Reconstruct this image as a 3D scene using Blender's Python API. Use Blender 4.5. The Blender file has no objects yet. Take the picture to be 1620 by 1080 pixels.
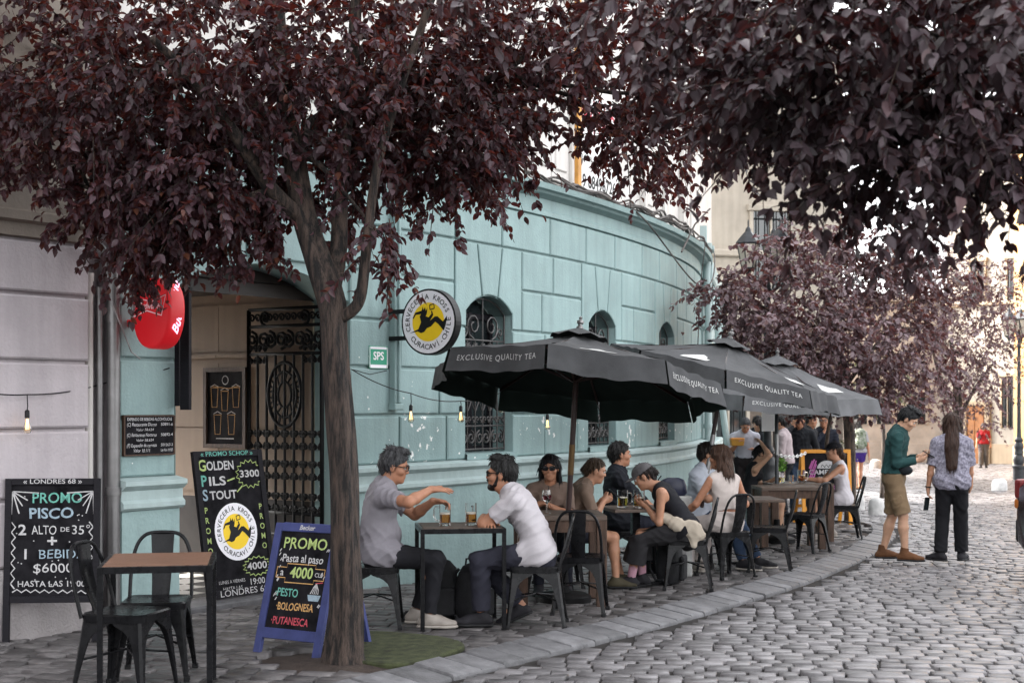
import bpy, math, random
import numpy as np
from mathutils import Vector, Matrix

C = bpy.context.scene.collection
PI = math.pi
R = math.radians

# ---------------------------------------------------------------- camera, sky, sun, exposure
sc = bpy.context.scene
cam = bpy.data.cameras.new("camera")
camo = bpy.data.objects.new("camera", cam)
C.objects.link(camo)
camo.location = (0, 0, 1.65)
camo.rotation_euler = (PI / 2, 0, 0)
cam.sensor_width = 36
cam.lens = 50
cam.shift_y = 100 / 1620
cam.clip_end = 600
cam.dof.use_dof = True
cam.dof.focus_distance = 11.0
cam.dof.aperture_fstop = 5.0
sc.camera = camo

SUN_AZ = R(300)          # compass style: measured from +Y towards +X
SUN_EL = R(38)
w = bpy.data.worlds.new("World")
sc.world = w
w.use_nodes = True
nt = w.node_tree
bg = nt.nodes["Background"]
sky = nt.nodes.new("ShaderNodeTexSky")
sky.sky_type = 'NISHITA'
sky.sun_disc = False
sky.sun_elevation = SUN_EL
sky.sun_rotation = SUN_AZ
sky.air_density = 1.0
sky.dust_density = 4.0
sky.ozone_density = 1.0
hs = nt.nodes.new("ShaderNodeHueSaturation")      # thin bright cloud: a whiter sky
hs.inputs["Saturation"].default_value = 0.10
nt.links.new(sky.outputs[0], hs.inputs["Color"])
nt.links.new(hs.outputs[0], bg.inputs[0])
bg.inputs[1].default_value = 0.15
sun = bpy.data.lights.new("sun", 'SUN')
sun.energy = 2.0
sun.angle = R(0.6)
sun.color = (1.0, 0.93, 0.82)
suno = bpy.data.objects.new("sun", sun)
C.objects.link(suno)
sd = Vector((math.sin(SUN_AZ) * math.cos(SUN_EL), math.cos(SUN_AZ) * math.cos(SUN_EL), math.sin(SUN_EL)))
suno.rotation_euler = (-sd).to_track_quat('-Z', 'Y').to_euler()
suno.location = sd * 40
sc.view_settings.view_transform = 'Standard'
sc.view_settings.look = 'None'
sc.view_settings.gamma = 1
sc.view_settings.exposure = 3.02
sc.cycles.max_bounces = 6
sc.cycles.transparent_max_bounces = 12

# ---------------------------------------------------------------- helpers
def gz(y):                      # the street falls gently away from the camera
    return -0.016 * (y - 10.4)

def px(u, y):                   # x of a point seen at column u (of 1620) at distance y
    return (u - 810) / 2250 * y

def pz(v, y):
    return 1.65 - (v - 640) * y / 2250

def gp(u, v):                   # ground point under a pixel of the photo (measured once, a real place)
    y = 3338 / (v - 676)
    return (px(u, y), y)

class MB:
    def __init__(self):
        self.v, self.f, self.m = [], [], []
        self.M = Matrix.Identity(4)

    def add(self, vs, fs, mi=0):
        b = len(self.v)
        M = self.M
        self.v += [tuple(M @ Vector(p)) for p in vs]
        for f in fs:
            self.f.append(tuple(b + i for i in f))
            self.m.append(mi)

    def box(self, c, s, mi=0, rot=None, taper=1.0):
        x, y, z = s[0] / 2, s[1] / 2, s[2] / 2
        vs = [(-x, -y, -z), (x, -y, -z), (x, y, -z), (-x, y, -z)] + [(a * taper, b_ * taper, z) for a, b_ in ((-x, -y), (x, -y), (x, y), (-x, y))]
        m = rot.to_matrix().to_4x4() if rot is not None and not isinstance(rot, Matrix) else (rot or Matrix.Identity(4))
        vs = [tuple((m @ Vector(p)) + Vector(c)) for p in vs]
        self.add(vs, [(3, 2, 1, 0), (4, 5, 6, 7), (0, 1, 5, 4), (1, 2, 6, 5), (2, 3, 7, 6), (3, 0, 4, 7)], mi)

    def bar(self, a, b, wx, wy, mi=0, up=(0, 0, 1)):     # rectangular bar from a to b
        a, b = Vector(a), Vector(b)
        d = (b - a).normalized()
        u = Vector(up)
        if abs(d.dot(u)) > .98:
            u = Vector((0, 1, 0))
        e1 = d.cross(u).normalized()
        e2 = e1.cross(d)
        vs = []
        for p in (a, b):
            for sx, sy in ((-1, -1), (1, -1), (1, 1), (-1, 1)):
                vs.append(tuple(p + e1 * sx * wx / 2 + e2 * sy * wy / 2))
        self.add(vs, [(0, 1, 2, 3), (7, 6, 5, 4), (0, 4, 5, 1), (1, 5, 6, 2), (2, 6, 7, 3), (3, 7, 4, 0)], mi)

    def tube(self, path, r, n=8, mi=0, caps=True, closed=False, squash=None):
        P = [Vector(p) for p in path]
        k = len(P)
        rs = r if isinstance(r, (list, tuple)) else [r] * k
        vs, fs = [], []
        prev = None
        for i, p in enumerate(P):
            if closed:
                t = P[(i + 1) % k] - P[i - 1]
            else:
                t = P[min(i + 1, k - 1)] - P[max(i - 1, 0)]
            t = t.normalized() if t.length > 1e-9 else Vector((0, 0, 1))
            if prev is None:
                a = Vector((0, 0, 1)) if abs(t.z) < .9 else Vector((1, 0, 0))
                e1 = t.cross(a).normalized()
            else:
                e1 = prev - t * prev.dot(t)
                e1 = e1.normalized() if e1.length > 1e-6 else t.orthogonal().normalized()
            prev = e1
            e2 = t.cross(e1)
            for j in range(n):
                a = 2 * PI * j / n
                vs.append(tuple(p + (e1 * math.cos(a) + e2 * math.sin(a)) * rs[i]))
        for i in range(k if closed else k - 1):
            i2 = (i + 1) % k
            for j in range(n):
                j2 = (j + 1) % n
                fs.append((i * n + j, i * n + j2, i2 * n + j2, i2 * n + j))
        if caps and not closed:
            fs.append(tuple(reversed(range(n))))
            fs.append(tuple((k - 1) * n + j for j in range(n)))
        self.add(vs, fs, mi)

    def lathe(self, prof, c=(0, 0, 0), n=20, mi=0, sx=1, sy=1):
        vs, fs = [], []
        for r, z in prof:
            for j in range(n):
                a = 2 * PI * j / n
                vs.append((c[0] + r * math.cos(a) * sx, c[1] + r * math.sin(a) * sy, c[2] + z))
        k = len(prof)
        for i in range(k - 1):
            for j in range(n):
                j2 = (j + 1) % n
                fs.append((i * n + j, i * n + j2, (i + 1) * n + j2, (i + 1) * n + j))
        if prof[0][0] > 1e-6:
            fs.append(tuple(reversed(range(n))))
        if prof[-1][0] > 1e-6:
            fs.append(tuple((k - 1) * n + j for j in range(n)))
        self.add(vs, fs, mi)

    def prism(self, poly, o, ex, ey, th, mi=0, chamfer=0):   # polygon in (ex,ey) pushed th along ex x ey
        o, ex, ey = Vector(o), Vector(ex), Vector(ey)
        nn = ex.cross(ey).normalized()
        n = len(poly)
        ring0 = [tuple(o + ex * a + ey * b) for a, b in poly]
        if chamfer:
            pi = inset(poly, chamfer)
            ring1 = [tuple(o + ex * a + ey * b + nn * (th - chamfer)) for a, b in poly]
            ring2 = [tuple(o + ex * a + ey * b + nn * th) for a, b in pi]
            rings = [ring0, ring1, ring2]
        else:
            rings = [ring0, [tuple(o + ex * a + ey * b + nn * th) for a, b in poly]]
        vs = sum(rings, [])
        fs = [tuple(reversed(range(n)))]
        for q in range(len(rings) - 1):
            for j in range(n):
                j2 = (j + 1) % n
                fs.append((q * n + j, q * n + j2, (q + 1) * n + j2, (q + 1) * n + j))
        fs.append(tuple((len(rings) - 1) * n + j for j in range(n)))
        self.add(vs, fs, mi)

    def build(self, name, mats, parent=None, smooth=False, bev=0, angle=35):
        me = bpy.data.meshes.new(name)
        me.from_pydata(self.v, [], self.f)
        if not isinstance(mats, (list, tuple)):
            mats = [mats]
        for m in mats:
            me.materials.append(m)
        if len(mats) > 1:
            me.polygons.foreach_set("material_index", self.m)
        return link(name, me, parent, smooth, bev, angle)

def link(name, me, parent=None, smooth=False, bev=0, angle=35):
    if smooth:
        me.polygons.foreach_set("use_smooth", [True] * len(me.polygons))
        if angle:
            try:
                me.set_sharp_from_angle(angle=R(angle))
            except Exception:
                pass
    me.update()
    o = bpy.data.objects.new(name, me)
    C.objects.link(o)
    if parent is not None:
        o.parent = parent
    if bev:
        b = o.modifiers.new("bevel", 'BEVEL')
        b.width = bev
        b.segments = 2
        b.limit_method = 'ANGLE'
        b.angle_limit = R(40)
    return o

def np_mesh(name, V, F, mats, parent=None, smooth=True):
    """V (n,3); F (m,k) all faces with the same corner count."""
    me = bpy.data.meshes.new(name)
    V = np.asarray(V, np.float32)
    F = np.asarray(F, np.int32)
    m, k = F.shape
    me.vertices.add(len(V))
    me.vertices.foreach_set("co", V.ravel())
    me.loops.add(m * k)
    me.loops.foreach_set("vertex_index", F.ravel())
    me.polygons.add(m)
    me.polygons.foreach_set("loop_start", np.arange(0, m * k, k, dtype=np.int32))
    me.update(calc_edges=True)
    for mt in (mats if isinstance(mats, (list, tuple)) else [mats]):
        me.materials.append(mt)
    if smooth:
        me.polygons.foreach_set("use_smooth", np.ones(m, bool))
    me.update()
    o = bpy.data.objects.new(name, me)
    C.objects.link(o)
    if parent is not None:
        o.parent = parent
    return o

def inset(poly, d):
    n = len(poly)
    area = sum(poly[i][0] * poly[(i + 1) % n][1] - poly[(i + 1) % n][0] * poly[i][1] for i in range(n))
    sg = 1 if area > 0 else -1
    out = []
    for i in range(n):
        p0, p1, p2 = Vector(poly[i - 1]), Vector(poly[i]), Vector(poly[(i + 1) % n])
        d1, d2 = (p1 - p0).normalized(), (p2 - p1).normalized()
        n1, n2 = Vector((-d1.y, d1.x)) * sg, Vector((-d2.y, d2.x)) * sg
        b = n1 + n2
        k = b.dot(n1)
        out.append(tuple(p1 + b * (d / max(k, .3))))
    return out

def thing(name, label, cat, loc=(0, 0, 0), rz=0, group=None):
    o = bpy.data.objects.new(name, None)
    C.objects.link(o)
    o.empty_display_size = .1
    o.location = loc
    o.rotation_euler = (0, 0, rz)
    return tag(o, label, cat, group)

def tag(o, label, cat, group=None):
    o["label"] = label
    o["category"] = cat
    if group:
        o["group"] = group
    return o

def struct(o):
    o["kind"] = "structure"
    return o

KIDS = {}
def dup(root, loc, rz, label, group=None):
    r = root.copy()
    C.objects.link(r)
    r.location = loc
    r.rotation_euler = (0, 0, rz)
    r["label"] = label
    if group:
        r["group"] = group
    for ch in [o for o in C.objects if o.parent == root]:
        c = ch.copy()
        C.objects.link(c)
        c.parent = r
        for g in [o for o in C.objects if o.parent == ch]:
            d = g.copy()
            C.objects.link(d)
            d.parent = c
    return r

# ---------------------------------------------------------------- materials
def nodes_of(name):
    m = bpy.data.materials.new(name)
    m.use_nodes = True
    t = m.node_tree
    b = t.nodes["Principled BSDF"]
    return m, t, b

def N(t, kind, **kw):
    n = t.nodes.new(kind)
    for k, v in kw.items():
        if k in n.inputs:
            n.inputs[k].default_value = v
        else:
            setattr(n, k, v)
    return n

def mat(name, col, rough=.6, var=.15, scale=6, bump=0, bscale=80, metal=0, spec=.3, col2=None, stretch=None, detail=5, rvar=0, island=0, coat=0):
    m, t, b = nodes_of(name)
    tc = N(t, "ShaderNodeTexCoord")
    src = tc.outputs["Object"]
    if stretch:
        mp = N(t, "ShaderNodeMapping")
        mp.inputs["Scale"].default_value = stretch
        t.links.new(src, mp.inputs[0])
        src = mp.outputs[0]
    nz = N(t, "ShaderNodeTexNoise", Scale=scale, Detail=detail, Roughness=.6)
    t.links.new(src, nz.inputs["Vector"])
    rp = N(t, "ShaderNodeValToRGB")
    c1 = [max(0, c * (1 - var)) for c in col[:3]]
    c2 = list(col2) if col2 else [min(1, c * (1 + var)) for c in col[:3]]
    rp.color_ramp.elements[0].position = .32
    rp.color_ramp.elements[1].position = .68
    rp.color_ramp.elements[0].color = (*c1, 1)
    rp.color_ramp.elements[1].color = (*c2, 1)
    t.links.new(nz.outputs[0], rp.inputs[0])
    out = rp.outputs[0]
    if island:
        gi = N(t, "ShaderNodeNewGeometry")
        mr = N(t, "ShaderNodeMapRange")
        mr.inputs[3].default_value = 1 - island
        mr.inputs[4].default_value = 1 + island
        t.links.new(gi.outputs["Random Per Island"], mr.inputs[0])
        mx = N(t, "ShaderNodeMix", data_type='RGBA', blend_type='MULTIPLY')
        mx.inputs[0].default_value = 1
        t.links.new(out, mx.inputs[6])
        t.links.new(mr.outputs[0], mx.inputs[7])
        out = mx.outputs[2]
    t.links.new(out, b.inputs["Base Color"])
    b.inputs["Roughness"].default_value = rough
    b.inputs["Metallic"].default_value = metal
    b.inputs["Specular IOR Level"].default_value = spec
    if coat:
        b.inputs["Coat Weight"].default_value = coat
        b.inputs["Coat Roughness"].default_value = .15
    if rvar:
        mr2 = N(t, "ShaderNodeMapRange")
        mr2.inputs[3].default_value = max(.03, rough - rvar)
        mr2.inputs[4].default_value = min(1, rough + rvar)
        t.links.new(nz.outputs[0], mr2.inputs[0])
        t.links.new(mr2.outputs[0], b.inputs["Roughness"])
    if bump:
        n2 = N(t, "ShaderNodeTexNoise", Scale=bscale, Detail=4)
        t.links.new(src, n2.inputs["Vector"])
        bp = N(t, "ShaderNodeBump", Strength=min(1, bump), Distance=.01 * max(1, bump))
        t.links.new(n2.outputs[0], bp.inputs["Height"])
        t.links.new(bp.outputs[0], b.inputs["Normal"])
    return m

def wall_paint(name, col, chips=0.0, bump=.5, bscale=45, chipcol=(.72, .72, .7), zlo=None):
    """painted render: patchy tone, grime streaks, flaked paint"""
    m, t, b = nodes_of(name)
    tc = N(t, "ShaderNodeTexCoord")
    n1 = N(t, "ShaderNodeTexNoise", Scale=1.3, Detail=6, Roughness=.65)
    t.links.new(tc.outputs["Object"], n1.inputs["Vector"])
    mp = N(t, "ShaderNodeMapping")
    mp.inputs["Scale"].default_value = (9, 9, .7)
    t.links.new(tc.outputs["Object"], mp.inputs[0])
    n2 = N(t, "ShaderNodeTexNoise", Scale=1.0, Detail=5)
    t.links.new(mp.outputs[0], n2.inputs["Vector"])
    r1 = N(t, "ShaderNodeValToRGB")
    r1.color_ramp.elements[0].position = .3
    r1.color_ramp.elements[1].position = .72
    r1.color_ramp.elements[0].color = (*[c * .84 for c in col], 1)
    r1.color_ramp.elements[1].color = (*[min(1, c * 1.1) for c in col], 1)
    t.links.new(n1.outputs[0], r1.inputs[0])
    r2 = N(t, "ShaderNodeValToRGB")
    r2.color_ramp.elements[0].position = .35
    r2.color_ramp.elements[0].color = (.72, .72, .72, 1)
    r2.color_ramp.elements[1].position = .6
    r2.color_ramp.elements[1].color = (1, 1, 1, 1)
    t.links.new(n2.outputs[0], r2.inputs[0])
    mx = N(t, "ShaderNodeMix", data_type='RGBA', blend_type='MULTIPLY')
    mx.inputs[0].default_value = .42
    t.links.new(r1.outputs[0], mx.inputs[6])
    t.links.new(r2.outputs[0], mx.inputs[7])
    out = mx.outputs[2]
    if chips:
        n3 = N(t, "ShaderNodeTexNoise", Scale=11, Detail=3, Roughness=.5)
        t.links.new(tc.outputs["Object"], n3.inputs["Vector"])
        n4 = N(t, "ShaderNodeTexNoise", Scale=.9, Detail=2)
        t.links.new(tc.outputs["Object"], n4.inputs["Vector"])
        ad = N(t, "ShaderNodeMath", operation='ADD')
        t.links.new(n3.outputs[0], ad.inputs[0])
        mu = N(t, "ShaderNodeMath", operation='MULTIPLY')
        mu.inputs[1].default_value = .45
        t.links.new(n4.outputs[0], mu.inputs[0])
        t.links.new(mu.outputs[0], ad.inputs[1])
        gt = N(t, "ShaderNodeMath", operation='GREATER_THAN')
        gt.inputs[1].default_value = chips
        t.links.new(ad.outputs[0], gt.inputs[0])
        fac = gt.outputs[0]
        if zlo is not None:
            sp = N(t, "ShaderNodeSeparateXYZ")
            t.links.new(tc.outputs["Object"], sp.inputs[0])
            lt = N(t, "ShaderNodeMath", operation='LESS_THAN')
            lt.inputs[1].default_value = zlo
            t.links.new(sp.outputs[2], lt.inputs[0])
            mm = N(t, "ShaderNodeMath", operation='MULTIPLY')
            t.links.new(lt.outputs[0], mm.inputs[0])
            t.links.new(gt.outputs[0], mm.inputs[1])
            fac = mm.outputs[0]
        m3 = N(t, "ShaderNodeMix", data_type='RGBA')
        m3.inputs[7].default_value = (*chipcol, 1)
        t.links.new(fac, m3.inputs[0])
        t.links.new(out, m3.inputs[6])
        out = m3.outputs[2]
    t.links.new(out, b.inputs["Base Color"])
    b.inputs["Roughness"].default_value = .62
    b.inputs["Specular IOR Level"].default_value = .35
    nb = N(t, "ShaderNodeTexNoise", Scale=bscale, Detail=3)
    t.links.new(tc.outputs["Object"], nb.inputs["Vector"])
    bp = N(t, "ShaderNodeBump", Strength=bump, Distance=.008)
    t.links.new(nb.outputs[0], bp.inputs["Height"])
    t.links.new(bp.outputs[0], b.inputs["Normal"])
    return m

def leaf_mat(name, dark, mid, hi, trans, tfac=.3, rough=.5):
    m, t, b = nodes_of(name)
    gi = N(t, "ShaderNodeNewGeometry")
    rp = N(t, "ShaderNodeValToRGB")
    els = rp.color_ramp.elements
    els[0].color = (*dark, 1)
    els[1].color = (*hi, 1)
    e = els.new(.55)
    e.color = (*mid, 1)
    e2 = els.new(.9)
    e2.color = (*mid, 1)
    t.links.new(gi.outputs["Random Per Island"], rp.inputs[0])
    tc = N(t, "ShaderNodeTexCoord")
    nz = N(t, "ShaderNodeTexNoise", Scale=1.3, Detail=3)
    t.links.new(tc.outputs["Object"], nz.inputs["Vector"])
    mr = N(t, "ShaderNodeMapRange")
    mr.inputs[1].default_value = .3
    mr.inputs[2].default_value = .7
    mr.inputs[3].default_value = .65
    mr.inputs[4].default_value = 1.4
    t.links.new(nz.outputs[0], mr.inputs[0])
    mx = N(t, "ShaderNodeMix", data_type='RGBA', blend_type='MULTIPLY')
    mx.inputs[0].default_value = 1
    t.links.new(rp.outputs[0], mx.inputs[6])
    t.links.new(mr.outputs[0], mx.inputs[7])
    t.links.new(mx.outputs[2], b.inputs["Base Color"])
    b.inputs["Roughness"].default_value = rough
    b.inputs["Specular IOR Level"].default_value = .42
    tr = N(t, "ShaderNodeBsdfTranslucent")
    tr.inputs[0].default_value = (*trans, 1)
    ms = N(t, "ShaderNodeMixShader")
    ms.inputs[0].default_value = tfac
    t.links.new(b.outputs[0], ms.inputs[1])
    t.links.new(tr.outputs[0], ms.inputs[2])
    t.links.new(ms.outputs[0], t.nodes["Material Output"].inputs[0])
    return m

def bark_mat(name, c1, c2, sc_=1.0):
    m, t, b = nodes_of(name)
    tc = N(t, "ShaderNodeTexCoord")
    mp = N(t, "ShaderNodeMapping")
    mp.inputs["Scale"].default_value = (30 * sc_, 30 * sc_, 4.5 * sc_)
    t.links.new(tc.outputs["Object"], mp.inputs[0])
    nz = N(t, "ShaderNodeTexNoise", Scale=1, Detail=6, Roughness=.7)
    t.links.new(mp.outputs[0], nz.inputs["Vector"])
    rp = N(t, "ShaderNodeValToRGB")
    rp.color_ramp.elements[0].position = .42
    rp.color_ramp.elements[1].position = .60
    rp.color_ramp.elements[0].color = (*c1, 1)
    rp.color_ramp.elements[1].color = (*c2, 1)
    t.links.new(nz.outputs[0], rp.inputs[0])
    t.links.new(rp.outputs[0], b.inputs["Base Color"])
    b.inputs["Roughness"].default_value = .9
    bp = N(t, "ShaderNodeBump", Strength=1, Distance=.02)
    t.links.new(nz.outputs[0], bp.inputs["Height"])
    t.links.new(bp.outputs[0], b.inputs["Normal"])
    return m

def glass_mat(name, col=(1, 1, 1), rough=.02, ior=1.45):
    m, t, b = nodes_of(name)
    b.inputs["Base Color"].default_value = (*col, 1)
    b.inputs["Roughness"].default_value = rough
    b.inputs["IOR"].default_value = ior
    b.inputs["Transmission Weight"].default_value = 1
    return m

def glow_mat(name, col, strength):
    m, t, b = nodes_of(name)
    b.inputs["Base Color"].default_value = (*col, 1)
    b.inputs["Emission Color"].default_value = (*col, 1)
    b.inputs["Emission Strength"].default_value = strength
    return m

M = {}
M['teal'] = wall_paint("teal_paint", (.245, .345, .342), chips=.905, zlo=2.1)
M['teal_rough'] = wall_paint("teal_rough_render", (.29, .40, .395), chips=0, bump=.9, bscale=28)
M['teal_light'] = wall_paint("pale_teal_trim", (.38, .47, .465), bump=.25)
M['lilac'] = wall_paint("lilac_grey_paint", (.47, .425, .445), bump=.6, bscale=38)
M['lilac_rough'] = wall_paint("grey_rough_render", (.30, .275, .275), bump=1.0, bscale=55)
M['beige_stone'] = wall_paint("beige_frieze", (.25, .21, .175), bump=.4)
M['white_wall'] = wall_paint("white_render", (.62, .59, .56), bump=.3)
M['hall'] = wall_paint("hall_beige", (.29, .215, .16), bump=.15)
M['hall_dark'] = mat("hall_dark_wood", (.02, .014, .012), .5, .3)
M['dark'] = mat("dark_interior", (.012, .012, .014), .6, .2)
M['iron'] = mat("black_iron", (.004, .004, .0045), .5, .3, scale=30, spec=.12)
M['iron_grille'] = mat("grey_iron_grille", (.035, .031, .03), .34, .4, scale=30, spec=.6)
M['chair'] = mat("black_painted_steel", (.008, .008, .009), .28, .25, scale=20, spec=.13, rvar=.08)
M['chair_worn'] = mat("worn_gunmetal_steel", (.016, .016, .017), .27, .4, scale=14, metal=.35, spec=.2, rvar=.1)
M['wood_top'] = mat("brown_table_wood", (.16, .085, .055), .45, .35, scale=3, bump=.25, bscale=20, stretch=(2, 30, 30))
M['wood_thick'] = mat("dark_weathered_wood", (.06, .034, .023), .6, .45, scale=2.5, bump=.4, bscale=12, stretch=(14, 14, 2))
M['wood_grey'] = mat("grey_brown_tabletop", (.09, .064, .05), .5, .3, scale=3, bump=.2, bscale=20, stretch=(2, 30, 30))
M['umb'] = mat("charcoal_canvas", (.062, .063, .066), .85, .22, scale=3, spec=.12, bump=.25, bscale=160)
M['umb_grey'] = mat("faded_grey_canvas", (.11, .111, .116), .85, .2, scale=3, spec=.12, bump=.25, bscale=160)
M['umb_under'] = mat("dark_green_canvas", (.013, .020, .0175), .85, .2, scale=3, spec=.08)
M['umb_wood'] = mat("reddish_pole_wood", (.022, .009, .008), .45, .3, stretch=(20, 20, 2), scale=3)
M['metal'] = mat("grey_metal", (.2, .195, .195), .38, .15, metal=.7)
M['white'] = mat("white_paint", (.78, .77, .76), .55, .06)
M['black'] = mat("black_plastic", (.010, .010, .011), .45, .2, spec=.2)
M['chalk'] = mat("chalkboard_black", (.007, .0066, .0085), .75, .5, scale=7, spec=.06, col2=(.020, .019, .022))
M['chalk_frame'] = mat("black_stained_wood", (.011, .010, .013), .5, .3, spec=.12, stretch=(3, 3, 30))
M['blue_frame'] = mat("blue_painted_wood", (.04, .05, .15), .5, .2, scale=9, bump=.2)
M['orange_frame'] = mat("orange_painted_wood", (.72, .30, .035), .5, .1)
M['cw'] = mat("chalk_white", (.46, .45, .455), .9, .2, scale=60)
M['cteal'] = mat("chalk_teal", (.13, .36, .30), .9, .2, scale=60)
M['cblue'] = mat("chalk_pale_blue", (.27, .35, .41), .9, .2, scale=60)
M['cyel'] = mat("chalk_lime", (.37, .46, .17), .9, .2, scale=60)
M['corg'] = mat("chalk_orange", (.52, .30, .12), .9, .2, scale=60)
M['cred'] = mat("chalk_red", (.48, .075, .10), .9, .2, scale=60)
M['cpink'] = mat("chalk_pink", (.42, .11, .31), .9, .2, scale=60)
M['print'] = mat("faded_white_print", (.50, .50, .49), .8, .12, scale=30)
M['yellow'] = mat("sign_yellow", (.86, .58, .02), .4, .04)
M['sign_white'] = mat("sign_white", (.80, .78, .82), .35, .03)
M['sps_green'] = mat("sign_green", (.03, .28, .17), .4, .08)
M['bud_red'] = glow_mat("lit_red_acrylic", (.50, .006, .012), .05)
M['bud_neon'] = glow_mat("pink_white_neon", (.95, .5, .75), .2)
M['soil'] = mat("pit_soil", (.04, .029, .024), .95, .4, scale=25, bump=.8, bscale=60)
M['turf'] = mat("green_turf_mat", (.042, .048, .021), .95, .55, scale=14, bump=1, bscale=260)
M['mortar'] = mat("joint_dirt", (.022, .019, .018), .95, .4, scale=20, bump=.6)
M['cobble'] = mat("grey_basalt_setts", (.125, .118, .122), .42, .3, scale=5, bump=.35, bscale=70, island=.36, rvar=.12)
M['paver'] = mat("dark_pavement_setts", (.094, .087, .087), .48, .3, scale=12, bump=.4, bscale=60, island=.42, rvar=.1)
M['kerb'] = mat("pale_kerb_slabs", (.105, .103, .108), .6, .3, scale=9, bump=.6, bscale=50, island=.25)
M['gap_stone'] = mat("sett_far_ground", (.2, .19, .195), .5, .3, scale=3, bump=.5, bscale=14)
M['glass'] = glass_mat("clear_glass")
M['pane'] = mat("dark_window_glass", (.015, .02, .022), .08, .2, spec=.8)
M['amber_beer'] = glass_mat("amber_beer", (.95, .33, .06), .05, 1.33)
M['gold_beer'] = glass_mat("golden_beer", (.98, .68, .10), .05, 1.33)
M['foam'] = mat("beer_foam", (.85, .78, .68), .8, .05)
M['wine'] = glass_mat("red_wine", (.25, .01, .03), .03, 1.33)
M['bulb_glass'] = glass_mat("amber_bulb_glass", (1, .86, .66), .02, 1.2)
M['filament'] = glow_mat("filament", (1.0, .62, .25), .8)
M['bark'] = bark_mat("plum_bark", (.0035, .0023, .002), (.060, .040, .031))
M['bark2'] = bark_mat("brown_bark", (.02, .015, .013), (.10, .074, .058), .7)
M['leaf1'] = leaf_mat("plum_leaf", (.017, .0088, .0115), (.056, .031, .040), (.095, .034, .018), (.20, .030, .014), .28)
M['leaf2'] = leaf_mat("plum_leaf_near", (.014, .008, .010), (.056, .039, .047), (.065, .030, .030), (.10, .014, .009), .16)
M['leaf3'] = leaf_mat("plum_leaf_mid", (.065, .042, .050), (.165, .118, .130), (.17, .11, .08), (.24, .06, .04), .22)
M['ivy'] = leaf_mat("green_leaf", (.025, .027, .012), (.05, .05, .025), (.08, .07, .035), (.1, .1, .03), .25)
# ---------------------------------------------------------------- the street
rng = np.random.default_rng(7)
random.seed(5)

kerb_pts = [(-2.5, 5.2), (-1.6, 6.58), (-.415, 8.49), (.98, 10.6), (2.0, 12.3), (2.79, 13.7), (3.6, 15.35), (4.32, 17.0), (5.05, 18.9), (5.55, 20.5), (5.72, 21.6), (5.5, 22.5), (4.8, 23.1), (3.6, 23.5)]
def smooth_path(pts, n=12):
    out = []
    P = [Vector(p) for p in pts]
    for i in range(len(P) - 1):
        p0, p1, p2, p3 = P[max(i - 1, 0)], P[i], P[i + 1], P[min(i + 2, len(P) - 1)]
        for k in range(n):
            t = k / n
            out.append(.5 * ((2 * p1) + (p2 - p0) * t + (2 * p0 - 5 * p1 + 4 * p2 - p3) * t * t + (3 * p1 - p0 - 3 * p2 + p3) * t ** 3))
    out.append(P[-1])
    return out
kp = smooth_path(kerb_pts)
kx = np.array([p.x for p in kp])
ky = np.array([p.y for p in kp])
def kerb_x(y):
    return np.interp(y, ky, kx, right=-50)
kt = np.gradient(np.stack([kx, ky], 1), axis=0)
kt /= np.linalg.norm(kt, axis=1)[:, None]
inx, iny = kx - kt[:, 1] * .37, ky + kt[:, 0] * .37
io = np.maximum.accumulate(iny)
def kerb_in(y):
    return np.interp(y, io, inx, right=-50)

# wall line of the corner building (straight, then bending away along the street)
OX, OY = -1.24, 13.3
DX, DY = .5707, .8212
ts = np.linspace(0, 10.7, 1200)
cx_ = OX + .695 * ts - .0264 * ts ** 2
cy_ = OY + ts
cs_ = np.concatenate([[0], np.cumsum(np.hypot(np.diff(cx_), np.diff(cy_)))])
def Wxy(s, off=0.0):
    if s <= 0:
        x, y, dx, dy = OX + DX * s, OY + DY * s, DX, DY
    else:
        x, y = float(np.interp(s, cs_, cx_)), float(np.interp(s, cs_, cy_))
        t = y - OY
        dx, dy = .695 - .0528 * t, 1.0
        l = math.hypot(dx, dy)
        dx, dy = dx / l, dy / l
        if s > cs_[-1]:
            x += dx * (s - cs_[-1])
            y += dy * (s - cs_[-1])
    return x + dy * off, y - dx * off
def W(s, off, z):
    x, y = Wxy(s, off)
    return (x, y, z)
def wall_x(y):
    t = y - OY
    return np.where(t > 0, OX + .695 * t - .0264 * t * t, OX + .695 * t)

# bare ground under everything
g = MB()
ys = [-6, 4, 12, 30, 70, 260]
for i in range(len(ys) - 1):
    g.add([(-140, ys[i], gz(ys[i]) - .055), (200, ys[i], gz(ys[i]) - .055), (200, ys[i + 1], gz(ys[i + 1]) - .055), (-140, ys[i + 1], gz(ys[i + 1]) - .055)], [(0, 1, 2, 3)])
struct(g.build("ground", M['mortar']))

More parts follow.
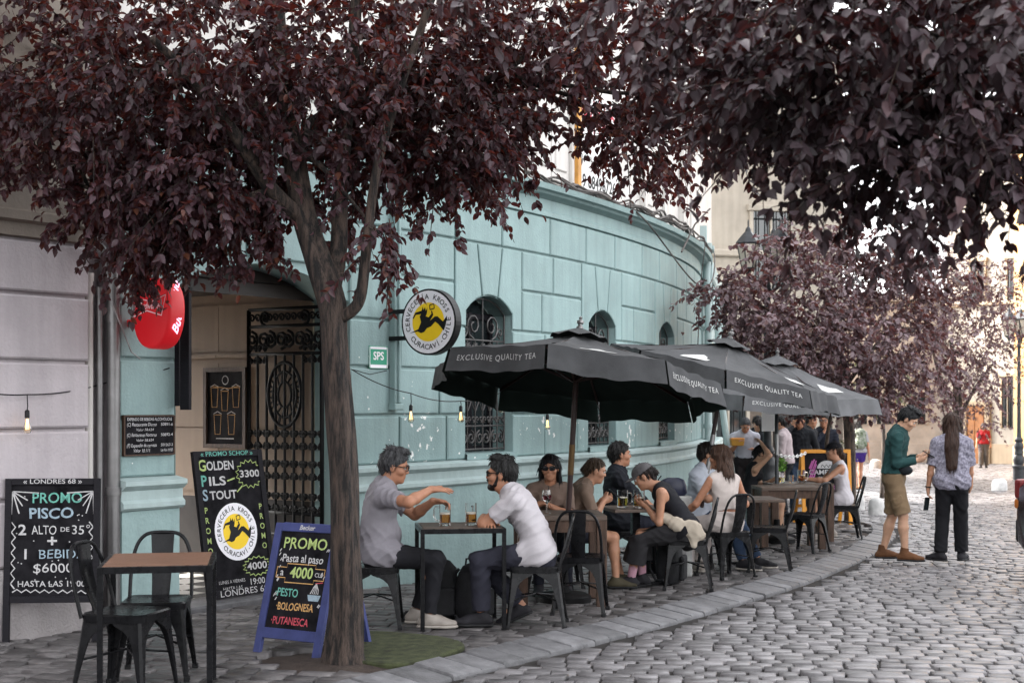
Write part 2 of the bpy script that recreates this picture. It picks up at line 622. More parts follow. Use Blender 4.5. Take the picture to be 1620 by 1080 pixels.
def setts(name, phi, sw, sd, y0, y1, keep, dz, material, gap, detail_to, xr):
    """individually laid stones; near ones bevelled, far ones plain"""
    e = np.array([math.cos(phi), math.sin(phi)])
    n = np.array([-e[1], e[0]])
    V, F = [], []
    corners = np.array([[xr(y0)[0], y0], [xr(y0)[1], y0], [xr(y1)[0], y1], [xr(y1)[1], y1]])
    a0, a1 = (corners @ e).min(), (corners @ e).max()
    b0, b1 = (corners @ n).min(), (corners @ n).max()
    VA, FA = [], []
    nb = 0
    for j in range(int((b1 - b0) / sd)):
        b = b0 + j * sd
        cnt = int((a1 - a0) / sw * 1.2)
        wd = sw * rng.uniform(.78, 1.25, cnt)
        st = a0 + rng.uniform(-sw, 0) + np.concatenate([[0], np.cumsum(wd)[:-1]])
        am = st + wd / 2
        bm = b + sd / 2 + .03 * np.sin(am * .9 + j * .35) + .02 * np.sin(am * 2.3 + j)
        P = am[:, None] * e + bm[:, None] * n
        lo = np.array([xr(y) [0] for y in P[:, 1]])
        hi = np.array([xr(y) [1] for y in P[:, 1]])
        ok = (P[:, 1] > y0) & (P[:, 1] < y1) & (P[:, 0] > lo) & (P[:, 0] < hi) & keep(P)
        am, bm, w2, P = am[ok], bm[ok], wd[ok] / 2 - gap / 2, P[ok]
        m = len(am)
        if not m:
            continue
        d2 = np.full(m, sd / 2 - gap / 2) * rng.uniform(.9, 1.04, m)
        q = np.stack([np.stack([am + sx * w2, bm + sy * d2], 1) for sx, sy in ((-1, -1), (1, -1), (1, 1), (-1, 1))], 1)  # m,4,2
        q += rng.normal(0, .0062, q.shape)
        far = P[:, 1].min() > detail_to
        cz = gz(P[:, 1]) + dz + rng.normal(0, .0035, m)
        tilt = rng.normal(0, .003, (m, 4))
        qc = q.mean(1, keepdims=True)
        xy = lambda qq: qq[..., 0:1] * e + qq[..., 1:2] * n
        if far:
            top = np.concatenate([xy(q), (cz[:, None] + tilt)[..., None]], 2)
            V.append(top.reshape(-1, 3))
            F.append(nb + np.arange(m * 4).reshape(m, 4))
            nb += m * 4
        else:
            qi = qc + (q - qc) * (1 - .006 / np.array([sw, sd]) * 2)
            qm = qc + (q - qc) * (1 - .002 / np.array([sw, sd]) * 2)
            r0 = np.concatenate([xy(q), np.repeat((cz - .05)[:, None], 4, 1)[..., None]], 2)
            r1 = np.concatenate([xy(qm), (cz[:, None] - .006 + tilt)[..., None]], 2)
            r2 = np.concatenate([xy(qi), (cz[:, None] + tilt)[..., None]], 2)
            cc = np.concatenate([xy(qc), (cz + .0012)[:, None, None]], 2)
            V.append(np.concatenate([r0, r1, r2, cc], 1).reshape(-1, 3))
            base = nb + np.arange(m)[:, None, None] * 13
            fl = []
            for ring in (0, 4):
                for k in range(4):
                    fl.append([ring + k, ring + (k + 1) % 4, ring + 4 + (k + 1) % 4, ring + 4 + k])
            for k in range(4):
                fl.append([8 + k, 8 + (k + 1) % 4, 12, 12])
            F.append((base + np.array(fl)[None]).reshape(-1, 4))
            nb += m * 13
    V = np.concatenate(V)
    F = np.concatenate(F)
    # 4-gons that repeat their last corner become triangles
    me = bpy.data.meshes.new(name)
    tri = F[:, 2] == F[:, 3]
    me.vertices.add(len(V))
    me.vertices.foreach_set("co", V.astype(np.float32).ravel())
    tot = np.where(tri, 3, 4)
    li = np.concatenate([f[:3] if t else f for f, t in zip(F, tri)]) if tri.any() else F.ravel()
    me.loops.add(int(tot.sum()))
    me.loops.foreach_set("vertex_index", li.astype(np.int32))
    me.polygons.add(len(F))
    me.polygons.foreach_set("loop_start", np.concatenate([[0], np.cumsum(tot)[:-1]]).astype(np.int32))
    me.update(calc_edges=True)
    me.materials.append(material)
    me.update()
    o = bpy.data.objects.new(name, me)
    C.objects.link(o)
    return o

def in_pit(P):
    return ((P[:, 0] + 1.02) ** 2 / .62 ** 2 + (P[:, 1] - 9.12) ** 2 / .5 ** 2 < 1) | ((np.abs(P[:, 0] - 4.85) < .2) & (np.abs(P[:, 1] - 20.0) < .45))
struct(setts("road", R(-9), .172, .156, 6.3, 62, lambda P: (P[:, 0] > kerb_x(P[:, 1]) + .1) & ((P[:, 1] < 23) | (P[:, 0] > 3.4 + .16 * (P[:, 1] - 24))), -.035, M['cobble'], .0125, 26,
             lambda y: (-2.2, .40 * y + 1.5)))
struct(setts("pavement", R(-14), .225, .15, 5.2, 40, lambda P: (P[:, 0] < kerb_in(P[:, 1]) - .03) & (P[:, 0] > wall_x(P[:, 1]) - .25) & ~in_pit(P), 0, M['paver'], .017, 26,
             lambda y: (-4.6, min(9, .4 * y + 1.5))))

# kerb: pale slabs leaning down to the road
k = MB()
L = np.concatenate([[0], np.cumsum(np.hypot(np.diff(kx), np.diff(ky)))])
s = 0.0
while s < L[-1] - 1:
    ln = random.uniform(.21, .33)
    a, b = s + .008, s + ln - .008
    s += ln
    def kpt(t, o):
        i = np.interp(t, L, np.arange(len(L)))
        x, y = np.interp(i, np.arange(len(L)), kx), np.interp(i, np.arange(len(L)), ky)
        tx, ty = np.interp(i, np.arange(len(L)), kt[:, 0]), np.interp(i, np.arange(len(L)), kt[:, 1])
        return x - ty * o, y + tx * o
    j1, j2, zj = random.uniform(-.012, .012), random.uniform(-.01, .01), random.uniform(-.006, .006)
    pts = [kpt(a, .02 + j1), kpt(b, .02 + j2), kpt(b, .345 + j1), kpt(a, .345 + j2)]
    zs = [-.02, -.02, .028, .028]
    top = [(p[0], p[1], gz(p[1]) + z + zj) for p, z in zip(pts, zs)]
    cxm, cym = sum(p[0] for p in pts) / 4, sum(p[1] for p in pts) / 4
    r0 = [(p[0], p[1], gz(p[1]) - .09) for p in pts]
    r1 = [(x, y, z - .014) for x, y, z in top]
    r2 = [(cxm + (x - cxm) * .93, cym + (y - cym) * .93, z) for x, y, z in top]
    k.add(r0 + r1 + r2, [(8, 9, 10, 11)] + [(q * 4 + i, q * 4 + (i + 1) % 4, q * 4 + 4 + (i + 1) % 4, q * 4 + 4 + i) for q in (0, 1) for i in range(4)])
struct(k.build("kerb", M['kerb'], smooth=True, angle=50))

# earth in the tree pits
pit = MB()
ring = [(-1.02 + .66 * math.cos(a) * random.uniform(.93, 1.05), 9.12 + .54 * math.sin(a) * random.uniform(.93, 1.05)) for a in np.linspace(0, 2 * PI, 25)[:-1]]
pit.add([(x, y, gz(y) - .03) for x, y in ring] + [(x * .5 - .52, y * .5 + 4.5, gz(y) + .005) for x, y in ring] + [(-1.04, 8.95, .05)],
        [(i, (i + 1) % 24, 24 + (i + 1) % 24, 24 + i) for i in range(24)] + [(24 + i, 24 + (i + 1) % 24, 48) for i in range(24)])
pit.add([(4.64, 19.53, gz(19.5) - .025), (5.06, 19.53, gz(19.5) - .025), (5.06, 20.47, gz(20.5) - .025), (4.64, 20.47, gz(20.5) - .025)], [(0, 1, 2, 3)])
struct(pit.build("tree_pit_soil", M['soil'], smooth=True, angle=80))

# ---------------------------------------------------------------- corner building (teal)
ZC = [1.09, 1.55, 2.0, 2.44, 2.88, 3.31, 3.74]
WIN = [(1.36, 2.26), (4.12, 4.98), (6.78, 7.68)]
SILL, SPRING, CROWN = 1.15, 2.60, 2.78
DOOR = (-2.51, -.45)
S_END = 11.65
def arch_z(s, a, b, sp=SPRING, cr=CROWN):
    c, h = (a + b) / 2, (b - a) / 2
    rise = cr - sp
    rad = (h * h + rise * rise) / (2 * rise)
    return cr - rad + math.sqrt(max(rad * rad - (s - c) ** 2, 0))

def strip(mb, s0, s1, z0, z1, off, mi=0, step=.3):
    n = max(1, int((s1 - s0) / step + .5)) if s1 > 0 else 1
    for i in range(n):
        a, b = s0 + (s1 - s0) * i / n, s0 + (s1 - s0) * (i + 1) / n
        za0, zb0 = (z0(a), z0(b)) if callable(z0) else (z0, z0)
        za1, zb1 = (z1(a), z1(b)) if callable(z1) else (z1, z1)
        mb.add([W(a, off, za0), W(b, off, zb0), W(b, off, zb1), W(a, off, za1)], [(0, 1, 2, 3)], mi)

def panel(mb, poly, off0, off1, cham=.012, mi=0, Wf=None):
    Wf = Wf or W
    p2 = inset(poly, cham)
    n = len(poly)
    r = [Wf(a, off0, b) for a, b in poly] + [Wf(a, off1 - cham * .8, b) for a, b in poly] + [Wf(a, off1, b) for a, b in p2]
    mb.add(r, [(q * n + i, q * n + (i + 1) % n, q * n + n + (i + 1) % n, q * n + n + i) for q in (0, 1) for i in range(n)] + [tuple(2 * n + i for i in range(n))], mi)

def sweep(mb, prof, s0, s1, step=.3, mi=0, cap=True):
    n = max(1, int((s1 - s0) / step + .5)) if s1 > 0 else 1
    k = len(prof)
    vs = []
    for i in range(n + 1):
        s = s0 + (s1 - s0) * i / n
        vs += [W(s, o, z) for o, z in prof]
    fs = [(i * k + j, (i + 1) * k + j, (i + 1) * k + j + 1, i * k + j + 1) for i in range(n) for j in range(k - 1)]
    if cap:
        fs += [tuple(range(k)), tuple(n * k + j for j in reversed(range(k)))]
    mb.add(vs, fs, mi)

bld = thing("corner_building", "teal rusticated corner building with arched grilled windows and an arched passage", "building", (0, 0, 0))
wl = MB()
strip(wl, -3.08, DOOR[0], -.4, 4.1, 0)
strip(wl, DOOR[1], WIN[0][0], -.4, 4.1, 0)
for i, (a, b) in enumerate(WIN):
    strip(wl, a, b, -.4, SILL, 0)
    strip(wl, a, b, lambda s, a=a, b=b: arch_z(s, a, b), 4.1, 0, step=.11)
    nxt = WIN[i + 1][0] if i < 2 else S_END
    strip(wl, b, nxt, -.4, 4.1, 0)
dz = lambda s: arch_z(s, DOOR[0], DOOR[1], 2.58, 2.84)
for i in range(14):
    a, b = DOOR[0] + 2.06 * i / 14, DOOR[0] + 2.06 * (i + 1) / 14
    wl.add([W(a, 0, dz(a)), W(b, 0, dz(b)), W(b, 0, 4.1), W(a, 0, 4.1)], [(0, 1, 2, 3)])
    wl.add([W(a, .02, dz(a)), W(b, .02, dz(b)), W(b, -.4, dz(b)), W(a, -.4, dz(a))], [(3, 2, 1, 0)])
for sx in DOOR:
    wl.add([W(sx, .02, -.4), W(sx, .02, 2.6), W(sx, -.4, 2.6), W(sx, -.4, -.4)], [(0, 1, 2, 3)])
PO = .03
g2 = .013
def row_panels(z0, z1, s0, s1, first, length=.84):
    js = [s0]
    x = s0 + first
    while x < s1 - .28:
        js.append(x)
        x += length * random.uniform(.85, 1.15)
    js.append(s1)
    for a, b in zip(js, js[1:]):
        panel(wl, [(a + g2, z0 + g2), (b - g2, z0 + g2), (b - g2, z1 - g2), (a + g2, z1 - g2)], 0, PO)
for r in range(6):
    z0, z1 = ZC[r], ZC[r + 1]
    cut = .2 if r in (3, 4) else 0
    if r < 4:
        row_panels(z0, z1, -3.08, DOOR[0], 9)
    if r == 5:
        row_panels(z0, z1, -3.08, S_END - .5, .6, .95)
        continue
    if r == 4:
        row_panels(z0, z1, -3.08, DOOR[1], .5)
    edges = [DOOR[1]] + [x for a, b in WIN for x in (a - cut, b + cut)] + [S_END - .5]
    for q in range(0, len(edges), 2):
        row_panels(z0, z1, edges[q], edges[q + 1], .72 if r % 2 == 0 else 1.35 if q == 0 else .45)
for a, b in WIN:
    w_, c = b - a, (a + b) / 2
    az = lambda s: arch_z(s, a, b) + .012
    fr = [a, a + w_ * .33, a + w_ * .67, b]
    tp = [a - .2, c - .24, c + .24, b + .2]
    for q in range(3):
        sN = [fr[q] + (fr[q + 1] - fr[q]) * t for t in (0, .33, .66, 1)]
        lo = [(x, az(x)) for x in sN]
        lo[0] = (lo[0][0] + (g2 if q else 0), lo[0][1])
        lo[-1] = (lo[-1][0] - (g2 if q < 2 else 0), lo[-1][1])
        poly = lo + [(tp[q + 1] - g2, ZC[5] - g2), (tp[q] + g2, ZC[5] - g2)]
        if q == 0:
            poly = [(a - .2 + g2, ZC[3] + g2), (a, ZC[3] + g2)] + poly
        if q == 2:
            poly = lo + [(b, ZC[3] + g2), (b + .2 - g2, ZC[3] + g2)] + poly[len(lo):]
        panel(wl, poly, 0, PO, .008)
wall = wl.build("wall", M['teal'], bld)
for a, b in WIN:
    ju = MB()   # reveal of the window
    for s_, fl in ((a, 0), (b, 1)):
        q = [W(s_, PO * .5, SILL), W(s_, PO * .5, SPRING), W(s_, -.27, SPRING), W(s_, -.27, SILL)]
        ju.add(q, [(0, 1, 2, 3)])
    for i in range(8):
        s0, s1 = a + (b - a) * i / 8, a + (b - a) * (i + 1) / 8
        ju.add([W(s0, PO * .5, arch_z(s0, a, b)), W(s1, PO * .5, arch_z(s1, a, b)), W(s1, -.27, arch_z(s1, a, b)), W(s0, -.27, arch_z(s0, a, b))], [(0, 1, 2, 3)])
    ju.add([W(a - .03, .06, SILL), W(b + .03, .06, SILL), W(b + .03, -.27, SILL + .01), W(a - .03, -.27, SILL + .01), W(a - .03, .06, SILL - .06), W(b + .03, .06, SILL - .06)], [(0, 1, 2, 3), (4, 5, 1, 0)])
    ju.build("window_reveal", M['teal'], bld)
pl = MB()
prof_pl = [(.0, -.45), (.065, -.45), (.065, .84), (0, .84)]
prof_sc = [(0, .835), (.085, .845), (.11, .865), (.11, .90), (.082, .925), (.082, .995), (.10, 1.005), (.135, 1.035), (.135, 1.07), (0, 1.095)]
stc = MB()
for a, b in ((-3.08, DOOR[0]), (DOOR[1], S_END)):
    sweep(pl, prof_pl, a, b)
    sweep(stc, prof_sc, a - .02, b + .02)
pl.build("plinth", M['teal_rough'], bld)
stc.build("string_course", M['teal_light'], bld, smooth=True, angle=30)
co = MB()
sweep(co, [(0, 3.735), (.045, 3.745), (.045, 3.80), (.028, 3.815), (.028, 3.93), (.06, 3.945), (.13, 3.965), (.15, 3.99), (.20, 4.0), (.215, 4.06), (-.35, 4.075)], -3.1, S_END)
co.build("cornice", M['teal'], bld, smooth=True, angle=30)

# upper storey, set a little back
uf = MB()
strip(uf, -3.1, S_END, 4.0, 11.0, -.16, step=.5)  # carried up beyond view so the wall shades the street
x0, x1 = Wxy(-3.1, -.16), Wxy(S_END, -.16)
uf.add([(x0[0], x0[1], 4), (x0[0], x0[1], 11), (x0[0] - 5, x0[1] + 3.5, 11), (x0[0] - 5, x0[1] + 3.5, 4)], [(0, 1, 2, 3)])
uf.add([(x1[0], x1[1], 4), (x1[0] - 6, x1[1] + 2, 4), (x1[0] - 6, x1[1] + 2, 11), (x1[0], x1[1], 11)], [(0, 1, 2, 3)])
uf.add([W(-3.1, -.1, 11), W(0, -.1, 11), W(4, -.1, 11), W(8, -.1, 11), W(S_END, -.1, 11), (x1[0] - 6, x1[1] + 2, 11), (x0[0] - 5, x0[1] + 3.5, 11)], [(0, 1, 2, 3, 4, 5, 6)])  # unseen roof slab, added to block the sun
uf.build("upper_wall", M['white_wall'], bld)
for s0 in (-1.6, .6, 2.95, 6.6, 9.2):
    sh = MB()
    for q, (a, b) in enumerate(((0, .45), (.47, .92))):
        panel(sh, [(s0 + a, 4.22), (s0 + b, 4.22), (s0 + b, 6.3), (s0 + a, 6.3)], -.16, -.115, .008)
        for zz in (4.35, 5.35):
            panel(sh, [(s0 + a + .08, zz), (s0 + b - .08, zz), (s0 + b - .08, zz + .8), (s0 + a + .08, zz + .8)], -.115, -.095, .012)
    sh.build("shutter", M['white_wall'], bld)
    fr = MB()
    for a, b in ((-.12, -.02), (.94, 1.04)):
        panel(fr, [(s0 + a, 4.1), (s0 + b, 4.1), (s0 + b, 6.45), (s0 + a, 6.45)], -.16, -.07, .01)
    panel(fr, [(s0 - .2, 6.46), (s0 + 1.12, 6.46), (s0 + 1.12, 6.6), (s0 - .2, 6.6)], -.16, -.03, .01)
    fr.build("window_surround", M['white_wall'], bld)
pw = MB()
panel(pw, [(3.93, 4.09), (4.03, 4.09), (4.03, 6.8), (3.93, 6.8)], -.16, -.02, .01)
pw.build("timber_post", mat("ochre_timber", (.50, .24, .055), .5, .2), bld)

# wrought grilles
def scroll(c, r, a0, turns, hand=1, n=14, tail=None):
    pts = []
    for i in range(n + 1):
        t = i / n
        rr = r * (1 - .78 * t)
        a = a0 + hand * turns * 2 * PI * t
        pts.append((c[0] + rr * math.cos(a), c[1] + rr * math.sin(a)))
    return pts
def grille(mb, Wf, a, b, z0, z1, arch, r=.0085):
    T = lambda pts, rr=r: mb.tube([Wf(x, z) for x, z in pts], rr, 5, caps=False)
    w_ = b - a
    za, zb = z0 + .26, z1 - .28
    for z in (z0 + .02, za, zb):
        T([(a, z), (b, z)], r * 1.2)
    nb = 7
    for i in range(nb):
        x = a + w_ * i / (nb - 1)
        T([(x, z0), (x, (arch(min(max(x, a + .01), b - .01)) - .02) if i in (0, nb - 1) else zb)], r * (1.2 if i in (0, nb - 1) else 1))
    d = w_ / (nb - 1)
    for i in range(nb - 1):
        xm = a + d * (i + .5)
        for zz, up in ((za, 1), (zb, -1)):
            for hand in (1, -1):
                T(scroll((xm + hand * d * .24, zz + up * .07), d * .24, -PI / 2 * up, 1.2, hand * up))
        T([(xm - d * .4, za + .16), (xm, za + .26), (xm + d * .4, za + .16)])
        T([(xm - d * .4, zb - .16), (xm, zb - .26), (xm + d * .4, zb - .16)])
    for i in range(3):
        xm = a + w_ * (i + .5) / 3
        for hand in (1, -1):
            T(scroll((xm + hand * w_ * .075, z0 + .14), w_ * .085, PI / 2, 1.5, -hand), r * 1.3)
    T([(a + w_ * i / 8, arch(a + .01 + (w_ - .02) * i / 8) - .025) for i in range(9)], r * 1.1)
    for hand in (1, -1):
        cxm = (a + b) / 2
        T(scroll((cxm + hand * w_ * .2, zb + .15), w_ * .16, -PI / 2, 1.5, hand), r * 1.3)
        T(scroll((cxm + hand * w_ * .4, zb + .09), w_ * .07, -PI / 2, 1.3, -hand), r * 1.1)
    T([((a + b) / 2, zb), ((a + b) / 2, arch((a + b) / 2) - .02)])
for a, b in WIN:
    wn = MB()
    strip(wn, a, b, SILL, lambda s, a=a, b=b: arch_z(s, a, b), -.262, step=.15)
    pane = wn.build("window", M['pane'], bld)
    fm = MB()
    for x in (a + .03, (a + b) / 2, b - .03):
        panel(fm, [(x - .03, SILL), (x + .03, SILL), (x + .03, 2.62), (x - .03, 2.62)], -.26, -.22, .005)
    for z in (SILL + .04, 2.0, 2.58):
        panel(fm, [(a, z - .03), (b, z - .03), (b, z + .03), (a, z + .03)], -.26, -.225, .005)
    fm.build("frame", M['chalk_frame'], pane)
    gm = MB()
    grille(gm, lambda s, z: W(s, -.07, z), a + .02, b - .02, SILL + .02, SPRING, lambda s, a=a, b=b: arch_z(s, a, b))
    gm.build("grille", M['iron_grille'], pane, smooth=True, angle=0)

# far end: pier, downpipes, and the wing that runs on along the side street
pr = MB()
panel(pr, [(S_END - .48, -.4), (S_END, -.4), (S_END, 3.74), (S_END - .48, 3.74)], 0, .07, .01)
for z0, z1, o in ((.80, .95, .18), (.95, 1.10, .14), (3.5, 3.62, .16), (3.62, 3.74, .2), (4.07, 4.2, .18), (4.2, 4.27, .24), (4.27, 4.6, .12)):
    panel(pr, [(S_END - .52, z0), (S_END + .03, z0), (S_END + .03, z1), (S_END - .52, z1)], 0, o, .015)
panel(pr, [(S_END - .5, -.4), (S_END, -.4), (S_END, .8), (S_END - .5, .8)], .07, .13, .01)
pr.build("pier", M['teal_light'], bld)
rw = MB()
ax, ay = Wxy(S_END, 0)
bx, by = 4.45, 31.0
rw.add([(ax, ay, -.5), (bx, by, -.5), (bx, by, 4.1), (ax, ay, 4.1)], [(0, 1, 2, 3)])
rw.add([(bx, by, -.5), (bx - 6, by + 1, -.5), (bx - 6, by + 1, 4.1), (bx, by, 4.1)], [(0, 1, 2, 3)])
ddx, ddy = (bx - ax), (by - ay)
dl = math.hypot(ddx, ddy)
ddx, ddy = ddx / dl, ddy / dl
def W2(s, off, z):
    return (ax + ddx * s + ddy * off, ay + ddy * s - ddx * off, z)
for q in range(7):
    panel(rw, [(.1 + q, 1.1), (1.06 + q, 1.1), (1.06 + q, 3.4), (.1 + q, 3.4)], 0, .03, .012, Wf=W2)
panel(rw, [(0, .7), (dl, .7), (dl, .95), (0, .95)], 0, .15, .03, Wf=W2)
panel(rw, [(0, 3.75), (dl, 3.75), (dl, 4.08), (0, 4.08)], 0, .22, .03, Wf=W2)
for q in range(5):
    panel(rw, [(1.1 + q * 1.4, 3.2), (1.28 + q * 1.4, 3.2), (1.28 + q * 1.4, 3.74), (1.1 + q * 1.4, 3.74)], 0, .2, .03, Wf=W2)
rw.build("rear_wing", M['teal_light'], bld)
for q in range(2):
    wq = MB()
    s0 = 1.6 + q * 2.6
    pts = [(s0, 1.2), (s0 + .9, 1.2), (s0 + .9, 2.55), (s0 + .75, 2.72), (s0 + .45, 2.8), (s0 + .15, 2.72), (s0, 2.55)]
    panel(wq, pts, .0, .05, .01, Wf=W2)
    wq.build("window", M['pane'], bld)
uw = MB()
uw.add([(ax - .1, ay, 4.08), (bx - .1, by, 4.08), (bx - .1, by, 10), (ax - .1, ay, 10)], [(0, 1, 2, 3)])
uw.add([(bx - .1, by, 4.08), (bx - 6, by + 1, 4.08), (bx - 6, by + 1, 10), (bx - .1, by, 10)], [(0, 1, 2, 3)])
uw.build("upper_wing_wall", M['white_wall'], bld)
dp = MB()
p = Wxy(S_END - .62, .14)
dp.tube([(p[0], p[1], -.3), (p[0], p[1], 3.45), (p[0] - .02, p[1] + .05, 3.75), (p[0], p[1] - .04, 4.3)], .062, 12)
for z in (1.3, 2.9, 3.4):
    dp.tube([(p[0], p[1], z - .035), (p[0], p[1], z + .035)], .078, 12)
p2 = Wxy(S_END + .05, .3)
dp.tube([(p2[0], p2[1], 2.95), (p2[0], p2[1], 2.2), (p2[0] + .12, p2[1] - .05, 1.2), (p2[0] + .25, p2[1] - .1, .3), (p2[0] + .26, p2[1] - .1, -.3)], .055, 10)
dp.build("downpipe", M['teal_light'], bld, smooth=True)
ch = MB()    # painted conduit box beside the round sign
s_ = .16
panel(ch, [(s_ - .05, 1.66), (s_ + .045, 1.66), (s_ + .045, 3.74), (s_ - .05, 3.74)], PO, .10, .008)
panel(ch, [(s_ - .02, 1.67), (s_ + .015, 1.67), (s_ + .015, 3.74), (s_ - .02, 3.74)], .10, .125, .006)
panel(ch, [(s_ - .065, 1.60), (s_ + .06, 1.60), (s_ + .06, 1.66), (s_ - .065, 1.66)], PO, .115, .01)
ch.build("conduit", M['teal'], bld)

# passage behind the arch
hall = MB()
DEP = 5.0
zf = gz(12) + .05
def H(s, d, z):                      # d metres in from the facade, perpendicular
    return W(s, -d, z)
for s_ in (DOOR[0] - .02, DOOR[1] + .02):
    hall.add([H(s_, .38, .75), H(s_, DEP, .75), H(s_, DEP, 2.8), H(s_, .38, 2.8)], [(0, 1, 2, 3)], 0)
    hall.add([H(s_, .38, zf - .1), H(s_, DEP, zf - .1), H(s_, DEP, .75), H(s_, .38, .75)], [(0, 1, 2, 3)], 1)
hall.add([H(DOOR[0] - .02, .3, 2.72), H(DOOR[1] + .02, .3, 2.72), H(DOOR[1] + .02, DEP, 2.72), H(DOOR[0] - .02, DEP, 2.72)], [(0, 1, 2, 3)], 1)
hall.add([H(DOOR[0] - .02, .36, 2.6), H(DOOR[1] + .02, .36, 2.6), H(DOOR[1] + .02, .36, 3.2), H(DOOR[0] - .02, .36, 3.2)], [(0, 1, 2, 3)], 1)
def Hp(a, off, b):                   # on the right hand wall of the passage: a metres in, b height
    return W(DOOR[1] + .02 - off, -a, b)
for z0, z1 in ((.80, 1.42), (1.43, 2.06), (2.10, 2.14), (2.16, 2.62)):
    a = .42
    while a < DEP - .2:
        b = min(a + 1.25, DEP)
        pp = inset([(a + .004, z0 + .004), (b - .004, z0 + .004), (b - .004, z1 - .004), (a + .004, z1 - .004)], .0)
        th = .05 if z1 - z0 < .1 else .015
        hall.add([Hp(x, 0, z) for x, z in pp] + [Hp(x, th, z) for x, z in pp], [(0, 1, 5, 4), (1, 2, 6, 5), (2, 3, 7, 6), (3, 0, 4, 7), (4, 5, 6, 7)], 0)
        a = b
hall.build("passage", [M['hall'], M['hall_dark']], bld)
fl = MB()
tn = .3
for i in range(7):
    for j in range(17):
        a, b = DOOR[0] + i * tn, min(DOOR[0] + (i + 1) * tn, DOOR[1])
        fl.add([H(a, .3 + j * tn, zf), H(b, .3 + j * tn, zf), H(b, .3 + (j + 1) * tn, zf), H(a, .3 + (j + 1) * tn, zf)], [(0, 1, 2, 3)], (i + j) % 2)
fl.build("tiled_floor", [mat("black_tile", (.02, .02, .02), .2, .1), mat("white_tile", (.55, .53, .5), .2, .1)], bld)
th = MB()
panel(th, [(DOOR[0] + .01, -.3), (DOOR[1] - .01, -.3), (DOOR[1] - .01, zf + .004), (DOOR[0] + .01, zf + .004)], -.34, .03, .015)
th.add([W(DOOR[0], .02, zf + .004), W(DOOR[1], .02, zf + .004), W(DOOR[1], -.36, zf + .008), W(DOOR[0], -.36, zf + .008)], [(0, 1, 2, 3)])
th.build("threshold", M['kerb'], bld)

# iron gate leaf folded back against the passage wall
gate = thing("iron_gate", "black wrought iron gate leaf with scrolls and an oval rosette, folded back in the passage", "gate", H(DOOR[1] - .08, .2, zf))
ga = MB()
ga.M = Matrix.Translation(-Vector(gate.location))
GW, GH = .93, 2.52
def Gt(x, z):
    return W(DOOR[1] - .10, -.22 - x, zf + z)
def T(pts, r=.009):
    ga.tube([Gt(x, z) for x, z in pts], r * 1.5, 6, caps=False)
for x in (0, GW):
    ga.bar(Gt(x, .02), Gt(x, GH), .035, .035)
for z in (.03, .42, .62, GH - .42, GH - .16, GH):
    ga.bar(Gt(0, z), Gt(GW, z), .022, .03)
nb = 8
for i in range(1, nb):
    x = GW * i / nb
    T([(x, .03), (x, GH - .42)], .0095)
cz, cxx = 1.72, GW * .5
for rr in (1, .72, .4):
    T([(cxx + .21 * rr * math.cos(a), cz + .30 * rr * math.sin(a)) for a in np.linspace(0, 2 * PI, 33)], .012 if rr == 1 else .008)
for a in np.linspace(0, 2 * PI, 17)[:-1]:
    T([(cxx + (.178 + .030 * math.cos(b)) * math.cos(a), cz + (.258 + .042 * math.cos(b)) * math.sin(a) + .03 * math.sin(b)) for b in np.linspace(0, 2 * PI, 9)], .006)
    T([(cxx + .10 * math.cos(a), cz + .12 * math.sin(a)), (cxx + .17 * math.cos(a + .2), cz + .21 * math.sin(a + .2))], .006)
d = GW / nb
for zz in (.72, 1.02, 1.30, 2.10):
    for i in range(nb):
        for hand in (1, -1):
            if zz in (2.10,) and 2 <= i <= 5:
                continue
            xm = d * (i + .5)
            T(scroll((xm + hand * d * .25, zz + .06), d * .22, -PI / 2, 1.3, hand), .0095)
            T(scroll((xm + hand * d * .25, zz - .06), d * .22, PI / 2, 1.3, -hand), .0095)
for i in range(4):
    xm = GW * (i + .5) / 4
    for hand in (1, -1):
        T(scroll((xm + hand * .075, GH - .29), .085, PI / 2 * hand, 1.6, hand), .01)
        T(scroll((xm + hand * .075, .22), .08, PI / 2 * hand, 1.6, hand), .01)
for hand in (1, -1):
    T(scroll((GW / 2 + hand * .25, GH - .08), .07, -PI / 2, 1.4, hand), .01)
for i in range(12):
    xm = GW * (i + .5) / 12
    T(scroll((xm, GH - .08), .04, 0, 1.2, 1), .007)
ga.build("gate_leaf", M['iron'], gate, smooth=True, angle=0)

# ---------------------------------------------------------------- grey building on the left
gb = thing("grey_building", "pale lilac grey rusticated building beside the teal one, with a rough plinth", "building", (0, 0, 0))
gw = MB()
strip(gw, -24, -3.37, -.4, 2.84, 0)  # far end is unseen, lengthened to shade the near road and leaves
gw.add([W(-3.37, 0, -.4), W(-3.37, 0, 11), W(-3.37, -.2, 11), W(-3.37, -.2, -.4)], [(0, 1, 2, 3)])
gw.add([W(-3.37, -.2, -.4), W(-3.37, -.2, 11), W(-3.08, -.2, 11), W(-3.08, -.2, -.4)], [(3, 2, 1, 0)])
gw.add([W(-3.08, .0, -.4), W(-3.08, .0, 11), W(-3.08, -.2, 11), W(-3.08, -.2, -.4)], [(3, 2, 1, 0)])
zz = [.5, .98, 1.47, 1.96, 2.44, 2.82]
for z0, z1 in zip(zz, zz[1:]):
    panel(gw, [(-4.55, z0 + .014), (-3.37, z0 + .014), (-3.37, z1 - .014), (-4.55, z1 - .014)], 0, .05, .014)
    panel(gw, [(-9, z0 + .014), (-4.75, z0 + .014), (-4.75, z1 - .014), (-9, z1 - .014)], 0, .02, .014)
    panel(gw, [(-3.36, z0 + .014), (-3.1, z0 + .014), (-3.1, z1 - .014), (-3.36, z1 - .014)], -.2, -.185, .012)
gw.build("wall", M['lilac'], gb)
gp_ = MB()
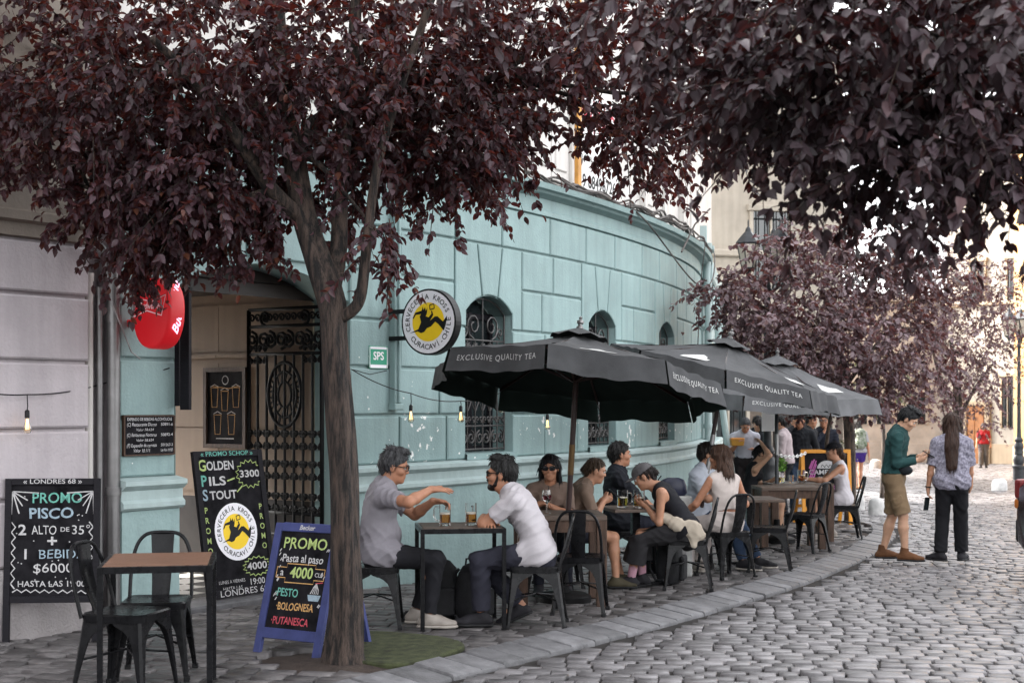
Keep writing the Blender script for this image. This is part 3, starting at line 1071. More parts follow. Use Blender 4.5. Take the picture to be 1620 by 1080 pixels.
panel(gp_, [(-9, -.4), (-4.6, -.4), (-4.6, .5), (-9, .5)], 0, .07, .02)
panel(gp_, [(-4.58, -.4), (-3.35, -.4), (-3.35, .5), (-4.58, .5)], 0, .10, .02)
panel(gp_, [(-3.34, -.4), (-3.1, -.4), (-3.1, .62), (-3.34, .62)], -.2, -.12, .02)
gp_.build("plinth", M['lilac_rough'], gb)
gf = MB()
sweep(gf, [(0, 2.83), (.05, 2.84), (.05, 2.93), (.09, 2.95), (.09, 3.01), (.05, 3.03), (.04, 3.6), (.12, 3.65), (.16, 3.75), (0, 3.8)], -24, -3.36)
strip(gf, -24, -3.36, 3.78, 11, .02)  # unseen upper run, lengthened likewise to keep sun off the street
a_, b_ = Wxy(-24, 0), Wxy(-3.37, 0)
gf.add([(a_[0], a_[1], 11), (b_[0], b_[1], 11), (b_[0] - 5, b_[1] + 3.5, 11), (a_[0] - 5, a_[1] + 3.5, 11)], [(0, 1, 2, 3)])
gf.build("frieze", M['beige_stone'], gb)
gpipe = MB()
def vpipe(mb, s, off, r, z0, z1, joints=()):
    x, y = Wxy(s, off)
    mb.tube([(x, y, z0), (x, y, z1)], r, 12)
    for z in joints:
        mb.tube([(x, y, z - .03), (x, y, z + .03)], r * 1.2, 12)
vpipe(gpipe, -3.31, -.03, .032, -.3, 2.62, (2.6,))
gpipe.build("plastic_pipe", M['white_wall'], gb, smooth=True)
gpipe = MB()
vpipe(gpipe, -3.13, .03, .052, -.3, 3.9, (1.0, 2.3))
vpipe(gpipe, -3.22, -.02, .028, -.3, 2.5, (2.5,))
gpipe.build("metal_pipe", M['metal'], gb, smooth=True)

# ---------------------------------------------------------------- buildings at the far end of the street
def facade(name, label, A, B, h, depth, m, zb, wins=(), doors=(), cor=True, trim=None, dm=None, base=None):
    """A to B is the visible front, left to right; wins (t, z, w, h) with z above zb"""
    root = thing(name, label, "building", (A[0], A[1], zb))
    A3, B3 = Vector((A[0], A[1], 0)), Vector((B[0], B[1], 0))
    e = (B3 - A3)
    ln = e.length
    e.normalize()
    nn = Vector((e.y, -e.x, 0))
    P = lambda t, off, z: tuple(e * t + nn * off + Vector((0, 0, z)))
    b = MB()
    b.add([P(0, 0, 0), P(ln, 0, 0), P(ln, -depth, 0), P(0, -depth, 0), P(0, 0, h), P(ln, 0, h), P(ln, -depth, h), P(0, -depth, h)],
          [(0, 1, 5, 4), (1, 2, 6, 5), (2, 3, 7, 6), (3, 0, 4, 7), (4, 5, 6, 7)])
    b.build("wall", m, root)
    t = MB()
    Wf = lambda a, off, z: P(a, off, z)
    bh = base[0] if base else .9
    panel(t, [(0, 0), (ln, 0), (ln, bh), (0, bh)], 0, .012 if base else .06, .01, Wf=Wf)
    if base:
        t.build("stone_base", base[1], root)
        t = MB()
    if cor:
        t.build("plinth", trim or m, root) if t.v else None
        for nm, zs in (("cornice", ((h - .5, h - .3, .12), (h - .3, h - .1, .3))), ("string_course", ((h * .48, h * .48 + .18, .12),))):
            t = MB()
            for z0, z1, o in zs:
                panel(t, [(-.05, z0), (ln + .05, z0), (ln + .05, z1), (-.05, z1)], 0, o, .03, Wf=Wf)
            t.build(nm, trim or m, root)
    for (x, z, w_, hh) in wins:
        f = MB()
        panel(f, [(x - w_ / 2, z), (x + w_ / 2, z), (x + w_ / 2, z + hh), (x - w_ / 2, z + hh)], .0, .02, .004, Wf=Wf)
        o = f.build("window", M['pane'], root)
        f = MB()
        for a, b_ in ((-w_ / 2 - .1, -w_ / 2), (w_ / 2, w_ / 2 + .1), (-.03, .03)):
            panel(f, [(x + a, z - .02), (x + b_, z - .02), (x + b_, z + hh), (x + a, z + hh)], .0, .08, .01, Wf=Wf)
        panel(f, [(x - w_ / 2 - .16, z + hh), (x + w_ / 2 + .16, z + hh), (x + w_ / 2 + .16, z + hh + .16), (x - w_ / 2 - .16, z + hh + .16)], 0, .12, .02, Wf=Wf)
        f.build("frame", trim or m, o)
        if w_ < 1.2:
            gr = MB()
            for q in range(4):
                xx = x - w_ / 2 + w_ * (q + .5) / 4
                gr.bar(P(xx, .1, z), P(xx, .1, z + hh), .025, .025)
            for q in (.1, .9):
                gr.bar(P(x - w_ / 2, .1, z + hh * q), P(x + w_ / 2, .1, z + hh * q), .025, .025)
            gr.build("grille", M['iron'], o)
    for (x, w_, hh) in doors:
        f = MB()
        panel(f, [(x - w_ / 2, 0), (x + w_ / 2, 0), (x + w_ / 2, hh), (x - w_ / 2, hh)], .0, .07, .01, Wf=Wf)
        for q in (-.25, .25):
            panel(f, [(x + q * w_ - w_ * .18, .3), (x + q * w_ + w_ * .18, .3), (x + q * w_ + w_ * .18, hh - .3), (x + q * w_ - w_ * .18, hh - .3)], .07, .1, .02, Wf=Wf)
        f.build("door", dm or M['hall_dark'], root)
        f = MB()
        for a, b_ in ((-w_ / 2 - .25, -w_ / 2), (w_ / 2, w_ / 2 + .25)):
            panel(f, [(x + a, 0), (x + b_, 0), (x + b_, hh + .2), (x + a, hh + .2)], .0, .16, .02, Wf=Wf)
        panel(f, [(x - w_ / 2, hh), (x + w_ / 2, hh), (x + w_ / 2, hh + .2), (x - w_ / 2, hh + .2)], .0, .15, .02, Wf=Wf)
        f.build("door_surround", trim or m, root)
    return root, P
stone = mat("pale_ashlar", (.30, .26, .225), .8, .22, scale=1.6, bump=.6, bscale=9, detail=8)
rough = mat("brown_rubble_stone", (.10, .08, .066), .9, .5, scale=2.4, bump=1, bscale=5, detail=8)
cream = wall_paint("cream_render", (.34, .26, .175), bump=.3)
ochre = wall_paint("ochre_render", (.36, .20, .07), bump=.3)
whiter = wall_paint("warm_white_render", (.34, .30, .25), bump=.3)
facade("stone_building", "brown rubble stone building with a dark shopfront behind the people on the left", (4.6, 36.5), (8.75, 37.6), 12.5, 9, whiter, gz(37) - .1, base=(4.3, rough),
       wins=[(1.0, .9, 1.0, 1.9), (3.55, .9, .8, 1.9), (2.2, 5.2, 1.0, 2)], doors=[(2.75, 1.1, 2.5)])
facade("ashlar_building", "long pale ashlar building with small barred windows across the far end of the street", (8.5, 64), (19.4, 62), 7.4, 8, stone, gz(63) - .1,
       wins=[(1.5, 1.7, .8, 1.2), (6.95, 1.75, .62, 1.2), (8.0, 1.75, .62, 1.2), (9.4, 1.75, .7, 1.2)], doors=[(5.75, .95, 2.7)])
facade("cream_building", "tall cream building with a brown door and white upper storey, left of the ochre one", (18.8, 61.5), (21.3, 58.6), 14, 6, whiter, gz(60) - .1,
       wins=[(1.5, 6.9, .62, 1.7), (3.2, 6.9, .6, 1.7), (2.9, 1.6, .5, 2.1)], doors=[(1.45, .85, 2.5)], trim=cream, dm=mat("brown_door", (.26, .11, .04), .5, .2))
oc, OP = facade("ochre_building", "ochre yellow building with dark barred windows at the right edge", (20.3, 57.5), (17.6, 41.5), 13, 7, ochre, gz(50) - .3,
       wins=[(3.5, 1.6, 1.0, 2.2), (8.5, 1.6, 1.0, 2.2), (3.5, 6.6, 1, 2.2), (8.5, 6.6, 1, 2.2), (13, 1.6, 1, 2.2)], trim=cream)
# ---------------------------------------------------------------- lettering
TXT = {}
def text_geo(body, shear=0.0, bold=0.0, space=1.0, res=3):
    key = (body, shear, bold, space, res)
    if key not in TXT:
        cu = bpy.data.curves.new("t", 'FONT')
        cu.body = body
        cu.align_x = 'CENTER'
        cu.align_y = 'CENTER'
        cu.shear = shear
        cu.offset = bold
        cu.space_character = space
        cu.resolution_u = res
        cu.fill_mode = 'FRONT'
        ob = bpy.data.objects.new("t", cu)
        me = bpy.data.meshes.new_from_object(ob)
        vs = [tuple(v.co) for v in me.vertices]
        fs = [tuple(p.vertices) for p in me.polygons]
        bpy.data.objects.remove(ob)
        bpy.data.curves.remove(cu)
        bpy.data.meshes.remove(me)
        TXT[key] = (vs, fs)
    return TXT[key]

def text(mb, body, x, y, size, place, mi=0, width=None, shear=0.0, bold=0.0, space=1.0, wob=0.0, rot=0.0):
    """place(x, y) -> point on the sign's face; the letters are thin flat shapes lying on it"""
    vs, fs = text_geo(body, shear, bold, space)
    if not vs:
        return
    xs = [v[0] for v in vs]
    k = size
    kx = k
    if width:
        kx = width / max(1e-6, max(xs) - min(xs))
    ph = random.uniform(0, 6)
    out = []
    cr, sr = math.cos(rot), math.sin(rot)
    for vx, vy, _ in vs:
        a, b = vx * kx, vy * k
        if wob:
            a += wob * k * math.sin(b / k * 5 + a / k * 2.1 + ph)
            b += wob * k * (math.sin(a / k * 1.7 + ph) + .7 * math.sin(a / k * 4.3 + ph * 2))
        a, b = a * cr - b * sr, a * sr + b * cr
        out.append(place(x + a, y + b))
    mb.add(out, fs, mi)

def stroke(mb, pts, wd, place, mi=0):
    """a chalk line of width wd along pts, flat on the board"""
    P = [Vector(p) for p in pts]
    vs, fs = [], []
    for i, p in enumerate(P):
        t = (P[min(i + 1, len(P) - 1)] - P[max(i - 1, 0)])
        t = t.normalized() if t.length else Vector((1, 0))
        n_ = Vector((-t.y, t.x)) * wd / 2 * random.uniform(.8, 1.15)
        vs += [place(p.x + n_.x, p.y + n_.y), place(p.x - n_.x, p.y - n_.y)]
    for i in range(len(P) - 1):
        fs.append((2 * i, 2 * i + 1, 2 * i + 3, 2 * i + 2))
    mb.add(vs, fs, mi)

def poly_fill(mb, pts, place, mi=0):
    from mathutils.geometry import tessellate_polygon
    tri = tessellate_polygon([[Vector((p[0], p[1], 0)) for p in pts]])
    mb.add([place(*p) for p in pts], [tuple(t) for t in tri], mi)

# ---------------------------------------------------------------- bistro chairs of pressed steel (seat faces +X)
def chair(material):
    root = thing("metal_chair", "chair", "chair")
    # seat: rounded square with a rolled rim and a shallow dish
    s = MB()
    def rr(h, r, z, n=5):
        pts = []
        for cx, cy, a0 in ((h - r, h - r, 0), (-h + r, h - r, 90), (-h + r, -h + r, 180), (h - r, -h + r, 270)):
            for i in range(n + 1):
                a = R(a0 + 90 * i / n)
                pts.append((cx + r * math.cos(a), cy + r * math.sin(a), z))
        return pts
    rings = [rr(.172, .05, .405), rr(.188, .055, .41), rr(.19, .055, .448), rr(.182, .055, .457), rr(.165, .05, .455), rr(.13, .05, .450), rr(.05, .03, .448)]
    m = len(rings[0])
    vs = sum(rings, [])
    fs = [(q * m + i, q * m + (i + 1) % m, (q + 1) * m + (i + 1) % m, (q + 1) * m + i) for q in range(len(rings) - 1) for i in range(m)]
    fs.append(tuple((len(rings) - 1) * m + i for i in range(m)))
    s.add(vs, fs)
    s.build("seat", material, root, smooth=True, angle=40)
    # legs: two tapering plates folded along the outer corner, arching into the apron
    for sx in (1, -1):
        for sy in (1, -1):
            lg = MB()
            top = Vector((sx * .178, sy * .178, .42))
            foot = Vector((sx * (.215 if sx > 0 else .235), sy * .215, 0))
            lv = [(0, .178), (.06, .16), (.13, .105), (.2, .075), (.3, .058), (.55, .043), (.8, .032), (.93, .028), (1, .028)]
            ringo = []
            for t, w_ in lv:
                c = top.lerp(foot, t)
                th = .012
                a = c + Vector((-sx * w_, 0, 0))
                b = c + Vector((0, -sy * w_, 0))
                ch_ = .014
                c1, c2 = c + Vector((-sx * ch_, 0, 0)), c + Vector((0, -sy * ch_, 0))
                inn = Vector((-sx * th, -sy * th, 0))
                ringo.append([a, c1, c2, b, b + Vector((-sx * th, 0, 0)), c + inn * 1.3, a + Vector((0, -sy * th, 0))])
            n = 7
            vs = [tuple(p) for r_ in ringo for p in r_]
            fs = [(q * n + i, q * n + (i + 1) % n, (q + 1) * n + (i + 1) % n, (q + 1) * n + i) for q in range(len(lv) - 1) for i in range(n)]
            fs += [tuple(range(n)), tuple((len(lv) - 1) * n + i for i in reversed(range(n)))]
            lg.add(vs, fs)
            lo = lg.build("leg", material, root, smooth=True, angle=35)
            ft = MB()
            ft.box((foot.x - sx * .012, foot.y - sy * .012, .012), (.036, .036, .03))
            ft.build("foot_cap", M['black'], lo, bev=.004)
    br = MB()
    for sy in (1, -1):
        br.tube([(-.19, -.19 * sy, .2), (0, 0, .24), (.19, .19 * sy, .2)], .007, 6)
    br.build("cross_brace", material, root, smooth=True)
    hp = MB()
    pts = []
    for t in np.linspace(0, 1, 31):
        a = PI * t
        y = -.185 * math.copysign(abs(math.cos(a)) ** .55, math.cos(a))
        z = .43 + .40 * math.sin(a) ** .62 if 0 < t < 1 else .43
        pts.append((-.175 - (z - .43) * .27, y, z))
    hp.tube(pts, .0115, 10)
    hp.build("back_hoop", material, root, smooth=True)
    sl = MB()
    vs, fs = [], []
    nz, ny = 10, 6
    for f, off in ((0, 0), (1, -.006)):
        for i in range(nz + 1):
            t = i / nz
            z = .44 + .385 * t
            for j in range(ny + 1):
                q = (j / ny * 2 - 1)
                hw = .052 + .018 * t
                emb = .004 if (abs(q) < .5 and .62 < t < .9) else 0
                vs.append((-.176 - (z - .43) * .27 - .022 * math.sin(PI * t) + .012 * q * q + off + emb, q * hw, z))
    k = (nz + 1) * (ny + 1)
    for i in range(nz):
        for j in range(ny):
            a = i * (ny + 1) + j
            fs.append((a, a + 1, a + ny + 2, a + ny + 1))
            fs.append((k + a + ny + 1, k + a + ny + 2, k + a + 1, k + a))
    for i in range(nz):
        for j in (0, ny):
            a, b = i * (ny + 1) + j, (i + 1) * (ny + 1) + j
            fs.append((a, b, k + b, k + a))
    sl.add(vs, fs)
    sl.build("back_slat", material, root, smooth=True, angle=50)
    return root
CH = {'black': chair(M['chair']), 'worn': chair(M['chair_worn'])}
used = set()
def put_chair(x, y, deg, label, kind='black', group="metal bistro chairs"):
    loc, rz = (x, y, gz(y) + .004), R(deg)
    if kind not in used:
        used.add(kind)
        o = CH[kind]
        o.location, o.rotation_euler = loc, (0, 0, rz)
        o["label"], o["group"] = label, group
        return o
    return dup(CH[kind], loc, rz, label, group)
put_chair(-2.16, 7.98, -14, "glossy black metal chair left of the small wood-topped table, turned towards it")
put_chair(-2.13, 8.52, -84, "glossy black metal chair behind the small wood-topped table, facing the street")
put_chair(-1.03, 10.62, 2, "dark metal chair under the man in glasses who gestures with both hands", 'worn')
put_chair(.18, 10.66, 176, "gunmetal chair under the bearded man leaning on folded arms", 'worn')
put_chair(.55, 11.42, 82, "empty black metal chair with its back to the street, at the wine table")
put_chair(1.62, 13.15, 172, "gunmetal chair under the woman in the grey cap", 'worn')
put_chair(1.06, 14.25, 0, "dark metal chair under the man in the black shirt", 'worn')
put_chair(2.12, 14.15, 118, "gunmetal chair under the woman in the white sleeveless top", 'worn')
put_chair(2.66, 14.72, 168, "empty dark metal chair behind the back of the woman in the white top")
put_chair(3.50, 17.0, 140, "empty black metal chair pulled up to the far wooden table, back to the street")
put_chair(4.40, 18.9, 174, "black metal chair under the woman in the black cap")
put_chair(3.12, 18.75, 4, "black metal chair under the woman raising her hand to her hair")
put_chair(.44, 13.3, 4, "black metal chair under the young woman with the phone at the wine table")
put_chair(.34, 12.92, -90, "black metal chair under the dark haired woman in sunglasses")
put_chair(1.98, 15.2, -20, "black metal chair under the bearded man in the pale shirt")

# ---------------------------------------------------------------- tables
def steel_table(loc, rz, wd, dp_, label, top):
    r = thing("steel_table", label, "table", (loc[0], loc[1], gz(loc[1])), rz, "tables on the pavement")
    t = MB()
    t.box((0, 0, .742), (wd - .05, dp_ - .05, .018))
    t.build("tabletop", top, r, bev=.002)
    f = MB()
    h = .73
    for sy in (1, -1):
        f.box((0, sy * (dp_ - .03) / 2, h), (wd - .06, .03, .036))
    for sx in (1, -1):
        f.box((sx * (wd - .03) / 2, 0, h), (.03, dp_ - .06, .036))
    f.build("frame", M['chair'], r, bev=.002)
    for sx in (1, -1):
        for sy in (1, -1):
            l = MB()
            l.box((sx * (wd - .03) / 2, sy * (dp_ - .03) / 2, .38), (.03, .03, .735))
            lo = l.build("leg", M['chair'], r, bev=.002)
            c = MB()
            c.lathe([(.02, -.0), (.022, .008), (.012, .014)], (sx * (wd - .03) / 2, sy * (dp_ - .03) / 2, .002), 10)
            c.build("foot", M['black'], lo)
    return r
steel_table((-1.97, 7.95), R(10), .60, .72, "small black steel table with a reddish brown wood top, in the left foreground", M['wood_top'])
steel_table((-.395, 10.7), R(8), .63, .60, "black steel table between the two men, carrying two amber beers", M['wood_grey'])

def wood_table(loc, rz, wd, dp_, label, leg=.085, h=.76):
    r = thing("wooden_table", label, "table", (loc[0], loc[1], gz(loc[1])), rz, "tables on the pavement")
    t = MB()
    n = 4
    for i in range(n):
        t.box((0, -dp_ / 2 + dp_ * (i + .5) / n, h - .02), (wd, dp_ / n - .004, .04))
    t.build("tabletop", M['wood_grey'], r, bev=.004)
    a = MB()
    for sy in (1, -1):
        a.box((0, sy * (dp_ / 2 - .035), h - .09), (wd - 2 * leg, .03, .10))
    for sx in (1, -1):
        a.box((sx * (wd / 2 - .035), 0, h - .09), (.03, dp_ - 2 * leg, .10))
    a.build("apron", M['wood_thick'], r, bev=.003)
    for sx in (1, -1):
        for sy in (1, -1):
            l = MB()
            l.box((sx * (wd / 2 - leg / 2), sy * (dp_ / 2 - leg / 2), (h - .042) / 2), (leg, leg, h - .042))
            l.build("leg", M['wood_thick'], r, bev=.005)
    return r
wood_table((.40, 12.08), R(3), .74, .66, "thick dark wooden table with a glass of red wine, around the first parasol pole")
wood_table((3.42, 17.62), R(4), .80, .55, "thick dark wooden table beside the third parasol pole")
wood_table((3.75, 18.72), R(4), .82, .6, "far wooden table carrying a mug, a tumbler and a herb jar")

def pedestal(loc, rz, wd, label, top, h=.735):
    r = thing("pedestal_table", label, "table", (loc[0], loc[1], gz(loc[1])), rz, "tables on the pavement")
    t = MB()
    t.box((0, 0, h - .015), (wd, wd, .03))
    t.build("tabletop", top, r, bev=.004)
    p = MB()
    p.box((0, 0, .36), (.075, .075, .70))
    p.build("pedestal", M['chair'], r, bev=.004)
    p = MB()
    for a in (0, PI / 2):
        p.bar((-.24 * math.cos(a), -.24 * math.sin(a), .018 + (.003 if a else 0)), (.24 * math.cos(a), .24 * math.sin(a), .018 + (.003 if a else 0)), .06, .03)
    p.build("foot", M['chair'], r, bev=.004)
    return r
pedestal((1.16, 13.38), R(12), .56, "small wood topped table on a black post with two golden beers", M['wood_grey'])
pedestal((2.58, 15.45), R(5), .62, "small table with an ashtray behind the woman in the white top", M['wood_grey'], .72)

# ---------------------------------------------------------------- drinks and things on the tables
def mug(x, y, z, label, beer, fill=.45, foam=.012, h=.165, r=.043, ang=180, handle=True, group="beer mugs on the tables"):
    root = thing("beer_mug", label, "beer mug", (x, y, z), R(ang), group)
    b = MB()
    b.lathe([(r * .93, 0), (r, .004), (r, h), (r - .004, h), (r - .004, .018), (0, .016)], n=16)
    b.build("glass", M['glass'], root, smooth=True)
    l = MB()
    l.lathe([(0, .019), (r - .0055, .020), (r - .0055, .018 + (h - .02) * fill), (0, .018 + (h - .02) * fill)], n=16)
    l.build("beer", beer, root, smooth=True)
    if foam:
        l = MB()
        z0 = .0185 + (h - .02) * fill
        l.lathe([(r - .0055, z0), (r - .0055, z0 + foam), (0, z0 + foam + .002)], n=16)
        l.build("foam", M['foam'], root, smooth=True)
    if handle:
        hd = MB()
        hd.tube([(r - .002, 0, h * .83), (r + .028, 0, h * .83), (r + .038, 0, h * .7), (r + .038, 0, h * .4), (r + .026, 0, h * .22), (r - .002, 0, h * .2)], .007, 8)
        hd.build("handle", M['glass'], root, smooth=True)
    return root
tz = lambda y, h=.751: gz(y) + h
mug(px(704, 10.66), 10.66, tz(10.66), "half full amber beer mug below the gesturing hands", M['amber_beer'], ang=180)
mug(px(745, 10.72), 10.72, tz(10.72), "half full amber beer mug beside the folded arms", M['amber_beer'], ang=80)
mug(px(985, 13.3), 13.3, tz(13.3, .736), "golden beer mug nearer the man in the black shirt", M['gold_beer'], .5, .008, ang=0, r=.052)
mug(px(1011, 13.25), 13.25, tz(13.25, .736), "golden beer mug nearer the woman in the grey cap", M['gold_beer'], .5, .008, ang=100, r=.052)
mug(px(1268, 18.7), 18.7, tz(18.7, .761), "amber beer mug in front of the orange framed sign", M['amber_beer'], .5, .01, ang=10, r=.05)
def tumbler(x, y, z, label, h=.1, r=.035):
    o = thing("tumbler", label, "glass", (x, y, z))
    b = MB()
    b.lathe([(r * .85, 0), (r, h), (r - .003, h), (r * .82, .01), (0, .01)], n=14)
    b.build("glass", M['glass'], o, smooth=True)
tumbler(px(1252, 18.72), 18.72, tz(18.72, .761), "clear tumbler left of the amber mug on the far table")
wg = thing("wine_glass", "stemmed glass of red wine in front of the woman in sunglasses", "wine glass", (px(865, 12.05), 12.05, tz(12.05, .761)))
b = MB()
b.lathe([(.034, 0), (.034, .003), (.006, .008), (.0045, .075), (.012, .085), (.036, .115), (.041, .14), (.036, .175), (.033, .195), (.0315, .195), (.0345, .17), (.0395, .14), (.034, .117), (0, .088)], n=18)
b.build("bowl", M['glass'], wg, smooth=True)
b = MB()
b.lathe([(0, .0885), (.033, .1175), (.038, .14), (.0365, .152), (0, .152)], n=18)
b.build("wine", M['wine'], wg, smooth=True)
b = MB()
b.tube([(0, 0, .10), (.012, 0, .2), (.02, 0, .235)], .003, 6)
b.build("straw", M['black'], wg)
hj = thing("herb_jar", "tall jar of fresh green herbs on the far wooden table", "herb jar", (px(1236, 18.7), 18.7, tz(18.7, .761)))
b = MB()
b.lathe([(.045, 0), (.05, .01), (.05, .15), (.047, .15), (.047, .012), (0, .012)], n=14)
b.build("jar", M['glass'], hj, smooth=True)
b = MB()
b.lathe([(0, .014), (.045, .014), (.045, .07), (0, .07)], n=14)
b.build("water", M['gold_beer'], hj, smooth=True)
b = MB()
for i in range(160):
    a, rr_, z = random.uniform(0, 6.3), random.uniform(.0, .075), random.uniform(.15, .32)
    c = Vector((rr_ * math.cos(a), rr_ * math.sin(a), z))
    u_ = Vector((random.gauss(0, 1), random.gauss(0, 1), random.gauss(0, 1))).normalized() * .022
    v_ = u_.orthogonal().normalized() * .012
    b.add([tuple(c - u_), tuple(c + v_), tuple(c + u_), tuple(c - v_)], [(0, 1, 2, 3)])
b.build("herbs", mat("fresh_herb_green", (.10, .22, .03), .5, .4, scale=30), hj)
at = thing("ashtray", "low glass ashtray on the small table behind the woman in white", "ashtray", (2.46, 15.35, tz(15.35, .721)))
b = MB()
b.lathe([(.05, 0), (.055, .03), (.05, .032), (.04, .012), (0, .012)], n=16)
b.build("bowl", M['glass'], at, smooth=True)

# ---------------------------------------------------------------- chalkboards
def board_place(off=.0):
    return lambda x, y: (x, -off, y)
LM = [M['cw'], M['cteal'], M['cblue'], M['cyel'], M['corg'], M['cred'], M['cpink'], M['sign_white'], M['yellow'], M['black']]
W_, T_, B_, Y_, O_, R_, P_, SW, SY, SK = range(10)

def kross_logo(mb, cx, cy, r, place, lift):
    """round brewery emblem: white disc, yellow sun, black running figure, lettering round the rim"""
    pl = [lambda x, y, q=q: place(x, y, q) for q in (0, lift, 2 * lift)]
    disc = lambda rad, n=40: [(cx + rad * math.cos(a), cy + rad * math.sin(a)) for a in np.linspace(0, 2 * PI, n + 1)[:-1]]
    poly_fill(mb, disc(r * 1.0), pl[0], SW)
    poly_fill(mb, disc(r * .62), pl[1], SY)
    fig = [(-.80, -.36), (-.42, -.22), (-.30, .02), (-.36, .22), (-.30, .30), (-.52, .28), (-.62, .14), (-.66, .17), (-.54, .36), (-.28, .42), (-.23, .56), (-.20, .44), (-.13, .54), (-.10, .40), (-.03, .52), (-.05, .33), (-.10, .22), (.02, .18), (.14, .30), (.12, .40), (.17, .40), (.22, .26), (.08, .06), (.28, .20), (.40, .20), (.62, .02), (.80, .22), (.74, -.10), (.66, -.30), (.60, -.24), (.42, -.06), (.30, .02), (.12, -.14), (-.06, -.20), (-.16, -.32), (-.30, -.36), (-.44, -.30)]
    poly_fill(mb, [(cx + r * .92 * x, cy + r * .92 * (y - .02)) for x, y in fig], pl[2], SK)
    for sx in (0,):
        mug_ = [(.08, .42), (.26, .46), (.24, .62), (.06, .58)]
        for i in range(4):
            stroke(mb, [(cx + r * .92 * mug_[i][0], cy + r * .92 * mug_[i][1]), (cx + r * .92 * mug_[(i + 1) % 4][0], cy + r * .92 * mug_[(i + 1) % 4][1])], r * .035, pl[2], SK)
    def ring(s, a0, a1, rad, flip):
        n = len(s)
        for i, c in enumerate(s):
            if c == ' ':
                continue
            a = a0 + (a1 - a0) * i / (n - 1)
            x, y = cx + rad * math.cos(a), cy + rad * math.sin(a)
            text(mb, c, x, y, r * .235, pl[1], SK, rot=a + (PI / 2 if flip else -PI / 2), bold=.012)
    ring("CERVECERÍA KROSS", R(196), R(26), r * .80, False)
    ring("CURACAVÍ-CHILE", R(222), R(365), r * .80, True)

def frame_board(root, wd, h, leg, th, frame_m, border, rows, name="front_panel", low=None):
    """upright panel in the local xz plane, facing -y, bottom of the legs at z 0; rows(mb, place) draws on it"""
    f = MB()
    lo = leg
    f.box((-wd / 2 + border / 2, 0, h / 2), (border, th, h))
    f.box((wd / 2 - border / 2, 0, h / 2), (border, th, h))
    f.box((0, 0, h - border / 2), (wd - 2 * border, th * .98, border))
    f.box((0, 0, lo + (low or border) / 2), (wd - 2 * border, th * .98, low or border))
    fo = f.build("frame", frame_m, root, bev=.003)
    p = MB()
    p.box((0, .004, (lo + h) / 2), (wd - 2 * border, th * .45, h - lo - border * .5))
    p.build("chalk_panel", M['chalk'], root)
    t = MB()
    y0 = -(th * .45 / 2) + .004 - .0022
    rows(t, lambda x, z, q=0: (x, y0 - q, z))
    tf = MB()
    return t, fo

def zigzag(mb, place, pts, n, amp, wd, mi):
    a, b = Vector(pts[0]), Vector(pts[1])
    d = b - a
    nn = Vector((-d.y, d.x)).normalized()
    stroke(mb, [tuple(a + d * i / n + nn * (amp if i % 2 else -amp)) for i in range(n + 1)], wd, place, mi)

# "PROMO PISCO" board leaning by the grey plinth
r = thing("chalkboard_sign", "black chalkboard listing PROMO PISCO for $6000, leaning by the grey plinth", "chalkboard", (px(80, 9.85), 9.85, gz(9.85)), R(6), "chalkboard signs")
r.rotation_euler = (R(-4), 0, R(4))
def rows(t, pl0):
    pl = lambda x, z, q=0: pl0(x, .352 + (z - .262) * .885, q)
    text(t, "PROMO", .03, .985, .115, pl, T_, width=.34, bold=.01, wob=.006)
    text(t, "PISCO", -.01, .865, .115, pl, B_, width=.30, bold=.02, wob=.02)
    text(t, "2", -.205, .735, .115, pl, W_, bold=.02)
    text(t, "ALTO", -.055, .735, .10, pl, W_, width=.17, wob=.02)
    text(t, "DE", .085, .74, .05, pl, W_, width=.06, bold=.01)
    text(t, "35°", .195, .735, .10, pl, W_, width=.12, wob=.02)
    text(t, "+", -.0, .645, .13, pl, W_, bold=.02)
    text(t, "1", -.18, .545, .11, pl, W_, bold=.02)
    text(t, "BEBIDA", .07, .545, .10, pl, B_, width=.32, wob=.02)
    text(t, "$6000", .01, .435, .105, pl, W_, width=.27, wob=.02)
    text(t, "HASTA LAS 19:00", .0, .315, .065, pl, W_, width=.46, wob=.015, bold=.008)
    for sx in (-1, 1):
        c = (sx * .275, 1.04)
        for q, a in enumerate((268, 285, 305, 330, 356)):
            aa = R(a if sx < 0 else 540 - a)
            stroke(t, [(c[0], c[1]), (c[0] + .2 * math.cos(aa) * (.6 if q in (2, 3) else .9), c[1] + .2 * math.sin(aa) * (.7 if q in (2, 3) else .9))], .009, pl, W_)
        zigzag(t, pl, ((sx * .265, .80), (sx * .265, .28)), 13, .014, .009, W_)
    zigzag(t, pl, ((-.265, .265), (.265, .25)), 17, .012, .009, W_)
    for i in range(26):
        x, z = random.uniform(-.25, .25), random.uniform(.3, 1.0)
        stroke(t, [(x, z), (x + .006, z + .006)], .009, pl, W_)
t, fo = frame_board(r, .65, 1.13, .27, .035, M['chalk_frame'], .045, rows)
text(t, "« LONDRES 68 »", 0, 1.108, .045, lambda x, z, q=0: (x, -.0195, z), W_, width=.4, bold=.01)
t.build("chalk_lettering", LM, r)

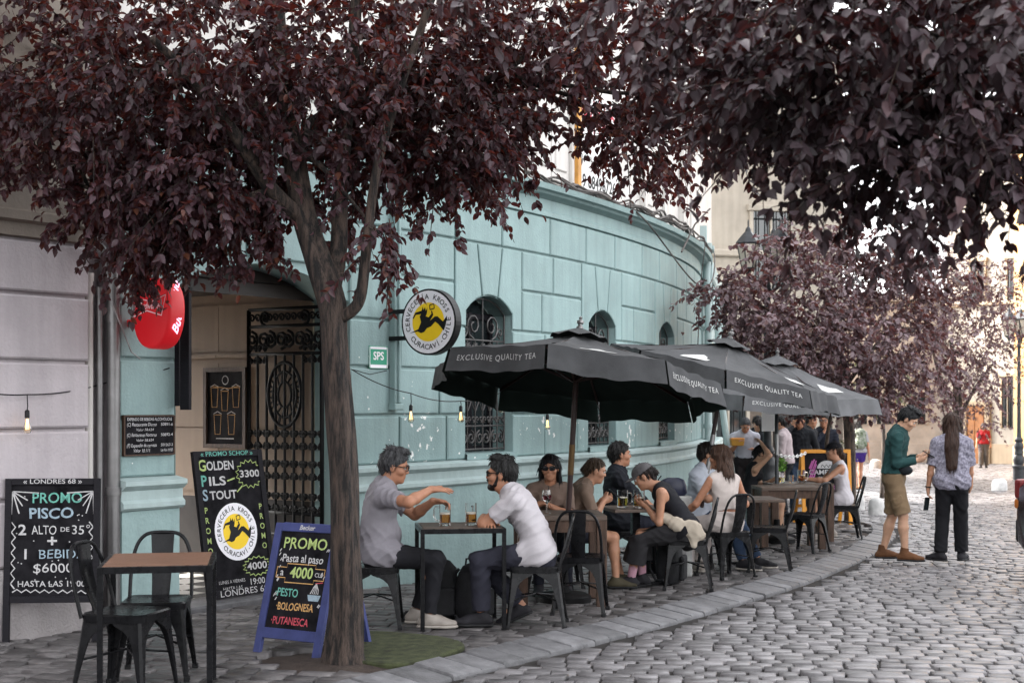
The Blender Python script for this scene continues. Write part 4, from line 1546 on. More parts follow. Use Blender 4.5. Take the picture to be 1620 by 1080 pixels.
# "PROMO SCHOP" board standing on the threshold
bx_, by_ = W(-1.62, -.14, 0)[:2]
r = thing("chalkboard_sign", "tall black chalkboard PROMO SCHOP with a yellow round emblem, standing in the doorway", "chalkboard", (bx_, by_, zf + .01), 0, "chalkboard signs")
r.rotation_euler = (R(-9), 0, math.atan2(DY, DX))
def rows(t, pl):
    text(t, "G", -.305, 1.115, .13, pl, Y_, bold=.02)
    text(t, "OLDEN", -.10, 1.11, .105, pl, W_, width=.31, bold=.02)
    text(t, "P", -.305, .985, .13, pl, T_, bold=.02)
    text(t, "ILS", -.155, .98, .105, pl, W_, width=.19, bold=.02)
    text(t, "S", -.305, .865, .13, pl, B_, bold=.02)
    text(t, "TOUT", -.10, .86, .10, pl, W_, width=.31, bold=.02)
    for (cx, cz, rw_, rh, s) in ((.23, 1.03, .165, .125, "3300"), (.20, .235, .17, .085, "4000")):
        pts = []
        for i in range(33):
            a = 2 * PI * i / 32
            q = 1 if i % 2 else .80
            pts.append((cx + rw_ * q * math.cos(a), cz + rh * q * math.sin(a)))
        stroke(t, pts, .009, pl, Y_)
        text(t, s, cx, cz, .085, pl, W_, width=.235, bold=.02)
    stroke(t, [(-.04, .98), (.05, 1.0)], .012, pl, Y_)
    stroke(t, [(.06, .88), (.13, .93)], .012, pl, Y_)
    for i, c in enumerate("PROMO"):
        text(t, c, -.315, .74 - i * .085, .07, pl, Y_, bold=.012)
        text(t, c, .315, .74 - i * .085, .07, pl, Y_, bold=.012)
    kross_logo(t, .0, .545, .245, pl, .0015)
    text(t, "LUNES A VIERNES", -.11, .13, .04, pl, W_, width=.30, wob=.02)
    text(t, "HASTA LAS", -.11, .075, .04, pl, W_, width=.22, wob=.02)
    text(t, "19:00", .18, .105, .075, pl, W_, width=.17, bold=.01)
    text(t, "hrs", .31, .09, .03, pl, W_)
t, fo = frame_board(r, .80, 1.24, .0, .035, M['chalk_frame'], .055, rows, low=.006)
text(t, "« PROMO SCHOP »", -.02, 1.212, .055, lambda x, z, q=0: (x, -.0195, z), T_, width=.6, bold=.012)
lw = MB()
lw.box((0, -.004, .035), (.69, .04, .07))
lw.build("lower_rail", M['chalk_frame'], r, bev=.003)
text(t, "LONDRES 68", 0, .036, .075, lambda x, z, q=0: (x, -.0265, z), W_, width=.55, bold=.004)
t.build("chalk_lettering", LM, r)

# blue framed A-board by the tree
fl_, fr_ = Vector(gp(401, 1031)), Vector(gp(506, 1042))
fc = (fl_ + fr_) / 2
ang = math.atan2(fr_.y - fl_.y, fr_.x - fl_.x)
r = thing("sandwich_board", "blue framed A-board offering pasta from 4000, half hidden by the tree trunk", "chalkboard", (fc.x, fc.y, gz(fc.y)), ang, "chalkboard signs")
fp = bpy.data.objects.new("front_panel", None)
C.objects.link(fp)
fp.parent = r
fp.rotation_euler = (R(-16), 0, 0)
rp_ = bpy.data.objects.new("rear_panel", None)
C.objects.link(rp_)
rp_.parent = r
rp_.location = (0, .56, 0)
rp_.rotation_euler = (R(17), 0, 0)
def rows(t, pl):
    text(t, "PROMO", 0, .735, .105, pl, Y_, width=.36, bold=.01, wob=.005)
    text(t, "Pasta al paso", 0, .635, .075, pl, W_, width=.34, bold=.012, wob=.02)
    text(t, "4000", .01, .54, .10, pl, Y_, width=.19, bold=.022)
    text(t, "a", -.155, .54, .07, pl, W_, bold=.01)
    text(t, "CLP", .155, .535, .04, pl, W_, bold=.01)
    stroke(t, [(-.2, .505), (-.2, .575), (-.12, .575), (-.12, .60), (.12, .60), (.12, .575), (.2, .575), (.2, .50), (.12, .50), (.12, .475), (-.12, .475), (-.12, .505), (-.2, .505)], .006, pl, O_)
    text(t, "·PESTO", -.085, .405, .075, pl, T_, width=.19, bold=.015, wob=.02)
    text(t, "·BOLOGNESA", .0, .315, .07, pl, O_, width=.31, bold=.015, wob=.02)
    text(t, "·PUTANESCA", -.02, .22, .07, pl, R_, width=.31, bold=.015, wob=.02)
    bowl = [(.09, .405), (.20, .405), (.185, .365), (.105, .365)]
    poly_fill(t, bowl, pl, B_)
    for i in range(5):
        stroke(t, [(.11 + i * .016, .41), (.125 + i * .012, .44), (.13 + i * .008, .455), (.15, .48)], .006, pl, W_)
    stroke(t, [(.14, .48), (.2, .49)], .006, pl, R_)
    for i in range(24):
        x, z = random.choice((random.uniform(-.205, -.17), random.uniform(.17, .205), random.uniform(-.2, .2))), random.uniform(.15, .7)
        if abs(x) < .16 and .2 < z < .66 and random.random() < .8:
            continue
        stroke(t, [(x, z), (x + .012, z + .02)], .007, pl, W_)
t, fo = frame_board(fp, .545, .87, .10, .03, M['blue_frame'], .055, rows, low=.07)
text(t, "Becker", 0, .842, .045, lambda x, z, q=0: (x, -.017, z), W_, bold=.02, shear=.2)
t.build("chalk_lettering", LM, fp)
f = MB()
f.box((-.245, 0, .435), (.055, .03, .87))
f.box((.245, 0, .435), (.055, .03, .87))
f.box((0, 0, .842), (.435, .029, .055))
f.box((0, 0, .18), (.435, .029, .07))
f.build("frame", M['blue_frame'], rp_, bev=.003)
f = MB()
f.box((0, 0, .515), (.435, .012, .60))
f.build("back_board", M['wood_thick'], rp_)

# orange framed board at the far end of the terrace
oy = 21.7
r = thing("chalkboard_sign", "orange framed chalkboard with CAMELIA lettering behind the far table", "chalkboard", (px(1309, oy), oy, gz(oy)), 0, "chalkboard signs")
r.rotation_euler = (R(-5), 0, R(5))
def rows(t, pl):
    for q in range(9):
        a0 = (-.26 + .03 * (q % 3), .86 - .06 * (q // 3) * 1.2)
        stroke(t, [(a0[0], a0[1]), (a0[0] + .05, a0[1] + .12 + .02 * (q % 2))], .02, pl, P_)
    arc = [(.02 + .16 * math.cos(a), .86 + .12 * math.sin(a)) for a in np.linspace(0, PI, 13)]
    poly_fill(t, arc, pl, W_)
    for q in range(4):
        stroke(t, [(-.08 + q * .06, .875), (-.06 + q * .06, .92), (-.02 + q * .06, .88)], .01, lambda x, z, q_=0: pl(x, z, .002), SK)
    text(t, "CAMELIA", -.04, .80, .10, pl, W_, width=.46, bold=.02)
    text(t, "BAR TERRAZA", .03, .725, .035, pl, W_, width=.30, bold=.01)
    text(t, "Bienvenidos", .0, .58, .11, pl, P_, width=.5, bold=.02)
    text(t, "al sabor", .0, .45, .10, pl, O_, width=.36, bold=.02)
    text(t, "del día", .0, .33, .10, pl, W_, width=.3, bold=.02)
t, fo = frame_board(r, .78, 1.15, .22, .04, M['orange_frame'], .055, rows)
t.build("chalk_lettering", LM, r)
rp_ = MB()
for sx in (-1, 1):
    rp_.bar((sx * .36, .02, 1.12), (sx * .36, .55, .0), .05, .03)
rp_.bar((-.36, .4, .3), (.36, .4, .3), .03, .05)
rp_.build("rear_legs", M['orange_frame'], r)

# licence board hung on the teal pier
r = thing("license_board", "small chalkboard EXPENDO DE BEBIDAS hung on the teal pier beside the doorway", "chalkboard", W(-2.80, .03, 1.27), math.atan2(DY, DX), "chalkboard signs")
b = MB()
b.box((0, -.012, .145), (.50, .022, .30))
b.build("panel", M['chalk'], r, bev=.006)
b = MB()
for sx in (-1, 1):
    b.box((sx * .247, -.014, .145), (.012, .03, .306))
for z in (-.005, .295):
    b.box((0, -.014, z), (.482, .03, .012))
b.build("frame", M['wood_thick'], r)
t = MB()
pl = lambda x, z, q=0: (x, -.0255, z)
for i, (s, n_) in enumerate((("EXPENDO DE BEBIDAS ALCOHOLICAS", ""), ("(C) Restaurante Diurno", "50891-6"), ("Valor 58.624", ""), ("(C) Restaurante Nocturno", "50892-4"), ("Valor 58.624", ""), ("(F) Expendio de cerveza", "501567-3"), ("Valor 10.111", "Ley Nro 19.925"))):
    z = .268 - i * .04
    if i == 0:
        text(t, s, 0, z, .032, pl, W_, width=.44, bold=.012, wob=.02)
    elif n_:
        text(t, s, -.08, z, .038, pl, W_, width=.29 if i < 6 else .16, bold=.006, shear=.2, wob=.03)
        text(t, n_, .17, z, .032, pl, W_, width=.12, bold=.006, wob=.02)
    else:
        text(t, s, -.05, z, .028, pl, W_, width=.17, bold=.004, shear=.2, wob=.03)
t.build("chalk_lettering", LM, r)

# framed drawing in the passage
r = thing("framed_drawing", "dark framed chalk drawing of beer glasses on the passage wall", "picture", Hp(2.05, .02, 1.15))
b = MB()
b.M = Matrix.Translation(-Vector(r.location))
b.prism([(1.73, 1.15), (2.37, 1.15), (2.37, 2.05), (1.73, 2.05)], (0, 0, 0), (1, 0, 0), (0, 0, 1), 0) if False else None
def fb(mb, x0, x1, z0, z1, o0, o1, mi=0):
    mb.add([Hp(x0, o0, z0), Hp(x1, o0, z0), Hp(x1, o0, z1), Hp(x0, o0, z1), Hp(x0, o1, z0), Hp(x1, o1, z0), Hp(x1, o1, z1), Hp(x0, o1, z1)],
           [(4, 5, 6, 7), (0, 1, 5, 4), (1, 2, 6, 5), (2, 3, 7, 6), (3, 0, 4, 7)], mi)
PX0, PX1, PZ0, PZ1 = 1.30, 1.80, 1.27, 1.97
fb(b, PX0, PX1, PZ0, PZ1, .02, .04)
b.build("panel", M['chalk'], r)
b = MB()
b.M = Matrix.Translation(-Vector(r.location))
for x0, x1, z0, z1 in ((PX0 - .04, PX0, PZ0 - .04, PZ1 + .04), (PX1, PX1 + .04, PZ0 - .04, PZ1 + .04), (PX0, PX1, PZ0 - .04, PZ0), (PX0, PX1, PZ1, PZ1 + .04)):
    fb(b, x0, x1, z0, z1, .02, .06)
b.build("frame", M['wood_thick'], r)
t = MB()
t.M = Matrix.Translation(-Vector(r.location))
plh = lambda x, z, q=0: Hp(1.32 + (x - 1.54) * .70, .042, 1.29 + (z - 1.10) * .82)
for (cx, cz) in ((1.66, 1.62), (1.88, 1.58), (2.08, 1.62), (1.75, 1.30), (2.02, 1.30)):
    stroke(t, [(cx - .07, cz + .12), (cx - .05, cz - .11), (cx + .05, cz - .11), (cx + .07, cz + .12), (cx - .07, cz + .12)], .009, plh, O_)
    stroke(t, [(cx - .08, cz + .13), (cx, cz + .16), (cx + .08, cz + .13)], .009, plh, W_)
stroke(t, [(1.87 + .06 * math.cos(a), 1.83 + .05 * math.sin(a)) for a in np.linspace(0, 2 * PI, 12)], .012, plh, W_)
stroke(t, [(1.60, 1.76), (1.8, 1.73), (2.14, 1.76)], .008, plh, O_)
stroke(t, [(1.7, 1.14), (2.05, 1.14)], .012, plh, W_)
t.build("chalk_lines", LM, r)

# ---------------------------------------------------------------- hanging signs
def disc_sign_frame(root, rx, rz_, th, mats, rim_m, n=48, name="sign_box"):
    b = MB()
    fr = [(rx * math.cos(a), rz_ * math.sin(a)) for a in np.linspace(0, 2 * PI, n + 1)[:-1]]
    vs = [(x, -th / 2, z) for x, z in fr] + [(x, th / 2, z) for x, z in fr]
    b.add(vs, [tuple(range(n))[::-1], tuple(n + i for i in range(n))] + [(i, (i + 1) % n, n + (i + 1) % n, n + i) for i in range(n)], 0)
    return b.build(name, rim_m, root)
sg = thing("round_sign", "round white and yellow brewery sign with a running figure, projecting from the teal wall", "sign", W(.12, .52, 2.41), math.atan2(-DX, DY) + R(3))
disc_sign_frame(sg, .305, .305, .09, None, M['black'])
t = MB()
kross_logo(t, 0, 0, .288, lambda x, z, q=0: (x, -.0475 - q, z), .0015)
t.build("sign_face", LM, sg)
b = MB()
for z in (.11, -.14):
    b.bar((-.27, 0, z), (-.50, .02, z), .03, .04)
b.build("bracket", M['black'], sg)

bs = thing("lit_sign", "glowing red oval beer sign with a white bow tie outline, half hidden by leaves", "sign", W(-2.98, .36, 2.33), math.atan2(-DX, DY))
b = MB()
n = 40
fr = []
for a in np.linspace(0, 2 * PI, n + 1)[:-1]:
    ca, sa = math.cos(a), math.sin(a)
    fr.append((.205 * math.copysign(abs(ca) ** .8, ca) * (1 + .08 * sa), .265 * math.copysign(abs(sa) ** .9, sa)))
rings = []
for k_, y_ in ((.9, -.085), (.97, -.075), (1, -.05), (1, .05), (.97, .075), (.9, .085)):
    rings.append([(x * k_, y_, z * k_) for x, z in fr])
vs = sum(rings, [])
b.add(vs, [tuple(range(n))[::-1], tuple(5 * n + i for i in range(n))] + [(q * n + i, q * n + (i + 1) % n, (q + 1) * n + (i + 1) % n, (q + 1) * n + i) for q in range(5) for i in range(n)])
b.build("sign_box", M['bud_red'], bs, smooth=True, angle=50)
t = MB()
pl = lambda x, z, q=0: (x, -.088, z)
bow = [(-.17, -.005), (-.02, .035), (.17, -.005), (.145, .13), (.02, .085), (-.15, .13), (-.17, -.005)]
bow = [(-.175, -.02), (-.03, .02), (.13, -.02), (.175, .13), (.02, .085), (-.15, .12), (-.175, -.02)]
stroke(t, bow, .010, pl, 0)
text(t, "Budweiser", .0, .055, .075, pl, 0, width=.25, shear=.35, bold=.012)
t.build("bow_tie_lettering", [M['sign_white']], bs)
t = MB()
side = lambda x, z, q=0: (.205 + .006, x, z)
text(t, "Bud", .0, -.08, .1, lambda x, z, q=0: (.207 - abs(z + .08) * .12, x * .9, z), 0, shear=.3, bold=.02, rot=R(70))
text(t, "Bud", .0, .16, .1, lambda x, z, q=0: (.20 - (z - .0) * .12, x * .9, z), 0, shear=.3, bold=.02, rot=R(70))
t.build("neon_script", [M['bud_neon']], bs)
b = MB()
b.bar((-.18, 0, -.06), (-.40, 0, -.06), .04, .05)
b.build("bracket", M['bud_red'], bs)

sp = thing("security_sign", "small green plate reading SPS on the teal wall beside the conduit", "sign", W(-.06, PO + .002, 1.985), math.atan2(DY, DX))
b = MB()
b.box((0, -.004, .105), (.26, .008, .21))
b.build("plate", M['sps_green'], sp, bev=.003)
t = MB()
pl = lambda x, z, q=0: (x, -.0095, z)
text(t, "SPS", 0, .115, .105, pl, 0, width=.15, bold=.02)
for z, h_ in ((.192, .022), (.022, .03)):
    poly_fill(t, [(-.115, z - h_ / 2), (.115, z - h_ / 2), (.115, z + h_ / 2), (-.115, z + h_ / 2)], pl, 0)
for sx in (-1, 1):
    poly_fill(t, [(sx * .124 - .004, .008), (sx * .124 + .004, .008), (sx * .124 + .004, .20), (sx * .124 - .004, .20)], pl, 0)
t.build("lettering", [M['sign_white']], sp)

sn = thing("hanging_banner", "narrow black hanging board under the red lit sign", "banner", W(-2.52, .05, 1.62), math.atan2(-DX, DY))
b = MB()
b.box((.12, -.02, .45), (.10, .03, .92))
b.box((.02, -.01, .38), (.05, .03, .72))
b.build("board", M['chalk_frame'], sn, bev=.003)
b = MB()
b.box((.07, -.02, .93), (.22, .025, .03))
b.build("bracket", M['iron'], sn)

# estate banner on the upper storey
bn = thing("rental_banner", "white and red ARRIENDO banner with a phone number on the upper storey", "banner", W(4.6, -.05, 4.12), math.atan2(.9, .52))
b = MB()
b.box((0, .03, .62), (1.15, .02, 1.26))
b.build("sheet", M['white'], bn)
t = MB()
pl = lambda x, z, q=0: (x, .0165, z)
text(t, "ARRIENDO", .0, .98, .30, pl, 0, width=1.0, bold=.02)
for i in range(8):
    stroke(t, [(-.54 + i * .15, .72), (-.54 + i * .15, 1.24)], .02, pl, 0)
text(t, "9 68496726", .06, .20, .22, pl, 1, width=.9, bold=.02)
text(t, "LOCAL COMERCIAL", 0, .48, .09, pl, 1, width=.8, bold=.01)
t.build("lettering", [M['cred'], M['black']], bn)

# ---------------------------------------------------------------- string of bulbs along the facade
wr = thing("string_light_cable", "thin black cable of the bulb string swagging along the facades", "cable", (0, 0, 0))
b = MB()
def swag(p0, p1, sag, n=12):
    p0, p1 = Vector(p0), Vector(p1)
    return [tuple(p0.lerp(p1, t) - Vector((0, 0, sag * 4 * t * (1 - t)))) for t in np.linspace(0, 1, n + 1)]
def uvy(u, v, y):
    return (px(u, y), y, pz(v, y))
anchors = [uvy(-60, 612, 9.55), uvy(43, 624, 9.95), uvy(183, 600, 10.85), uvy(268, 582, 11.15)]
for a, b_, sg_ in ((anchors[0], anchors[1], .02), (anchors[1], anchors[2], .03), (anchors[2], anchors[3], .01)):
    b.tube(swag(a, b_, sg_), .005, 5)
right = [uvy(556, 584, 12.82), uvy(650, 622, 13.3), uvy(729, 634, 13.9), uvy(793, 620, 14.5), uvy(866, 648, 15.1), uvy(960, 640, 16.2)]
for a, b_ in zip(right, right[1:]):
    b.tube(swag(a, b_, .03), .005, 5)
b.tube([uvy(556, 584, 12.82), uvy(585, 592, 12.95), uvy(612, 586, 13.12)], .004, 5)
b.build("cable", M['black'], wr, smooth=True)
def bulb(p, label, drop=.16):
    r = thing("light_bulb", label, "light bulb", p, 0, "filament bulbs on the string")
    b = MB()
    b.tube([(0, 0, 0), (.004, 0, -drop * .5), (0, 0, -drop + .05)], .004, 5)
    b.lathe([(.008, -drop + .055), (.017, -drop + .045), (.018, -drop), (.013, -drop - .004)], n=10)
    b.build("socket", M['black'], r, smooth=True, angle=50)
    b = MB()
    b.lathe([(.013, -drop - .004), (.016, -drop - .03), (.030, -drop - .075), (.031, -drop - .09), (.022, -drop - .108), (0, -drop - .115)], n=12)
    b.build("glass", M['bulb_glass'], r, smooth=True)
    b = MB()
    for q in range(4):
        a = q * PI / 2
        b.tube([(.006 * math.cos(a), .006 * math.sin(a), -drop - .01), (.014 * math.cos(a), .014 * math.sin(a), -drop - .085)], .0018, 4)
    b.build("filament", M['filament'], r)
bulb(anchors[1], "filament bulb hanging in front of the grey building")
bulb(anchors[2], "filament bulb hanging on the edge of the teal pier above the licence board", .12)
bulb(right[1], "filament bulb hanging right of the conduit on the teal wall")
bulb(right[2], "filament bulb hanging beside the first grilled window, left of the parasol", .10)
bulb(right[3], "filament bulb hanging just under the left edge of the first parasol", .10)
bulb(right[4], "filament bulb hanging under the first parasol, in front of the blank wall", .10)

# cables lying along the cornice
cb = thing("cornice_cables", "tangle of old cables lying along the top of the teal cornice", "cables", (0, 0, 0))
b = MB()
for i in range(14):
    s0 = random.uniform(1.5, 4.5)
    s1 = random.uniform(8, 11.6)
    ph, am = random.uniform(0, 6), random.uniform(.02, .09)
    b.tube([W(s, .10 + .1 * math.sin(s * 1.3 + ph), 4.09 + am * .7 + am * math.sin(s * 2.1 + ph) * .6 + .03 * math.sin(s * 6 + ph)) for s in np.linspace(s0, s1, 34)], random.uniform(.007, .016), 5)
b.tube([W(5.2 + 6 * t, .22 + .1 * math.sin(t * 3), 4.05 - .75 * math.sin(PI * t) ** 1.2 + .1 * t) for t in np.linspace(0, 1, 20)], .011, 5)
b.tube([W(9.0, .26, 4.1), W(9.05, .18, 3.5), W(9.2, .12, 2.6), W(9.0, .08, 1.6)], .008, 5)
b.tube([W(7.2, .24, 3.75), W(7.8, .3, 4.2), W(8.8, .35, 4.55)], .014, 5)
b.build("cable", [mat("old_grey_cable", (.09, .08, .075), .8, .6, scale=3)], cb, smooth=True)
cl = thing("cable_coil", "coil of pale cables hanging between the two buildings", "cables", (0, 0, 0))
b = MB()
for i in range(6):
    c = W(-3.22, .12, 3.05 + .02 * i)
    rr_ = .26 + .02 * i
    b.tube([(c[0] + rr_ * math.cos(a) * .9 * DX + .02 * i, c[1] + rr_ * math.cos(a) * .9 * DY, c[2] + rr_ * 1.2 * math.sin(a)) for a in np.linspace(R(170), R(370), 18)], .008, 5)
b.tube([W(-3.24, .02, 2.9), W(-3.2, .1, 2.4), W(-3.0, .08, 2.05), W(-2.9, .06, 2.0)], .006, 5)
b.tube([W(-3.15, .06, 2.6), W(-3.05, .1, 2.42), W(-2.9, .08, 2.45)], .007, 5)
b.build("cable", [mat("pale_cable", (.32, .32, .32), .6, .5, scale=5)], cb if False else cl, smooth=True)

# ---------------------------------------------------------------- turf mat, bags, stool, bollards
tm = thing("turf_mat", "worn green turf mat lying beside the tree trunk", "mat", (0, 0, 0))
b = MB()
pts = [gp(566, 1052), gp(640, 1056), gp(700, 1042), gp(735, 1028), gp(715, 1019), gp(675, 1013), gp(600, 1008), gp(556, 1012)]
sm = smooth_path(pts + [pts[0]], 4)[:-1]
b.prism([(p.x, p.y) for p in sm], (0, 0, gz(9.6) + .006), (1, 0, 0), (0, 1, 0), .035, chamfer=.012)
b.build("mat", M['turf'], tm, smooth=True, angle=40)

def backpack(x, y, rz, label, s=1.0):
    r = thing("backpack", label, "backpack", (x, y, gz(y)), rz, "backpacks under the tables")
    r.scale = (s, s, s)
    b = MB()
    prof = [(.0, .135, .085), (.02, .155, .10), (.12, .165, .115), (.28, .16, .11), (.40, .14, .09), (.455, .10, .06), (.475, .04, .03)]
    n = 20
    rings = []
    for z, hx, hy in prof:
        rings.append([(hx * math.copysign(abs(math.cos(a)) ** .55, math.cos(a)) + .008 * math.sin(z * 37 + a * 3), hy * math.copysign(abs(math.sin(a)) ** .55, math.sin(a)), z) for a in np.linspace(0, 2 * PI, n + 1)[:-1]])
    b.add(sum(rings, []), [(q * n + i, q * n + (i + 1) % n, (q + 1) * n + (i + 1) % n, (q + 1) * n + i) for q in range(len(prof) - 1) for i in range(n)] + [tuple(range(n))[::-1], tuple((len(prof) - 1) * n + i for i in range(n))])
    b.build("body", M['bag'], r, smooth=True, angle=60)
    b = MB()
    b.box((0, -.125, .15), (.22, .05, .22))
    b.build("front_pocket", M['bag'], r, bev=.02)
    b = MB()
    b.tube([(-.04, .05, .46), (-.03, .05, .51), (.03, .05, .51), (.04, .05, .46)], .009, 6)
    b.build("top_handle", M['bag'], r, smooth=True)
    for sx in (-1, 1):
        b = MB()
        b.tube([(sx * .08, .09, .43), (sx * .1, .16, .33), (sx * .12, .16, .15), (sx * .15, .10, .04), (sx * .24, .02, .06), (sx * .27, -.03, .015)], .014, 6)
        b.build("strap", M['bag'], r, smooth=True)
M['bag'] = mat("black_nylon", (.013, .013, .015), .7, .3, scale=20, bump=.4, bscale=120)
backpack(-.58, 11.02, R(15), "tall black backpack standing behind the white sneakers")
backpack(-.30, 11.0, R(60), "rounded black backpack beside the striped black sneaker", .92)
backpack(1.50, 13.55, R(75), "black backpack under the chair of the woman in the grey cap", 1.05)
hb = thing("handbag", "navy handbag standing on the ledge behind the woman in the grey cap", "handbag", (px(1065, 14.3), 14.3, gz(14.3) + .80))
b = MB()
n = 16
prof = [(0, .12, .05), (.03, .14, .065), (.10, .135, .06), (.16, .11, .045), (.18, .06, .03)]
rings = [[(hx * math.copysign(abs(math.cos(a)) ** .6, math.cos(a)), hy * math.sin(a), z) for a in np.linspace(0, 2 * PI, n + 1)[:-1]] for z, hx, hy in prof]
b.add(sum(rings, []), [(q * n + i, q * n + (i + 1) % n, (q + 1) * n + (i + 1) % n, (q + 1) * n + i) for q in range(4) for i in range(n)] + [tuple(range(n))[::-1], tuple(4 * n + i for i in range(n))])
b.build("body", mat("navy_leather", (.012, .014, .03), .4, .3), hb, smooth=True)
b = MB()
b.tube([(-.13, 0, .08), (-.15, 0, .16), (-.12, 0, .2)], .007, 6)
b.build("handle", M['black'], hb, smooth=True)
lg = thing("planter_box", "low grey box ledge behind the woman in the grey cap", "planter", (px(1066, 14.3), 14.3, gz(14.3)))
b = MB()
b.box((0, 0, .40), (.34, .26, .798))
b.build("box", mat("grey_concrete", (.30, .30, .29), .8, .2, bump=.4), lg, bev=.012)
b = MB()
b.box((0, -.137, .4), (.22, .012, .5))
b.build("front_plate", M['metal'], lg, bev=.004)

st = thing("bar_stool", "low stool with a grey round seat just inside the passage", "stool", W(-1.12, -.62, zf))
b = MB()
b.lathe([(0, .40), (.15, .40), (.165, .415), (.165, .435), (.15, .45), (0, .45)], n=20)
b.build("seat", M['metal'], st, smooth=True, angle=40)
for a in (45, 135, 225, 315):
    b = MB()
    b.tube([(.10 * math.cos(R(a)), .10 * math.sin(R(a)), .40), (.17 * math.cos(R(a)), .17 * math.sin(R(a)), 0)], .016, 8)
    b.build("leg", M['chair'], st, smooth=True)
b = MB()
b.tube([(.14 * math.cos(a), .14 * math.sin(a), .16) for a in np.linspace(0, 2 * PI, 17)[:-1]], .008, 6, closed=True)
b.build("foot_ring", M['chair'], st, smooth=True)

def bollard(u, v, wpx, hpx, label, m):
    x, y = gp(u, v)
    r_ = wpx / 2 / 2250 * y
    h = hpx / 2250 * y
    o = MB()
    o.lathe([(r_ * 1.02, -.1), (r_ * 1.03, h * .1), (r_ * 1.0, h * .55), (r_ * .92, h * .8), (r_ * .7, h * .95), (r_ * .3, h), (0, h * 1.01)], n=14, sx=1 + random.uniform(0, .12))
    q = o.build("stone_bollard", m, smooth=True, angle=60)
    q.location = (x, y, gz(y) - .03)
    q.rotation_euler = (0, 0, random.uniform(0, 3))
    tag(q, label, "bollard", "low stone bollards in the street")
wb = mat("white_painted_stone", (.42, .41, .40), .75, .18, scale=9, bump=.6, bscale=25, col2=(.55, .54, .53))
gb_ = mat("grey_bollard_stone", (.33, .30, .28), .85, .25, scale=9, bump=.6, bscale=25)
bollard(1358, 803, 19, 25, "white painted stone bollard right beside the orange framed sign", wb)
bollard(1387, 811, 25, 27, "white painted stone bollard just left of the man in the green sweater", wb)
bollard(1581, 773, 24, 18, "white painted stone bollard on the road near the lamp post", wb)
bollard(1386, 739, 17, 14, "grey stone block far behind the man in the green sweater", gb_)
bollard(1571, 725, 10, 9, "dark stone block at the foot of the cream facade", gb_)
bollard(1527, 763, 12, 14, "grey stone block beside the far tree trunk", gb_)

# ---------------------------------------------------------------- street lamps
def lantern(root, c, s):
    b = MB()
    b.lathe([(.10 * s, 0), (.17 * s, .36 * s)], c, 6)
    b.build("lantern_glass", M['lamp_glass'], root)
    b = MB()
    b.lathe([(.19 * s, .36 * s), (.20 * s, .38 * s), (.13 * s, .47 * s), (.05 * s, .56 * s), (.04 * s, .60 * s), (.012 * s, .64 * s), (.012 * s, .72 * s), (0, .75 * s)], c, 6)
    b.lathe([(.03 * s, -.12 * s), (.05 * s, -.06 * s), (.11 * s, -.02 * s), (.11 * s, .0)], c, 8)
    for i in range(6):
        a = PI / 3 * i
        b.bar((c[0] + .102 * s * math.cos(a), c[1] + .102 * s * math.sin(a), c[2]), (c[0] + .173 * s * math.cos(a), c[1] + .173 * s * math.sin(a), c[2] + .36 * s), .016 * s, .016 * s)
    b.build("lantern_cage", M['lamp_iron'], root)
M['lamp_glass'] = mat("milky_lamp_glass", (.55, .50, .42), .3, .08)
M['lamp_iron'] = mat("dark_lamp_iron", (.03, .032, .036), .4, .3, scale=12)
def lamp_post(x, y, label, h=4.05, s=1.0, z0=None, arms=(0, 120, 240)):
    r = thing("street_lamp", label, "street lamp", (x, y, gz(y) - .02 if z0 is None else z0), 0, "cast iron street lamps")
    b = MB()
    b.lathe([(.17, 0), (.17, .32), (.19, .34), (.19, .40), (.14, .44), (.155, .50), (.165, .58), (.15, .66), (.11, .72), (.13, .74), (.13, .80), (.115, .86), (.135, .93), (.135, 1.0), (.10, 1.08), (.12, 1.12), (.12, 1.16), (.07, 1.24)], n=16)
    b.build("base", M['lamp_iron'], r, smooth=True, angle=30)
    b = MB()
    b.lathe([(.07, 1.23), (.06, 1.5), (.048, h - .5), (.06, h - .48), (.06, h - .42), (.045, h - .38), (.04, h)], n=12)
    b.build("post", M['lamp_iron'], r, smooth=True, angle=30)
    b = MB()
    for a in arms:
        ca, sa = math.cos(R(a)), math.sin(R(a))
        b.tube([(ca * t, sa * t, h - .45 + dz_) for t, dz_ in ((.04, 0), (.12, -.06), (.22, -.02), (.28, .10), (.28, .2))], .018, 8)
        b.tube([(ca * (.16 + .06 * math.cos(q)), sa * (.16 + .06 * math.cos(q)), h - .35 + .06 * math.sin(q)) for q in np.linspace(0, 5, 12)], .01, 6)
    b.build("arm", M['lamp_iron'], r, smooth=True)
    for a in arms:
        lantern(r, (.28 * math.cos(R(a)), .28 * math.sin(R(a)), h - .15), s)
    return r
lamp_post(px(1612, 41), 41, "dark cast iron street lamp with milky lanterns at the right edge", 4.3, 1.25, arms=(180, 60, -60))
lp = lamp_post(px(1214, 20.9), 20.9, "dark cast iron street lamp with a ringed base behind the far tables", 4.0, .95, arms=(180, 60, -60))
b = MB()
b.box((0, -.075, 1.62), (.19, .012, .34))
b.build("notice", M['white'], lp)
cn = thing("chain", "pale chain swagging from the ringed lamp base to the orange framed sign", "chain", (0, 0, 0))
b = MB()
pth = swag((px(1225, 20.8), 20.8, pz(716, 20.8)), (px(1275, 21.6), 21.6, pz(716, 21.6)), .06, 16)
